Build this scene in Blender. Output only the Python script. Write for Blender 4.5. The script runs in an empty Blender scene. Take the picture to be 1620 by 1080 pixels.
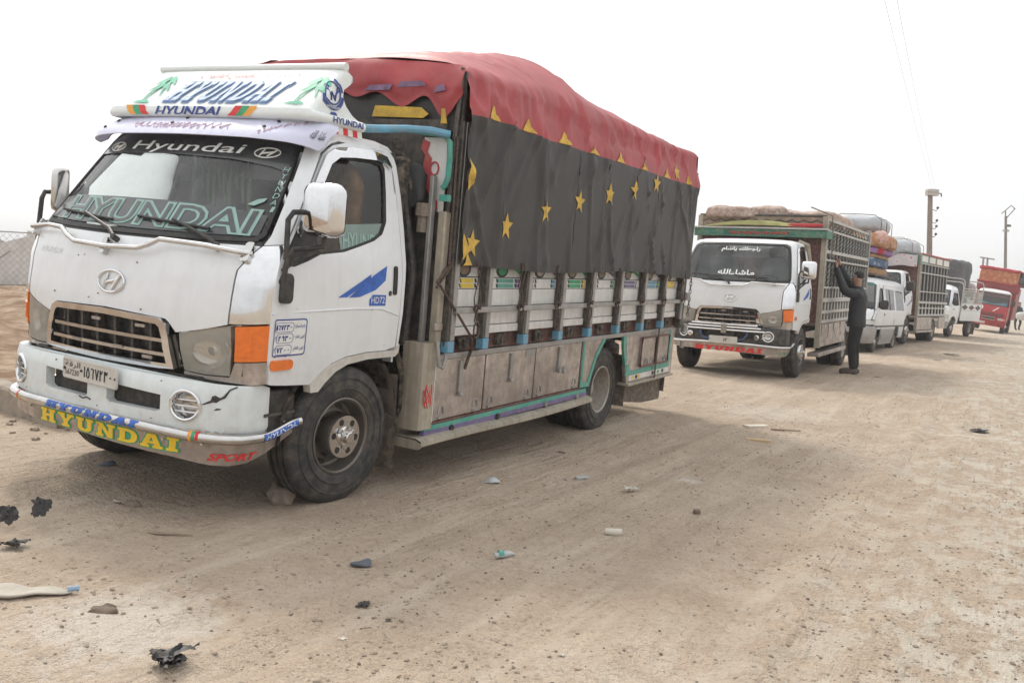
import bpy, bmesh, math, random
from math import sin, cos, pi, radians, sqrt, ceil, atan2
from mathutils import Vector, Matrix, noise
from mathutils.geometry import delaunay_2d_cdt

SC = bpy.context.scene
COL = SC.collection

# ------------------------------------------------------------------ camera, sky, sun, exposure
F_PX, CAM_H, PITCH, ROLL = 1437.0, 1.264, 0.05617, 0.05072


def rx(a): return Matrix.Rotation(a, 3, 'X')
def ry(a): return Matrix.Rotation(a, 3, 'Y')


CW = ry(ROLL) @ rx(PITCH)                      # world -> (right, forward, up)
cam_d = bpy.data.cameras.new('camera')
cam = bpy.data.objects.new('camera', cam_d)
COL.objects.link(cam)
ci = CW.transposed()
right, fwd, up = ci @ Vector((1, 0, 0)), ci @ Vector((0, 1, 0)), ci @ Vector((0, 0, 1))
mm = Matrix((right, up, -fwd)).transposed().to_4x4()
mm.translation = Vector((0, 0, CAM_H))
cam.matrix_world = mm
cam_d.sensor_width = 36
cam_d.lens = 36 * F_PX / 1620
cam_d.clip_start = .05
cam_d.clip_end = 5000
SC.camera = cam

SUN_AZ = Vector((-.45, .89, 0)).normalized()   # horizontal direction towards the sun
SUN_EL = radians(48)
world = bpy.data.worlds.new('World')
SC.world = world
world.use_nodes = True
wn = world.node_tree
for n_ in list(wn.nodes):
    wn.nodes.remove(n_)
w_out = wn.nodes.new('ShaderNodeOutputWorld')
w_bg = wn.nodes.new('ShaderNodeBackground')
w_sky = wn.nodes.new('ShaderNodeTexSky')
w_sky.sky_type = 'NISHITA'
w_sky.sun_disc = False
w_sky.sun_elevation = SUN_EL
w_sky.sun_rotation = atan2(SUN_AZ.x, SUN_AZ.y)
w_sky.dust_density = 6.0
w_sky.air_density = 1.2
w_sky.altitude = 300
w_hs = wn.nodes.new('ShaderNodeHueSaturation')
w_hs.inputs['Saturation'].default_value = .22
w_mix = wn.nodes.new('ShaderNodeMix')
w_mix.data_type = 'RGBA'
# thin even cloud veil over the whole sky, with faint streaks
w_tc = wn.nodes.new('ShaderNodeTexCoord')
w_map = wn.nodes.new('ShaderNodeMapping')
w_map.inputs['Scale'].default_value = (1.2, 1.2, 7)
w_no = wn.nodes.new('ShaderNodeTexNoise')
w_no.inputs['Scale'].default_value = 1.6
w_no.inputs['Detail'].default_value = 5
w_mr = wn.nodes.new('ShaderNodeMapRange')
w_mr.inputs['From Min'].default_value = .3
w_mr.inputs['From Max'].default_value = .7
w_mr.inputs['To Min'].default_value = .66
w_mr.inputs['To Max'].default_value = .80
L_ = wn.links.new
L_(w_tc.outputs['Generated'], w_map.inputs['Vector'])
L_(w_map.outputs['Vector'], w_no.inputs['Vector'])
L_(w_no.outputs['Fac'], w_mr.inputs['Value'])
L_(w_mr.outputs['Result'], w_mix.inputs['Factor'])
L_(w_sky.outputs['Color'], w_hs.inputs['Color'])
L_(w_hs.outputs['Color'], w_mix.inputs['A'])
# overcast veil: brighter overhead than at the horizon
w_sp = wn.nodes.new('ShaderNodeSeparateXYZ')
L_(w_tc.outputs['Generated'], w_sp.inputs[0])
w_gr = wn.nodes.new('ShaderNodeMapRange')
w_gr.inputs['From Min'].default_value = 0
w_gr.inputs['From Max'].default_value = 1
w_gr.inputs['To Min'].default_value = .86
w_gr.inputs['To Max'].default_value = 1.30
L_(w_sp.outputs['Z'], w_gr.inputs['Value'])
w_cl = wn.nodes.new('ShaderNodeVectorMath')
w_cl.operation = 'SCALE'
w_cl.inputs[0].default_value = (6.25, 6.3, 6.32)
L_(w_gr.outputs['Result'], w_cl.inputs['Scale'])
L_(w_cl.outputs['Vector'], w_mix.inputs['B'])
L_(w_mix.outputs['Result'], w_bg.inputs['Color'])
w_bg.inputs['Strength'].default_value = .15
L_(w_bg.outputs['Background'], w_out.inputs['Surface'])

sun_d = bpy.data.lights.new('sun', 'SUN')
sun_d.energy = 1.45
sun_d.angle = radians(9)
sun_d.color = (1, .93, .82)
sun = bpy.data.objects.new('sun', sun_d)
COL.objects.link(sun)
sd = Vector((SUN_AZ.x * cos(SUN_EL), SUN_AZ.y * cos(SUN_EL), sin(SUN_EL)))
sun.rotation_euler = sd.to_track_quat('Z', 'Y').to_euler()
sun.location = (-8, 20, 20)

SC.view_settings.view_transform = 'Standard'
SC.view_settings.look = 'None'
SC.view_settings.exposure = 0.42
SC.view_settings.gamma = 1
SC.view_settings.use_curve_mapping = False
SC.cycles.max_bounces = 6
SC.cycles.diffuse_bounces = 3
SC.cycles.glossy_bounces = 3
SC.cycles.transmission_bounces = 4
SC.cycles.transparent_max_bounces = 10

# ------------------------------------------------------------------ helpers
RND = random.Random(7)


class MB:
    """collects verts and faces of one mesh"""
    def __init__(s):
        s.v, s.f = [], []

    def quad_grid(s, rows, close=False):
        b = len(s.v)
        n = len(rows[0])
        for r in rows:
            s.v += [tuple(p) for p in r]
        for i in range(len(rows) - 1):
            for j in range(n - (0 if close else 1)):
                k = (j + 1) % n
                s.f.append((b + i * n + j, b + i * n + k, b + (i + 1) * n + k, b + (i + 1) * n + j))
        return s

    def cap(s, ring, flip=False):
        b = len(s.v)
        s.v += [tuple(p) for p in ring]
        idx = list(range(b, b + len(ring)))
        s.f.append(tuple(idx[::-1] if flip else idx))
        return s

    def box(s, x0, x1, y0, y1, z0, z1, M=None):
        b = len(s.v)
        pts = [(x, y, z) for z in (z0, z1) for y in (y0, y1) for x in (x0, x1)]
        if M:
            pts = [tuple(M @ Vector(p)) for p in pts]
        s.v += pts
        for f in ((0, 2, 3, 1), (4, 5, 7, 6), (0, 1, 5, 4), (2, 6, 7, 3), (0, 4, 6, 2), (1, 3, 7, 5)):
            s.f.append(tuple(b + i for i in f))
        return s

    def tube(s, pts, r, n=8, caps=True, closed=False, squash=None):
        pts = [Vector(p) for p in pts]
        rows = []
        N = len(pts)
        up_ = None
        for i, p in enumerate(pts):
            if closed:
                d = pts[(i + 1) % N] - pts[i - 1]
            else:
                d = pts[min(i + 1, N - 1)] - pts[max(i - 1, 0)]
            d.normalize()
            if up_ is None:
                up_ = Vector((0, 0, 1)) if abs(d.z) < .9 else Vector((1, 0, 0))
            a = d.cross(up_)
            if a.length < 1e-4:
                a = d.orthogonal()
            a.normalize()
            b = a.cross(d).normalized()
            up_ = b
            rr = r[i] if isinstance(r, (list, tuple)) else r
            rows.append([p + (a * cos(2 * pi * k / n) + b * sin(2 * pi * k / n)) * rr for k in range(n)])
        if closed:
            rows.append(rows[0])
        s.quad_grid(rows, True)
        if caps and not closed:
            s.cap(rows[0], True)
            s.cap(rows[-1])
        return s

    def lathe(s, prof, n=32, axis='x', c=(0, 0, 0)):
        rows = []
        for a, r in prof:
            row = []
            for k in range(n):
                t = 2 * pi * k / n
                p = (a, r * cos(t), r * sin(t)) if axis == 'x' else ((r * cos(t), a, r * sin(t)) if axis == 'y' else (r * cos(t), r * sin(t), a))
                row.append((p[0] + c[0], p[1] + c[1], p[2] + c[2]))
            rows.append(row)
        s.quad_grid(rows, True)
        return s

    def prism(s, poly, fn, d0, d1):
        """poly of 2-D points, fn(a, b, d) -> 3-D"""
        n = len(poly)
        A = [fn(a, b, d0) for a, b in poly]
        B = [fn(a, b, d1) for a, b in poly]
        s.cap(A, True)
        s.cap(B)
        s.quad_grid([A, B], True)
        return s

    def add(s, v, f):
        b = len(s.v)
        s.v += [tuple(p) for p in v]
        s.f += [tuple(b + i for i in q) for q in f]
        return s

    def mesh(s, name, smooth=32):
        me = bpy.data.meshes.new(name)
        me.from_pydata(s.v, [], s.f)
        bm = bmesh.new()
        bm.from_mesh(me)
        bmesh.ops.remove_doubles(bm, verts=bm.verts, dist=1e-5)
        bmesh.ops.recalc_face_normals(bm, faces=bm.faces)
        bm.to_mesh(me)
        bm.free()
        if smooth:
            me.polygons.foreach_set('use_smooth', [True] * len(me.polygons))
            me.set_sharp_from_angle(angle=radians(smooth))
        return me


def link(name, me, m=None, parent=None, bevel=0, loc=None):
    o = bpy.data.objects.new(name, me)
    COL.objects.link(o)
    if m is not None and me is not None and not me.materials:
        for q in (m if isinstance(m, (list, tuple)) else [m]):
            me.materials.append(q)
    if parent is not None:
        o.parent = parent
    if loc:
        o.location = loc
    if bevel:
        b = o.modifiers.new('bevel', 'BEVEL')
        b.width = bevel
        b.segments = 2
        b.limit_method = 'ANGLE'
        b.angle_limit = radians(40)
    return o


def part(name, mb, m, parent, smooth=32, bevel=0, loc=None):
    return link(name, mb.mesh(name, smooth), m, parent, bevel, loc)


def empty(name, mat4=None, loc=None):
    o = bpy.data.objects.new(name, None)
    o.empty_display_size = .1
    COL.objects.link(o)
    if mat4 is not None:
        o.matrix_world = mat4
    if loc:
        o.location = loc
    return o


def tag(o, label, cat, group=None):
    o['label'] = label
    o['category'] = cat
    if group:
        o['group'] = group
    return o


def copy_tree(o, parent=None):
    c = o.copy()
    COL.objects.link(c)
    c.parent = parent
    for ch in o.children:
        copy_tree(ch, c)
    return c


def inside(p, poly):
    x, y = p
    r = False
    j = len(poly) - 1
    for i in range(len(poly)):
        xi, yi = poly[i]
        xj, yj = poly[j]
        if (yi > y) != (yj > y) and x < (xj - xi) * (y - yi) / (yj - yi) + xi:
            r = not r
        j = i
    return r


def subdiv(loop, du, dv):
    out = []
    for i, a in enumerate(loop):
        b = loop[(i + 1) % len(loop)]
        k = max(1, ceil(max(abs(a[0] - b[0]) / du, abs(a[1] - b[1]) / dv) - 1e-6))
        for j in range(k):
            out.append((a[0] + (b[0] - a[0]) * j / k, a[1] + (b[1] - a[1]) * j / k))
    return out


def fill2d(outer, holes, du, dv):
    loops = [subdiv(outer, du, dv)] + [subdiv(h, du, dv) for h in holes]
    pts, edges = [], []
    for l in loops:
        b = len(pts)
        pts += l
        edges += [(b + i, b + (i + 1) % len(l)) for i in range(len(l))]
    xs = [p[0] for p in loops[0]]
    ys = [p[1] for p in loops[0]]
    nx = max(1, int((max(xs) - min(xs)) / du))
    ny = max(1, int((max(ys) - min(ys)) / dv))
    bd = list(pts)
    for i in range(1, nx + 1):
        for j in range(1, ny + 1):
            p = (min(xs) + (max(xs) - min(xs)) * i / (nx + 1), min(ys) + (max(ys) - min(ys)) * j / (ny + 1))
            if inside(p, loops[0]) and not any(inside(p, h) for h in loops[1:]):
                if all(abs(p[0] - q[0]) > du * .3 or abs(p[1] - q[1]) > dv * .3 for q in bd):
                    pts.append(p)
    r = delaunay_2d_cdt([Vector(p) for p in pts], edges, [], 0, 1e-6)
    V = [(v.x, v.y) for v in r[0]]
    T = []
    for f in r[2]:
        c = (sum(V[i][0] for i in f) / len(f), sum(V[i][1] for i in f) / len(f))
        if inside(c, loops[0]) and not any(inside(c, h) for h in loops[1:]):
            T.append(tuple(f))
    return V, T, loops


def panel_mb(outer, fn, off=0, th=.02, holes=(), du=.07, dv=.05):
    V, T, loops = fill2d(outer, holes, du, dv)
    mb = MB()
    mb.add([fn(a, b, off) for a, b in V], T)
    if th:
        for l in loops:
            A = [fn(a, b, off) for a, b in l]
            B = [fn(a, b, off - th) for a, b in l]
            mb.quad_grid([A, B], True)
    return mb


def panel(name, outer, m, parent, fn, off=0, th=.02, holes=(), du=.07, dv=.05, smooth=40):
    return part(name, panel_mb(outer, fn, off, th, holes, du, dv), m, parent, smooth)


class Shell:
    """body surface of a cab: horizontal sections, one row (z, front s, corner s, half width, rear s) per height"""
    def __init__(s, tab, n=2.2):
        s.tab, s.n = tab, n

    def prof(s, z):
        t = s.tab
        if z <= t[0][0]:
            return t[0][1:]
        for a, b in zip(t, t[1:]):
            if z <= b[0]:
                k = (z - a[0]) / (b[0] - a[0])
                return [p + (q - p) * k for p, q in zip(a[1:], b[1:])]
        return t[-1][1:]

    def Q(s, U, z):
        sf, sc, tw, sr = s.prof(z)
        w = abs(U)
        if w <= 1:
            th = w * pi / 2
            t = tw * max(sin(th), 0) ** (2 / s.n)
            y = sc - (sc - sf) * max(cos(th), 0) ** (2 / s.n)
        else:
            t = tw
            y = sc + (w - 1) * (sr - sc)
        return Vector((t if U >= 0 else -t, y, z))

    def P(s, U, z, off=0):
        p = s.Q(U, z)
        if off:
            e = .012
            n = (s.Q(U + e, z) - s.Q(U - e, z)).cross(s.Q(U, z + e) - s.Q(U, z - e))
            if n.length > 1e-9:
                p = p + n.normalized() * off
        return p

    def fU(s, t, z):
        tw = s.prof(z)[2]
        r = min(abs(t) / tw, 1)
        u = math.asin(min(1, r ** (s.n / 2))) / (pi / 2)
        return u if t >= 0 else -u

    def sU(s, y, z):
        sf, sc, tw, sr = s.prof(z)
        return 1 + (y - sc) / (sr - sc)

    def F(s, t, z, off=0):                       # by lateral position on the front
        return s.P(s.fU(t, z), z, off)

    def S(s, y, z, off=0):                       # by lengthwise position on the side
        return s.P(s.sU(y, z), z, off)

    def f(s, *pts): return [(s.fU(t, z), z) for t, z in pts]
    def s_(s, *pts): return [(s.sU(y, z), z) for y, z in pts]


def neg(poly): return [(-a, b) for a, b in poly]


_txt = {}


def text2d(body, offset=0.0):
    k = (body, offset)
    if k in _txt:
        return _txt[k]
    cu = bpy.data.curves.new('txt', 'FONT')
    cu.body = body
    cu.offset = offset
    cu.resolution_u = 3
    o = bpy.data.objects.new('txt', cu)
    COL.objects.link(o)
    dg = bpy.context.evaluated_depsgraph_get()
    dg.update()
    ev = o.evaluated_get(dg)
    me = ev.to_mesh()
    V = [(v.co.x, v.co.y) for v in me.vertices]
    T = [tuple(p.vertices) for p in me.polygons]
    ev.to_mesh_clear()
    bpy.data.objects.remove(o)
    bpy.data.curves.remove(cu)
    _txt[k] = (V, T)
    return V, T


def lettering(name, body, m, parent, fn, box, off=.003, shear=0, offset=0.0, ref=None):
    """text fitted into box (a0, b0, a1, b1) of the surface fn"""
    V, T = text2d(body, offset)
    R_ = text2d(ref or body, 0.0)[0] if (ref or offset) else V
    x0, x1 = min(v[0] for v in R_), max(v[0] for v in R_)
    y0, y1 = min(v[1] for v in R_), max(v[1] for v in R_)
    a0, b0, a1, b1 = box
    P = []
    for x, y in V:
        v = (y - y0) / (y1 - y0)
        u = (x - x0) / (x1 - x0)
        P.append(fn(a0 + (a1 - a0) * u + shear * (b1 - b0) * v, b0 + (b1 - b0) * v, off))
    return part(name, MB().add(P, T), m, parent, 0)


GLY = {
 'H': (10.6, [(0,0),(4.6,0),(4.6,2),(3.9,2),(3.9,4.2),(6.1,4.2),(6.1,2),(5.4,2),(5.4,0),(10,0),(10,2),(9,2),(9,8),(10,8),(10,10),(5.4,10),(5.4,8),(6.1,8),(6.1,6),(3.9,6),(3.9,8),(4.6,8),(4.6,10),(0,10),(0,8),(1,8),(1,2),(0,2)], []),
 'Y': (10.4, [(2.6,0),(7.4,0),(7.4,2),(6.4,2),(6.4,4.2),(8.6,8),(10,8),(10,10),(5.8,10),(5.8,8),(6.2,8),(5.1,5.8),(4,8),(4.4,8),(4.4,10),(0,10),(0,8),(1.2,8),(3.6,4.2),(3.6,2),(2.6,2)], []),
 'U': (10.6, [(0,10),(0,8),(1,8),(1,2.5),(2.5,.4),(5,0),(7.5,.4),(9,2.5),(9,8),(10,8),(10,10),(5.6,10),(5.6,8),(6.5,8),(6.5,3),(5.2,2),(3.7,3),(3.7,8),(4.5,8),(4.5,10)], []),
 'N': (10.8, [(0,0),(4.2,0),(4.2,2),(3.3,2),(3.3,6.3),(6.6,0),(9.2,0),(9.2,8),(10.2,8),(10.2,10),(6,10),(6,8),(6.9,8),(6.9,4),(3.6,10),(0,10),(0,8),(1,8),(1,2),(0,2)], []),
 'D': (10.4, [(0,0),(6,0),(8.6,1.2),(9.8,3.5),(9.8,6.5),(8.6,8.8),(6,10),(0,10),(0,8),(1,8),(1,2),(0,2)], [[(3.8,2),(5.6,2),(6.8,3.3),(6.9,6.7),(5.6,8),(3.8,8)]]),
 'A': (10.8, [(0,0),(4.2,0),(4.2,2),(3.3,2),(3.6,3),(6.3,3),(6.6,2),(5.8,2),(5.8,0),(10.4,0),(10.4,2),(9.4,2),(6.9,10),(3.2,10),(.8,2),(0,2)], [[(4.2,4.8),(5.9,4.8),(5,7.6)]]),
 'I': (5.6, [(0,0),(5,0),(5,2),(3.9,2),(3.9,8),(5,8),(5,10),(0,10),(0,8),(1.1,8),(1.1,2),(0,2)], [])}


def poly_off(poly, d):
    n = len(poly)
    area = sum(poly[i][0] * poly[(i + 1) % n][1] - poly[(i + 1) % n][0] * poly[i][1] for i in range(n))
    sg = 1 if area > 0 else -1
    out = []
    for i in range(n):
        a, b, c = Vector(poly[i - 1]), Vector(poly[i]), Vector(poly[(i + 1) % n])
        d1, d2 = (b - a).normalized(), (c - b).normalized()
        n1, n2 = Vector((d1.y, -d1.x)) * sg, Vector((d2.y, -d2.x)) * sg
        m = n1 + n2
        if m.length < 1e-6:
            m = n1
        m.normalize()
        k = d / max(.45, m.dot(n1))
        out.append((b.x + m.x * k, b.y + m.y * k))
    return out


def slab_word(name, word, m, parent, fn, box, off=.003, shear=0, grow=0.0, gap=1.0):
    tot = sum(GLY[c][0] + gap for c in word) - gap
    a0, b0, a1, b1 = box
    mb = MB()
    x = 0
    for c in word:
        w, outer, holes = GLY[c]
        o2 = poly_off(outer, grow) if grow else outer
        h2 = [poly_off(h, -grow) if grow else h for h in holes]
        if grow > .5:
            h2 = []
        V, T, _ = fill2d(o2, h2, 3, 3)
        mb.add([fn(a0 + (a1 - a0) * (x + p) / tot + shear * (b1 - b0) * q / 10, b0 + (b1 - b0) * q / 10, off) for p, q in V], T)
        x += w + gap
    return part(name, mb, m, parent, 0)


AR = {'ا': ('\uFE8D', '\uFE8E', None, None), 'ب': ('\uFE8F', '\uFE90', '\uFE91', '\uFE92'), 'ت': ('\uFE95', '\uFE96', '\uFE97', '\uFE98'),
      'ج': ('\uFE9D', '\uFE9E', '\uFE9F', '\uFEA0'), 'ذ': ('\uFEAB', '\uFEAC', None, None), 'ر': ('\uFEAD', '\uFEAE', None, None), 'ز': ('\uFEAF', '\uFEB0', None, None),
      'س': ('\uFEB1', '\uFEB2', '\uFEB3', '\uFEB4'), 'ش': ('\uFEB5', '\uFEB6', '\uFEB7', '\uFEB8'), 'ط': ('\uFEC1', '\uFEC2', '\uFEC3', '\uFEC4'),
      'ع': ('\uFEC9', '\uFECA', '\uFECB', '\uFECC'), 'غ': ('\uFECD', '\uFECE', '\uFECF', '\uFED0'), 'ف': ('\uFED1', '\uFED2', '\uFED3', '\uFED4'),
      'ق': ('\uFED5', '\uFED6', '\uFED7', '\uFED8'), 'ك': ('\uFED9', '\uFEDA', '\uFEDB', '\uFEDC'), 'ل': ('\uFEDD', '\uFEDE', '\uFEDF', '\uFEE0'),
      'م': ('\uFEE1', '\uFEE2', '\uFEE3', '\uFEE4'), 'ن': ('\uFEE5', '\uFEE6', '\uFEE7', '\uFEE8'), 'ه': ('\uFEE9', '\uFEEA', '\uFEEB', '\uFEEC'),
      'و': ('\uFEED', '\uFEEE', None, None), 'ي': ('\uFEF1', '\uFEF2', '\uFEF3', '\uFEF4'), 'ة': ('\uFE93', '\uFE94', None, None), 'ء': ('\uFE80', None, None, None),
      'ئ': ('\uFE89', '\uFE8A', '\uFE8B', '\uFE8C'), 'ﻻ': ('\uFEFB', '\uFEFC', None, None)}


def arabic(t):
    t = t.replace('لا', 'ﻻ')
    out = []
    for i, c in enumerate(t):
        if c not in AR:
            out.append(c)
            continue
        f = AR[c]
        pv = i > 0 and t[i - 1] in AR and AR[t[i - 1]][2] is not None and f[1] is not None
        nx = i + 1 < len(t) and t[i + 1] in AR and AR[t[i + 1]][1] is not None and f[2] is not None
        out.append(f[3] if pv and nx else f[1] if pv else f[2] if nx else f[0])
    return ''.join(reversed(out))


DIG = {'0': [[(.45, .45), (.55, .45), (.55, .55), (.45, .55), (.45, .45)]], '1': [[(.5, 1), (.5, 0)]],
       '2': [[(.2, 0), (.2, 1)], [(.2, .72), (.5, .68), (.8, .98)]], '3': [[(.15, 0), (.15, 1)], [(.15, .72), (.35, .68), (.5, .95)], [(.5, .75), (.7, .68), (.88, .98)]],
       '5': [[(.5, 1), (.2, .6), (.12, .25), (.35, .02), (.65, .02), (.88, .25), (.8, .6), (.5, 1)]], '6': [[(.1, .95), (.8, .9)], [(.8, .9), (.7, .5), (.7, 0)]],
       '7': [[(.1, 1), (.5, 0)], [(.5, 0), (.9, 1)]], '9': [[(.75, 0), (.75, .9), (.4, 1), (.25, .75), (.45, .6), (.75, .68)]]}


def ar_digits(mb, s, fn, a0, b0, w, h, r, off):
    """eastern Arabic digits drawn with strokes, left to right"""
    for i, c in enumerate(s):
        for st in DIG[c]:
            mb.tube([fn(a0 + w * (i + .1 + .8 * x), b0 + h * y, off) for x, y in st], r, 5)


def skin_mesh(name, verts, edges, radii, root=0, sub=2):
    me = bpy.data.meshes.new(name)
    me.from_pydata(verts, edges, [])
    o = bpy.data.objects.new(name, me)
    COL.objects.link(o)
    o.modifiers.new('skin', 'SKIN')
    sk = me.skin_vertices[0].data
    for i, r in enumerate(radii):
        sk[i].radius = (r, r) if not isinstance(r, tuple) else r
        sk[i].use_root = i == root
    sm = o.modifiers.new('sub', 'SUBSURF')
    sm.levels = sub
    sm.render_levels = sub
    dg = bpy.context.evaluated_depsgraph_get()
    dg.update()
    out = bpy.data.meshes.new_from_object(o.evaluated_get(dg))
    bpy.data.objects.remove(o)
    out.polygons.foreach_set('use_smooth', [True] * len(out.polygons))
    return out


def softbox_mb(sx, sy, sz, rnd=.35, amp=.03, seed=0, n=10, freq=2.5, sag=0, nz=None):
    """soft bundle centred over z = 0: rounded box with lumps"""
    mb = MB()
    off = Vector((seed * 3.1, seed * 1.7, seed * 2.3))
    nz = nz or n
    def pt(u, v, w):
        m = max(abs(u), abs(v), abs(w))
        d = Vector((u, v, w))
        p = 1 / max(rnd, .05) + 1
        l = (abs(u) ** p + abs(v) ** p + abs(w) ** p) ** (1 / p)
        d = d / l * m
        q = Vector((d.x * sx / 2, d.y * sy / 2, (d.z + 1) * sz / 2))
        q += noise.noise_vector(q * freq + off) * amp
        q.z -= sag * (d.x * d.x + d.y * d.y)
        return q
    L = [-1 + 2 * i / n for i in range(n + 1)]
    for ax in range(3):
        for sg in (-1, 1):
            rows = []
            for a in L:
                row = []
                for b in L:
                    c = [0, 0, 0]
                    c[ax] = sg
                    c[(ax + 1) % 3] = a
                    c[(ax + 2) % 3] = b
                    row.append(pt(*c))
                rows.append(row)
            mb.quad_grid(rows)
    return mb


# ------------------------------------------------------------------ materials
MATS = {}
DUST = (.38, .30, .22)


def mat(name, col, rough=.5, metal=0.0, var=.12, scale=6.0, dust=0.0, zd=None, bump=0.0, bscale=60.0, coat=0.0, emit=0, spec=.5, dcol=DUST, streak=0.0):
    m = bpy.data.materials.new(name)
    MATS[name] = m
    m.use_nodes = True
    t = m.node_tree
    N, L = t.nodes.new, t.links.new
    bs = t.nodes['Principled BSDF']
    bs.inputs['Metallic'].default_value = metal
    bs.inputs['Specular IOR Level'].default_value = spec
    bs.inputs['Coat Weight'].default_value = coat
    bs.inputs['Coat Roughness'].default_value = .12
    tc = N('ShaderNodeTexCoord')
    no = N('ShaderNodeTexNoise')
    no.inputs['Scale'].default_value = scale
    no.inputs['Detail'].default_value = 3
    no.inputs['Roughness'].default_value = .66
    L(tc.outputs['Object'], no.inputs['Vector'])
    mr = N('ShaderNodeMapRange')
    mr.inputs[1].default_value, mr.inputs[2].default_value = .3, .7
    L(no.outputs['Fac'], mr.inputs['Value'])
    mx = N('ShaderNodeMix')
    mx.data_type = 'RGBA'
    mx.inputs['A'].default_value = (*[c * (1 - var) for c in col], 1)
    mx.inputs['B'].default_value = (*[min(1, c * (1 + var)) for c in col], 1)
    L(mr.outputs['Result'], mx.inputs['Factor'])
    out = mx.outputs['Result']
    rgh = None
    if streak:
        mp = N('ShaderNodeMapping')
        mp.inputs['Scale'].default_value = (14, 14, .7)
        L(tc.outputs['Object'], mp.inputs['Vector'])
        n3 = N('ShaderNodeTexNoise')
        n3.inputs['Scale'].default_value = 1.5
        n3.inputs['Detail'].default_value = 5
        L(mp.outputs['Vector'], n3.inputs['Vector'])
        r3 = N('ShaderNodeMapRange')
        r3.inputs[1].default_value, r3.inputs[2].default_value = .5, .75
        r3.inputs[4].default_value = streak
        L(n3.outputs['Fac'], r3.inputs['Value'])
        m3 = N('ShaderNodeMix')
        m3.data_type = 'RGBA'
        m3.inputs['B'].default_value = (*[c * .5 for c in dcol], 1)
        L(r3.outputs['Result'], m3.inputs['Factor'])
        L(out, m3.inputs['A'])
        out = m3.outputs['Result']
    if dust or zd:
        n2 = N('ShaderNodeTexNoise')
        n2.inputs['Scale'].default_value = scale * 2.3 + 3
        n2.inputs['Detail'].default_value = 4
        n2.inputs['Roughness'].default_value = .7
        L(tc.outputs['Object'], n2.inputs['Vector'])
        r2 = N('ShaderNodeMapRange')
        r2.inputs[1].default_value, r2.inputs[2].default_value = .42, .72
        r2.inputs[3].default_value = 0
        r2.inputs[4].default_value = 1
        L(n2.outputs['Fac'], r2.inputs['Value'])
        ml = N('ShaderNodeMath')
        ml.operation = 'MULTIPLY'
        L(r2.outputs['Result'], ml.inputs[0])
        ml.inputs[1].default_value = dust
        fac = ml.outputs['Value']
        if zd:                                    # road dirt thrown up from below: more of it low down
            sp = N('ShaderNodeSeparateXYZ')
            L(tc.outputs['Object'], sp.inputs[0])
            r4 = N('ShaderNodeMapRange')
            r4.inputs[1].default_value, r4.inputs[2].default_value = zd[0], zd[1]
            r4.inputs[3].default_value, r4.inputs[4].default_value = zd[2], 0
            L(sp.outputs['Z'], r4.inputs['Value'])
            m5 = N('ShaderNodeMath')
            m5.operation = 'MULTIPLY_ADD'
            L(r2.outputs['Result'], m5.inputs[0])
            m5.inputs[1].default_value = .7
            m5.inputs[2].default_value = .35
            m6 = N('ShaderNodeMath')
            m6.operation = 'MULTIPLY_ADD'
            m6.use_clamp = True
            L(r4.outputs['Result'], m6.inputs[0])
            L(m5.outputs['Value'], m6.inputs[1])
            L(fac, m6.inputs[2])
            fac = m6.outputs['Value']
        m2 = N('ShaderNodeMix')
        m2.data_type = 'RGBA'
        m2.inputs['B'].default_value = (*dcol, 1)
        L(fac, m2.inputs['Factor'])
        L(out, m2.inputs['A'])
        out = m2.outputs['Result']
        rr = N('ShaderNodeMapRange')
        rr.inputs[3].default_value, rr.inputs[4].default_value = rough, max(rough, .85)
        L(fac, rr.inputs['Value'])
        rgh = rr.outputs['Result']
    L(out, bs.inputs['Base Color'])
    if rgh:
        L(rgh, bs.inputs['Roughness'])
    else:
        bs.inputs['Roughness'].default_value = rough
    if bump:
        nb = N('ShaderNodeTexNoise')
        nb.inputs['Scale'].default_value = bscale
        nb.inputs['Detail'].default_value = 4
        L(tc.outputs['Object'], nb.inputs['Vector'])
        bp = N('ShaderNodeBump')
        bp.inputs['Strength'].default_value = bump
        bp.inputs['Distance'].default_value = .01
        L(nb.outputs['Fac'], bp.inputs['Height'])
        L(bp.outputs['Normal'], bs.inputs['Normal'])
    if emit:
        bs.inputs['Emission Strength'].default_value = emit
    return m


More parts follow.
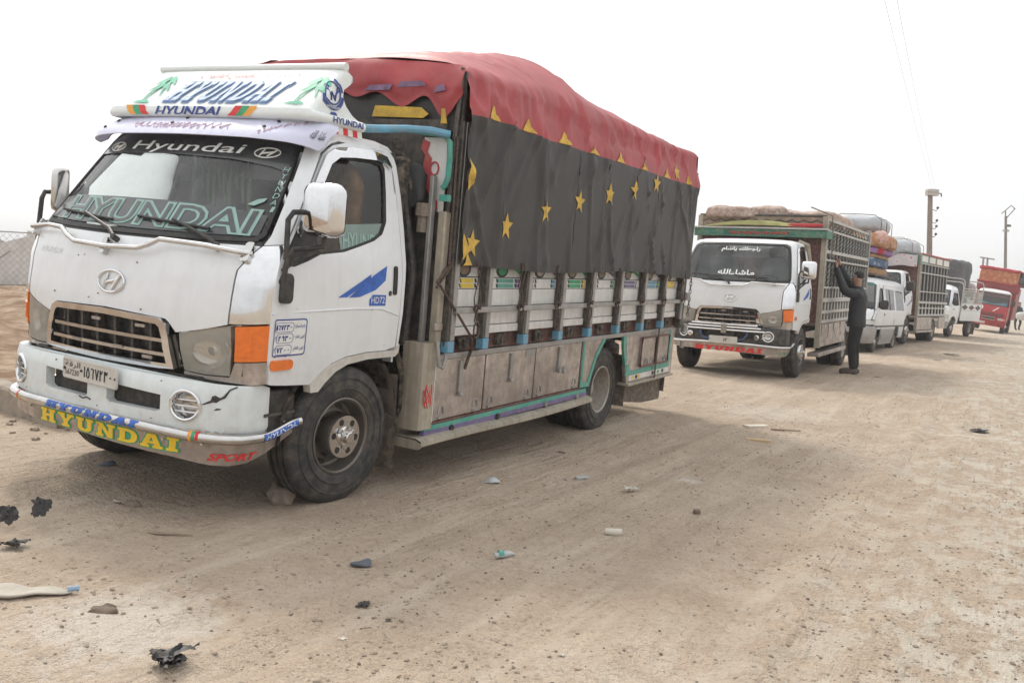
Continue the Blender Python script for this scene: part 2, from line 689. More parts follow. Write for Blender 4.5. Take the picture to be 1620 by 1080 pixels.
def glass_mat(name, tint, rough=.02, dirt_sheen=.12, dcol=DUST, dmin=0.0):
    m = bpy.data.materials.new(name)
    MATS[name] = m
    m.use_nodes = True
    t = m.node_tree
    t.nodes.remove(t.nodes['Principled BSDF'])
    N, L = t.nodes.new, t.links.new
    tr = N('ShaderNodeBsdfTransparent')
    tr.inputs['Color'].default_value = (*tint, 1)
    gl = N('ShaderNodeBsdfGlossy')
    gl.inputs['Roughness'].default_value = rough
    df = N('ShaderNodeBsdfDiffuse')
    df.inputs['Color'].default_value = (*dcol, 1)
    fr = N('ShaderNodeFresnel')
    fr.inputs['IOR'].default_value = 1.5
    ge = N('ShaderNodeNewGeometry')
    m0 = N('ShaderNodeMixShader')
    L(fr.outputs['Fac'], m0.inputs['Fac'])
    L(tr.outputs[0], m0.inputs[1])
    L(gl.outputs[0], m0.inputs[2])
    tc = N('ShaderNodeTexCoord')
    no = N('ShaderNodeTexNoise')
    no.inputs['Scale'].default_value = 4
    no.inputs['Detail'].default_value = 6
    L(tc.outputs['Object'], no.inputs['Vector'])
    mr = N('ShaderNodeMapRange')
    mr.inputs[1].default_value, mr.inputs[2].default_value = .35, .75
    mr.inputs[3].default_value = dmin
    mr.inputs[4].default_value = dirt_sheen
    L(no.outputs['Fac'], mr.inputs['Value'])
    m1 = N('ShaderNodeMixShader')
    L(mr.outputs['Result'], m1.inputs['Fac'])
    L(m0.outputs[0], m1.inputs[1])
    L(df.outputs[0], m1.inputs[2])
    L(m1.outputs[0], t.nodes['Material Output'].inputs['Surface'])
    return m


white = mat('white_paint', (.75, .77, .79), .30, 0, .03, 3, .09, (.55, 1.0, .40), coat=.3, streak=.07)
white2 = mat('white_paint_worn', (.70, .71, .72), .42, 0, .04, 3, .10, (.4, 1.1, .35))
arch_w = mat('arch_lip_dirty', (.60, .58, .54), .5, 0, .1, 6, .45)
bumper_w = mat('bumper_white', (.70, .755, .765), .40, 0, .04, 5, .14, (.4, .72, .35), streak=.10)
sign_w = mat('sign_white', (.74, .78, .77), .4, 0, .03, 4, .12)
visor_m = mat('visor_lavender', (.60, .61, .76), .3, 0, .06, 3, .06)
black_pl = mat('black_plastic', (.018, .018, .019), .5, 0, .2, 8, .18)
seal = mat('rubber_seal', (.012, .012, .013), .55, 0, .2, 8, .08)
dark = mat('dark_interior', (.035, .036, .038), .7, 0, .2, 5)
grey_in = mat('grey_interior', (.16, .16, .17), .7, 0, .2, 5)
under = mat('underbody', (.025, .023, .021), .8, 0, .3, 8, .5)
rubber = mat('tyre_rubber', (.030, .030, .031), .7, 0, .15, 4, .22, bump=.05, bscale=60)
chrome = mat('chrome', (.74, .74, .75), .07, 1, .05, 12, .04)
chrome_d = mat('chrome_dull', (.60, .59, .58), .18, 1, .10, 9, .12)
steel = mat('stake_steel', (.33, .325, .32), .45, .5, .18, 9, .35)
steel_d = mat('dark_steel', (.07, .068, .066), .55, .4, .2, 9, .35)
rim_m = mat('rim_steel', (.17, .155, .14), .42, .6, .18, 9, .55, dcol=(.22, .17, .13))
rim_r = mat('rim_grey_paint', (.40, .37, .33), .5, .2, .15, 8, .65, dcol=(.26, .20, .15))
alu = mat('dirty_aluminium', (.47, .42, .39), .36, .75, .30, 3.6, .75, dcol=(.30, .235, .185), streak=.30)
glass = glass_mat('cab_glass', (.92, .96, .95), .012, .20, (.42, .43, .42), .03)  # grey film: dust plus a painted stand-in for sky reflection
glass_s = glass_mat('side_glass', (.88, .92, .91), .012, .05)
lamp_c = glass_mat('lamp_cover', (.90, .89, .84), .05, .70, (.52, .49, .43), .38)
lamp_gl = mat('headlamp_lens', (.52, .51, .48), .12, .35, .12, 7, .28, coat=.6, dcol=(.42, .38, .30))
amber = mat('amber_lens', (.80, .17, .012), .16, 0, .12, 30, .06, coat=.8)
red_l = mat('red_lens', (.5, .02, .015), .2, 0, .1, 20)
teal = mat('teal_paint', (.06, .33, .27), .5, 0, .2, 9, .42)
purple = mat('purple_paint', (.15, .11, .27), .5, 0, .2, 9, .42)
blue_p = mat('light_blue_paint', (.12, .33, .48), .55, 0, .15, 9, .38)
yellow_p = mat('yellow_paint', (.72, .52, .04), .5, 0, .12, 9, .18)
maroon = mat('maroon_beam', (.11, .035, .035), .65, 0, .25, 8, .45)
band_w = mat('board_white', (.72, .715, .70), .5, 0, .06, 5, .18, (.9, 1.4, .22), streak=.18)
post_w = mat('post_weathered', (.36, .325, .26), .6, 0, .18, 6, .5, streak=.6, dcol=(.28, .22, .16))
red_deco = mat('red_painted', (.46, .07, .08), .55, 0, .15, 7, .25)
tarp_k = mat('tarp_black', (.030, .027, .026), .50, 0, .22, 2.2, .12, bump=.10, bscale=25, dcol=(.17, .14, .115), streak=.14)
tarp_r = mat('tarp_red', (.34, .040, .046), .5, 0, .20, 2.4, .30, bump=.12, bscale=25, dcol=(.42, .17, .15), streak=.12)
star_y = mat('star_yellow', (.60, .38, .045), .6, 0, .25, 14, .40, dcol=(.30, .22, .14))
navy = mat('print_navy', (.03, .055, .24), .5, 0, .15, 14)
blue_t = mat('print_blue', (.035, .12, .46), .5, 0, .25, 20)
skyblue = mat('sign_blue', (.19, .31, .56), .5, 0, .22, 30)
green_t = mat('print_green', (.05, .34, .16), .5, 0, .2, 16)
palm_g = mat('palm_green', (.13, .47, .31), .5, 0, .2, 18)
redtext = mat('print_red', (.66, .035, .035), .5, 0, .15, 20)
pink_t = mat('print_pink', (.62, .44, .52), .5, 0, .2, 20)
orange_t = mat('print_orange', (.80, .36, .06), .5, 0, .15, 20)
yel_t = mat('print_yellow', (.80, .53, .03), .45, 0, .10, 20)
mint = mat('film_mint', (.27, .42, .385), .5, 0, .08, 10)
film = mat('window_film', (.040, .044, .046), .22, 0, .2, 5, .08, coat=.4)
white_t = mat('print_white', (.78, .78, .76), .5, 0, .05, 10)
black_t = mat('print_black', (.02, .022, .03), .5, 0, .1, 10)
plate_m = mat('number_plate', (.60, .585, .55), .4, .15, .06, 9, .25)
strap_m = mat('strap_webbing', (.075, .045, .04), .8, 0, .3, 30, .3)
rope_m = mat('rope', (.20, .17, .14), .85, 0, .2, 60, .2)
wood = mat('wood_grey', (.28, .22, .165), .8, 0, .25, 12, .3)
mud_m = mat('mudflap_rubber', (.10, .085, .07), .85, 0, .2, 6, .6)
concrete = mat('concrete', (.25, .215, .175), .9, 0, .3, 5, .6, bump=.8, bscale=25)

# ------------------------------------------------------------------ terrain
TX, TY, TZ, TYAW = -1.7887, 5.62025, .03454, .49496
CS, CC = sin(TYAW), cos(TYAW)


def sv(x, y):
    return (x - TX) * CS + (y - TY) * CC, (x - TX) * CC - (y - TY) * CS


def sm(a, b, x):
    k = max(0, min(1, (x - a) / (b - a)))
    return k * k * (3 - 2 * k)


RISE = [(0, 0), (8, 0), (14.7, .135), (23.5, .16), (27, .27), (34, .41), (50, .33), (90, .5), (2000, .5)]
TILT = [(26.1, 50.3, radians(31), radians(7.5), 4.0), (15.6, 34.1, radians(41), radians(4), 3.5)]


def lerp_tab(t, x):
    for a, b in zip(t, t[1:]):
        if x <= b[0]:
            k = max(0, (x - a[0]) / (b[0] - a[0]))
            return a[1] + (b[1] - a[1]) * k
    return t[-1][1]


def nz(x, y, f, s=0): return noise.noise(Vector((x * f, y * f, s)))


def terrain(x, y, fine=True):
    s, v = sv(x, y)
    h = lerp_tab(RISE, y)
    near = 1 - sm(6, 12, s)
    h += max(0, min(3.5, .92 - v)) * .0373 * near
    lf = sm(3.4, 9, -v)
    h += lf * (.36 + .22 * nz(x, y, .35, 3) + .14 * nz(x, y, 1.1, 5) + .06 * nz(x, y, 2.9, 7)) * (1 - sm(16, 40, s) * .6)
    for cx, cy, yw, sl, r in TILT:
        dx, dy = x - cx, y - cy
        d = dx * dx + dy * dy
        if d < 9 * r * r:
            w = math.exp(-d / (r * r) * .8) if d > 2.0 else 1
            h -= (dx * cos(yw) - dy * sin(yw)) * math.tan(sl) * w
    if fine and y < 45:
        k = 1 - sm(20, 45, y)
        h += k * (.014 * nz(x, y, .8, 1) + .010 * nz(x, y, 2.3, 2) + .006 * nz(x, y, 7, 4) + .003 * nz(x, y, 13, 6))
        wob = .12 * nz(s, 0, .35, 8)
        for v0, w, d in ((1.75, .13, .026), (2.12, .10, .020), (2.75, .10, .016), (3.3, .15, .030), (3.72, .12, .022), (5.0, .2, .022), (5.45, .14, .016)):
            e = (v - v0 - wob) / w
            if abs(e) < 3:
                g = math.exp(-e * e)
                h -= d * g * k * (1 + .5 * nz(s, v, 3, 6)) * (.6 + .6 * nz(s, v0, .5, 9))
                e2 = abs(e) - 1.5
                h += d * .5 * math.exp(-e2 * e2 * 5) * k
    return h


def axis(a, b, fine0, fine1, step, g):
    out = [fine0]
    while out[-1] < fine1:
        out.append(out[-1] + step)
    st = step
    while out[-1] < b:
        st = min(st * g, 60)
        out.append(out[-1] + st)
    st = step
    lo = [fine0]
    while lo[0] > a:
        st = min(st * g, 60)
        lo.insert(0, lo[0] - st)
    return lo[:-1] + out


xs = axis(-900, 900, -4.2, 5.0, .05, 1.06)
ys = axis(-60, 1500, 2.0, 9.5, .045, 1.045)
gm = MB()
gm.v = [(x, y, terrain(x, y)) for y in ys for x in xs]
W_ = len(xs)
gm.f = [(j * W_ + i, j * W_ + i + 1, (j + 1) * W_ + i + 1, (j + 1) * W_ + i) for j in range(len(ys) - 1) for i in range(W_ - 1)]
me = bpy.data.meshes.new('ground')
me.from_pydata(gm.v, [], gm.f)
me.polygons.foreach_set('use_smooth', [True] * len(me.polygons))


def ground_material():
    m = bpy.data.materials.new('dusty_ground')
    m.use_nodes = True
    t = m.node_tree
    N, L = t.nodes.new, t.links.new
    bs = t.nodes['Principled BSDF']
    ge = N('ShaderNodeNewGeometry')
    mp = N('ShaderNodeMapping')                   # x across the road, y along it
    mp.vector_type = 'POINT'
    mp.inputs['Rotation'].default_value = (0, 0, TYAW)
    L(ge.outputs['Position'], mp.inputs['Vector'])
    def noi(scale, detail=6, rough=.6, vec=None, sc=None):
        n = N('ShaderNodeTexNoise')
        n.inputs['Scale'].default_value = scale
        n.inputs['Detail'].default_value = detail
        n.inputs['Roughness'].default_value = rough
        if sc:
            q = N('ShaderNodeMapping')
            q.inputs['Scale'].default_value = sc
            L(mp.outputs['Vector'], q.inputs['Vector'])
            L(q.outputs['Vector'], n.inputs['Vector'])
        else:
            L(mp.outputs['Vector'], n.inputs['Vector'])
        return n.outputs['Fac']
    def rng(x, a, b, c=0, d=1):
        r = N('ShaderNodeMapRange')
        r.inputs[1].default_value, r.inputs[2].default_value, r.inputs[3].default_value, r.inputs[4].default_value = a, b, c, d
        L(x, r.inputs['Value'])
        return r.outputs['Result']
    def mix(a, b, f):
        x = N('ShaderNodeMix')
        x.data_type = 'RGBA'
        for k, q in (('A', a), ('B', b)):
            if isinstance(q, tuple):
                x.inputs[k].default_value = (*q, 1)
            else:
                L(q, x.inputs[k])
        if isinstance(f, float):
            x.inputs['Factor'].default_value = f
        else:
            L(f, x.inputs['Factor'])
        return x.outputs['Result']
    def math_(op, a, b):
        x = N('ShaderNodeMath')
        x.operation = op
        for i, q in enumerate((a, b)):
            if isinstance(q, (int, float)):
                x.inputs[i].default_value = q
            else:
                L(q, x.inputs[i])
        return x.outputs['Value']
    big, mid, fin, crumb, tiny = noi(.45, 3), noi(2.2, 4, .65), noi(11, 4, .72), noi(34, 3, .75), noi(110, 2, .7)
    stre = noi(1.0, 3, .65, sc=(5.0, .55, 1))
    lines = noi(1.0, 3, .6, sc=(17.0, 1.0, 1))
    col = mix((.398, .310, .232), (.505, .408, .318), rng(mid, .32, .70))
    col = mix(col, (.548, .455, .362), rng(big, .45, .70, 0, .65))
    col = mix(col, (.30, .22, .155), rng(fin, .55, .76, 0, .50))
    col = mix(col, (.25, .19, .14), rng(crumb, .56, .68, 0, .62))
    col = mix(col, (.62, .54, .45), rng(crumb, .42, .30, 0, .45))
    col = mix(col, (.27, .205, .15), rng(tiny, .58, .70, 0, .45))
    col = mix(col, (.595, .51, .415), rng(stre, .52, .72, 0, .55))
    col = mix(col, (.33, .25, .18), math_('MULTIPLY', rng(lines, .54, .70, 0, .30), rng(noi(.55, 3), .42, .54)))
    sp = N('ShaderNodeSeparateXYZ')
    L(mp.outputs['Vector'], sp.inputs[0])
    # worn pale grey roadway showing through the dust to the right, in crusted patches
    edge = math_('ADD', sp.outputs['X'], rng(big, .2, .8, -1.4, 1.4))
    rd = rng(edge, -1.6, .8)
    crust = noi(4.6, 5, .7, sc=(1.5, .8, 1))
    worn = math_('MULTIPLY', rd, rng(crust, .46, .55, .0, .9))
    col = mix(col, mix((.475, .435, .365), (.58, .54, .465), rng(mid, .3, .7)), worn)
    edges = math_('MULTIPLY', rd, math_('MULTIPLY', rng(crust, .43, .465), rng(crust, .50, .465)))
    col = mix(col, (.27, .215, .165), math_('MULTIPLY', edges, .5))
    # pale spilt powder
    ge2 = ge.outputs['Position']
    for cx, cy, rr_, st in ((-1.35, 3.2, .42, .55), (1.30, 6.3, .10, .7), (-.35, 6.9, .25, .25), (3.0, 10.2, .9, .35)):
        vd = N('ShaderNodeVectorMath')
        vd.operation = 'DISTANCE'
        L(ge2, vd.inputs[0])
        vd.inputs[1].default_value = (cx, cy, 0)
        dd = math_('ADD', vd.outputs['Value'], rng(fin, .2, .8, -rr_ * .7, rr_ * .7))
        col = mix(col, (.62, .575, .52), rng(dd, rr_, rr_ * .35, 0, st))
    # soil beyond the kerb on the left: browner
    soil = rng(sp.outputs['X'], -7.2, -8.0)
    col = mix(col, mix((.24, .155, .10), (.44, .335, .24), rng(noi(1.8, 3, .7), .40, .60)), soil)
    L(col, bs.inputs['Base Color'])
    bs.inputs['Roughness'].default_value = .95
    bs.inputs['Specular IOR Level'].default_value = .15
    # fine relief: grit, crumbs, wheel streaks, crust edges
    hgt = math_('ADD', math_('MULTIPLY', fin, 1.5), math_('MULTIPLY', tiny, .30))
    hgt = math_('ADD', hgt, math_('MULTIPLY', crumb, .75))
    hgt = math_('ADD', hgt, math_('MULTIPLY', mid, 1.4))
    hgt = math_('ADD', hgt, math_('MULTIPLY', math_('MULTIPLY', lines, rng(noi(.55, 3), .42, .54)), 1.3))
    hgt = math_('ADD', hgt, math_('MULTIPLY', worn, .20))
    bp = N('ShaderNodeBump')
    bp.inputs['Strength'].default_value = .8
    bp.inputs['Distance'].default_value = .045
    L(hgt, bp.inputs['Height'])
    L(bp.outputs['Normal'], bs.inputs['Normal'])
    return m


gmat = ground_material()
ground = link('ground', me, gmat)
ground['kind'] = 'structure'

# loose grit and crumbs lying on the road surface
stone_m = mat('grit_stone', (.30, .245, .19), .9, 0, .35, 9)
stone_d = mat('grit_dark', (.16, .12, .092), .9, 0, .35, 9)


ICO_V = [(0, .526, .851), (0, -.526, .851), (0, .526, -.851), (0, -.526, -.851), (.526, .851, 0), (-.526, .851, 0), (.526, -.851, 0), (-.526, -.851, 0), (.851, 0, .526), (.851, 0, -.526), (-.851, 0, .526), (-.851, 0, -.526)]
ICO_F = [(0, 1, 8), (0, 8, 4), (0, 4, 5), (0, 5, 10), (0, 10, 1), (1, 10, 7), (1, 7, 6), (1, 6, 8), (8, 6, 9), (8, 9, 4), (4, 9, 2), (4, 2, 5), (5, 2, 11), (5, 11, 10), (10, 11, 7), (7, 11, 3), (7, 3, 6), (6, 3, 9), (9, 3, 2), (11, 2, 3)]


def pebble_field(name, n, m, smin, smax, region, seed, label):
    r = random.Random(seed)
    vs, fs = [], []
    k = 0
    while k < n:
        y = region[2] * (region[3] / region[2]) ** r.random()
        x = r.uniform(region[0], region[1]) * (.35 + y / 9)
        s, v = sv(x, y)
        if abs(v) < 1.2 and -1 < s < 5.8:
            continue
        if nz(x, y, .9, 11) + .8 * nz(x, y, 4, 12) + .25 * (v > 2) < r.uniform(-.35, .5):
            continue
        k += 1
        q = smin + (smax - smin) * r.random() ** 4
        a = r.uniform(0, 6.3)
        e, f_, h_ = q * r.uniform(.8, 1.4), q * r.uniform(.6, 1.0), q * r.uniform(.35, .7)
        ca, sa = cos(a), sin(a)
        z = terrain(x, y)
        b_ = len(vs)
        for p in ICO_V:
            j = r.uniform(.75, 1.2)
            px, py = p[0] * e * j, p[1] * f_ * j
            vs.append((x + px * ca - py * sa, y + px * sa + py * ca, z + h_ * .35 + p[2] * h_ * j))
        fs += [(b_ + i, b_ + j, b_ + l) for i, j, l in ICO_F]
    me_ = bpy.data.meshes.new(name)
    me_.from_pydata(vs, [], fs)
    o = link(name, me_, m)
    o['kind'] = 'stuff'
    o['label'] = label
    return o


pebble_field('grit', 13000, stone_m, .002, .012, (-2.6, 4.6, 2.2, 24), 1, 'pale grit and crumbs scattered over the dusty road')
pebble_field('dark_grit', 6000, stone_d, .0015, .0095, (-2.0, 4.8, 2.2, 24), 2, 'dark crumbs of tar and soil scattered over the dusty road')

# ------------------------------------------------------------------ left edge: kerb, fence, tents
kb = MB()
kp = [Vector((-9.2, 10.8)), Vector((-6.3, 8.72)), Vector((-3.98, 7.05)), Vector((-3.25, 6.52))]
dr = (kp[-1] - kp[0]).normalized()
nn = Vector((dr.y, -dr.x))
rows = []
for p in kp:
    z = terrain(p.x, p.y, False)
    row = []
    for d, h in ((-.02, -.1), (0, .17), (.02, .19), (.16, .20), (.18, .18), (.2, -.1)):
        q = p - nn * d
        row.append((q.x, q.y, z + h + .015 * nz(q.x, q.y, 3)))
    rows.append(row)
kb.quad_grid(rows).cap(rows[0]).cap(rows[-1], True)
kerb = part('concrete_kerb', kb, concrete, None)
tag(kerb, 'low grey concrete kerb behind the front bumper of the nearest truck', 'kerb')

galv = mat('galvanised_wire', (.36, .36, .35), .5, .6, .1, 20, .2)
fence = empty('chain_link_fence', loc=(0, 0, 0))
tag(fence, 'chain link fence with wire posts along the left edge before the tents', 'fence')
fa, fb = Vector((-17.0, 22.5)), Vector((-4.0, 25.0))
fd = (fb - fa).normalized()
FL = (fb - fa).length


def fpt(d, h):
    p = fa + fd * d
    return (p.x, p.y, .42 + h)


for i in range(6):
    part('fence_post', MB().tube([fpt(FL * i / 5, -.6), fpt(FL * i / 5, 1.72)], .03, 8), galv, fence)
for i in range(5):
    part('brace', MB().tube([fpt(FL * i / 5 + .1, .1), fpt(FL * i / 5 + 1.5, 1.2)], .022, 6), galv, fence)
part('top_wire', MB().tube([fpt(0, 1.68), fpt(FL, 1.68)], .018, 6), galv, fence)
wm = MB()
q = .17
n_ = int(FL / q)
for i in range(-10, n_):
    for sg in (1, -1):
        d0 = i * q if sg > 0 else i * q + 1.65
        a, b = [d0, 0.0], [d0 + sg * 1.65, 1.65]
        lo, hi = (a, b)
        for e in (a, b):
            if e[0] < 0 or e[0] > FL:
                k = ((0 if e[0] < 0 else FL) - a[0]) / (b[0] - a[0] + 1e-9)
        if 0 <= a[0] <= FL and 0 <= b[0] <= FL:
            wm.tube([fpt(*a), fpt(*b)], .0045, 3, False)
wo = part('wire_mesh', wm, galv, fence)
wo['kind'] = 'stuff'

canvas = mat('tent_canvas', (.62, .60, .58), .85, 0, .14, 1.4, .22, bump=.2, bscale=8)
canvas2 = mat('tent_canvas_blue', (.42, .43, .46), .85, 0, .12, 1.4, .2, bump=.2, bscale=8)


def tent(cx, cy, rz, w, d, h, m, label):
    t = empty('tent', Matrix.Translation((cx, cy, terrain(cx, cy, False) - .05)) @ Matrix.Rotation(rz, 4, 'Z'))
    tag(t, label, 'tent', 'tents behind the fence')
    n = 18
    prof = [(-w / 2, 0), (-w / 2 * .97, h * .45), (-w / 4, h * .74), (0, h), (w / 4, h * .74), (w / 2 * .97, h * .45), (w / 2, 0)]
    rows = []
    for i in range(n + 1):
        y = -d / 2 + d * i / n
        rows.append([(x + .06 * nz(y, z, 1.5, cx), y + .05 * nz(x, z, 1.2, cy), max(0, z - .10 * sin(pi * ((i % 6) / 6)) * (z / h) + .05 * nz(x * 2, y, 1.3, 2))) for x, z in prof])
    part('canvas', MB().quad_grid(rows).cap(rows[0]).cap(rows[-1], True), m, t, 50)
    part('door_flap', MB().prism([(-.55, .02), (.1, .02), (.35, 1.5), (-.3, 1.6)], lambda a, b, k: (a, -d / 2 - k, b), .03, .06), m, t)
    part('window', MB().prism([(w * .20, .7), (w * .36, .7), (w * .36, 1.15), (w * .20, 1.15)], lambda a, b, k: (a, -d / 2 - k, b), .03, .05), dark, t)
    for sx in (-1, 1):
        part('guy_rope', MB().tube([(sx * w / 2, -d / 2, h * .45), (sx * (w / 2 + 1.2), -d / 2 - .4, 0)], .012, 5), rope_m, t)


tent(-15.0, 29.5, radians(20), 4.6, 6, 1.55, canvas, 'pale grey canvas tent nearest behind the chain link fence')
tent(-22.5, 37, radians(28), 5, 6, 2.1, canvas2, 'bluish grey tent farther back at the left edge')
tent(-12.5, 42, radians(10), 5, 7, 2.0, canvas, 'pale tent half hidden behind the truck cab')

# ------------------------------------------------------------------ wheels
def wheel_meshes(R=.40, w=.21):
    tb = MB()
    prof = [(-.42 * w, .215), (-.5 * w, .24), (-.52 * w, .30), (-.5 * w, R - .05), (-.44 * w, R - .016), (-.36 * w, R - .003)]
    for c in (-.22, 0, .22):
        prof += [((c - .035) * w, R), ((c - .03) * w, R - .012), ((c + .03) * w, R - .012), ((c + .035) * w, R)]
    prof += [(.36 * w, R - .003), (.44 * w, R - .016), (.5 * w, R - .05), (.52 * w, .30), (.5 * w, .24), (.42 * w, .215)]
    tb.lathe(prof, 48)
    for rr in (.275, .335):                          # raised sidewall rings
        tb.lathe([(.518 * w, rr - .006), (.54 * w, rr - .003), (.54 * w, rr + .003), (.516 * w, rr + .006)], 48)
    tyre = tb.mesh('tyre', 40)
    fr = MB().lathe([(.40 * w, .217), (.47 * w, .222), (.485 * w, .214), (.44 * w, .205), (.2 * w, .196), (.02 * w, .19), (.0, .175), (.10 * w, .135), (.2 * w, .125)], 40)
    front = fr.mesh('rim', 30)
    hub = MB().lathe([(.0, .136), (.52 * w, .128), (.60 * w, .122), (.60 * w, .060), (.62 * w, .055), (.66 * w, .05), (.66 * w, .035), (.80 * w, .033), (.82 * w, .028), (.82 * w, 0)], 32)
    for k in range(3):
        a = 2 * pi * k / 3
        hub.box(.62 * w, .70 * w, -.012, .012, .03, .07, Matrix.Rotation(a, 3, 'X'))
    hubm = hub.mesh('hub_cover', 30)
    def discs(n, r, rad, x, ratio=1.0, ph=0):
        mb = MB()
        for k in range(n):
            a = 2 * pi * k / n + ph
            c = (cos(a) * r, sin(a) * r)
            ring = []
            for j in range(14):
                b = 2 * pi * j / 14
                e, f = rad * cos(b), rad * ratio * sin(b)
                ring.append((x, c[0] + e * cos(a) - f * sin(a), c[1] + e * sin(a) + f * cos(a)))
            mb.cap(ring)
        return mb
    holes = discs(6, .163, .020, .06 * w, 1.5, .3).mesh('hand_hole', 0)
    bolts = discs(6, .090, .019, .603 * w, 1.0).mesh('bolt_hole', 0)
    rr_ = MB().lathe([(.40 * w, .217), (.47 * w, .222), (.485 * w, .214), (.44 * w, .204), (.1 * w, .196), (-.35 * w, .188), (-.40 * w, .17), (-.30 * w, .10), (-.30 * w, .085), (-.1 * w, .08), (0, .07), (0, 0)], 40)
    rear = rr_.mesh('rim', 30)
    rholes = discs(6, .135, .022, -.338 * w, 1.3).mesh('hand_hole', 0)
    return dict(tyre=tyre, front=front, hub=hubm, holes=holes, bolts=bolts, rear=rear, rholes=rholes)


WM = wheel_meshes()


def wheel(parent, kind, loc, side, steer=0, roll=0, scale=1.0, rimmat=None):
    """the tyre, with its rim and what is on the rim as sub-parts"""
    o = link('wheel', WM['tyre'], rubber, parent)
    sx = scale if side > 0 else -scale
    o.matrix_local = Matrix.Translation(loc) @ Matrix.Rotation(steer, 4, 'Z') @ Matrix.Rotation(roll, 4, 'X') @ Matrix.Diagonal((sx, scale, scale, 1))
    if kind == 'front':
        link('rim', WM['front'], rim_m, o)
        link('hub_cover', WM['hub'], chrome_d, o)
        link('hand_hole', WM['holes'], seal, o)
        link('bolt_hole', WM['bolts'], seal, o)
    elif kind == 'rear':
        link('rim', WM['rear'], rimmat or rim_r, o)
        link('hand_hole', WM['rholes'], seal, o)
    return o


# ------------------------------------------------------------------ the light-truck cab shared by several trucks
CAB = Shell([(.70, -.84, -.60, .945, .46), (.90, -.865, -.60, .955, .47), (1.10, -.865, -.60, .965, .485), (1.30, -.835, -.585, .965, .49), (1.42, -.79, -.545, .955, .495),
             (1.46, -.755, -.515, .945, .495), (1.60, -.655, -.425, .92, .495), (1.80, -.51, -.295, .88, .49), (2.0, -.365, -.16, .835, .475), (2.05, -.32, -.12, .815, .465),
             (2.09, -.25, -.06, .78, .45), (2.12, -.12, .05, .70, .42), (2.135, .05, .12, .5, .35)])
BUMP = Shell([(.49, -.925, -.60, .885, -.56), (.53, -.955, -.62, .905, -.56), (.72, -.955, -.62, .905, -.56), (.775, -.935, -.61, .90, -.56)], 2.6)


def ell(a, b, ra, rb, n=20): return [(a + ra * cos(2 * pi * k / n), b + rb * sin(2 * pi * k / n)) for k in range(n)]


def rrect(a0, b0, a1, b1, r, n=4):
    out = []
    for cx, cy, st in ((a1 - r, b1 - r, 0), (a0 + r, b1 - r, 1), (a0 + r, b0 + r, 2), (a1 - r, b0 + r, 3)):
        for k in range(n + 1):
            t = pi / 2 * (st + k / n)
            out.append((cx + r * cos(t), cy + r * sin(t)))
    return out


def emblem(name, parent, fn, a, b, w, h, m, r=.006, off=.008):
    """slanted letter in an oval, in raised metal"""
    mb = MB()
    mb.tube([fn(a + w / 2 * cos(2 * pi * k / 36), b + h / 2 * sin(2 * pi * k / 36), off) for k in range(36)], r, 6, closed=True)
    for sg in (-1, 1):
        mb.tube([fn(a + sg * w * (.20 + .05 * (y)) + w * .09 * y, b + h * .40 * y * .95, off) for y in (-1, -.5, 0, .5, 1)], [r * .9, r * 1.3, r * 1.5, r * 1.3, r * .9], 6)
    mb.tube([fn(a - w * .23, b - h * .14, off), fn(a - w * .08, b - h * .02, off), fn(a + w * .08, b + h * .02, off), fn(a + w * .23, b + h * .14, off)], [r, r * 1.4, r * 1.4, r], 6)
    return part(name, mb, m, parent)


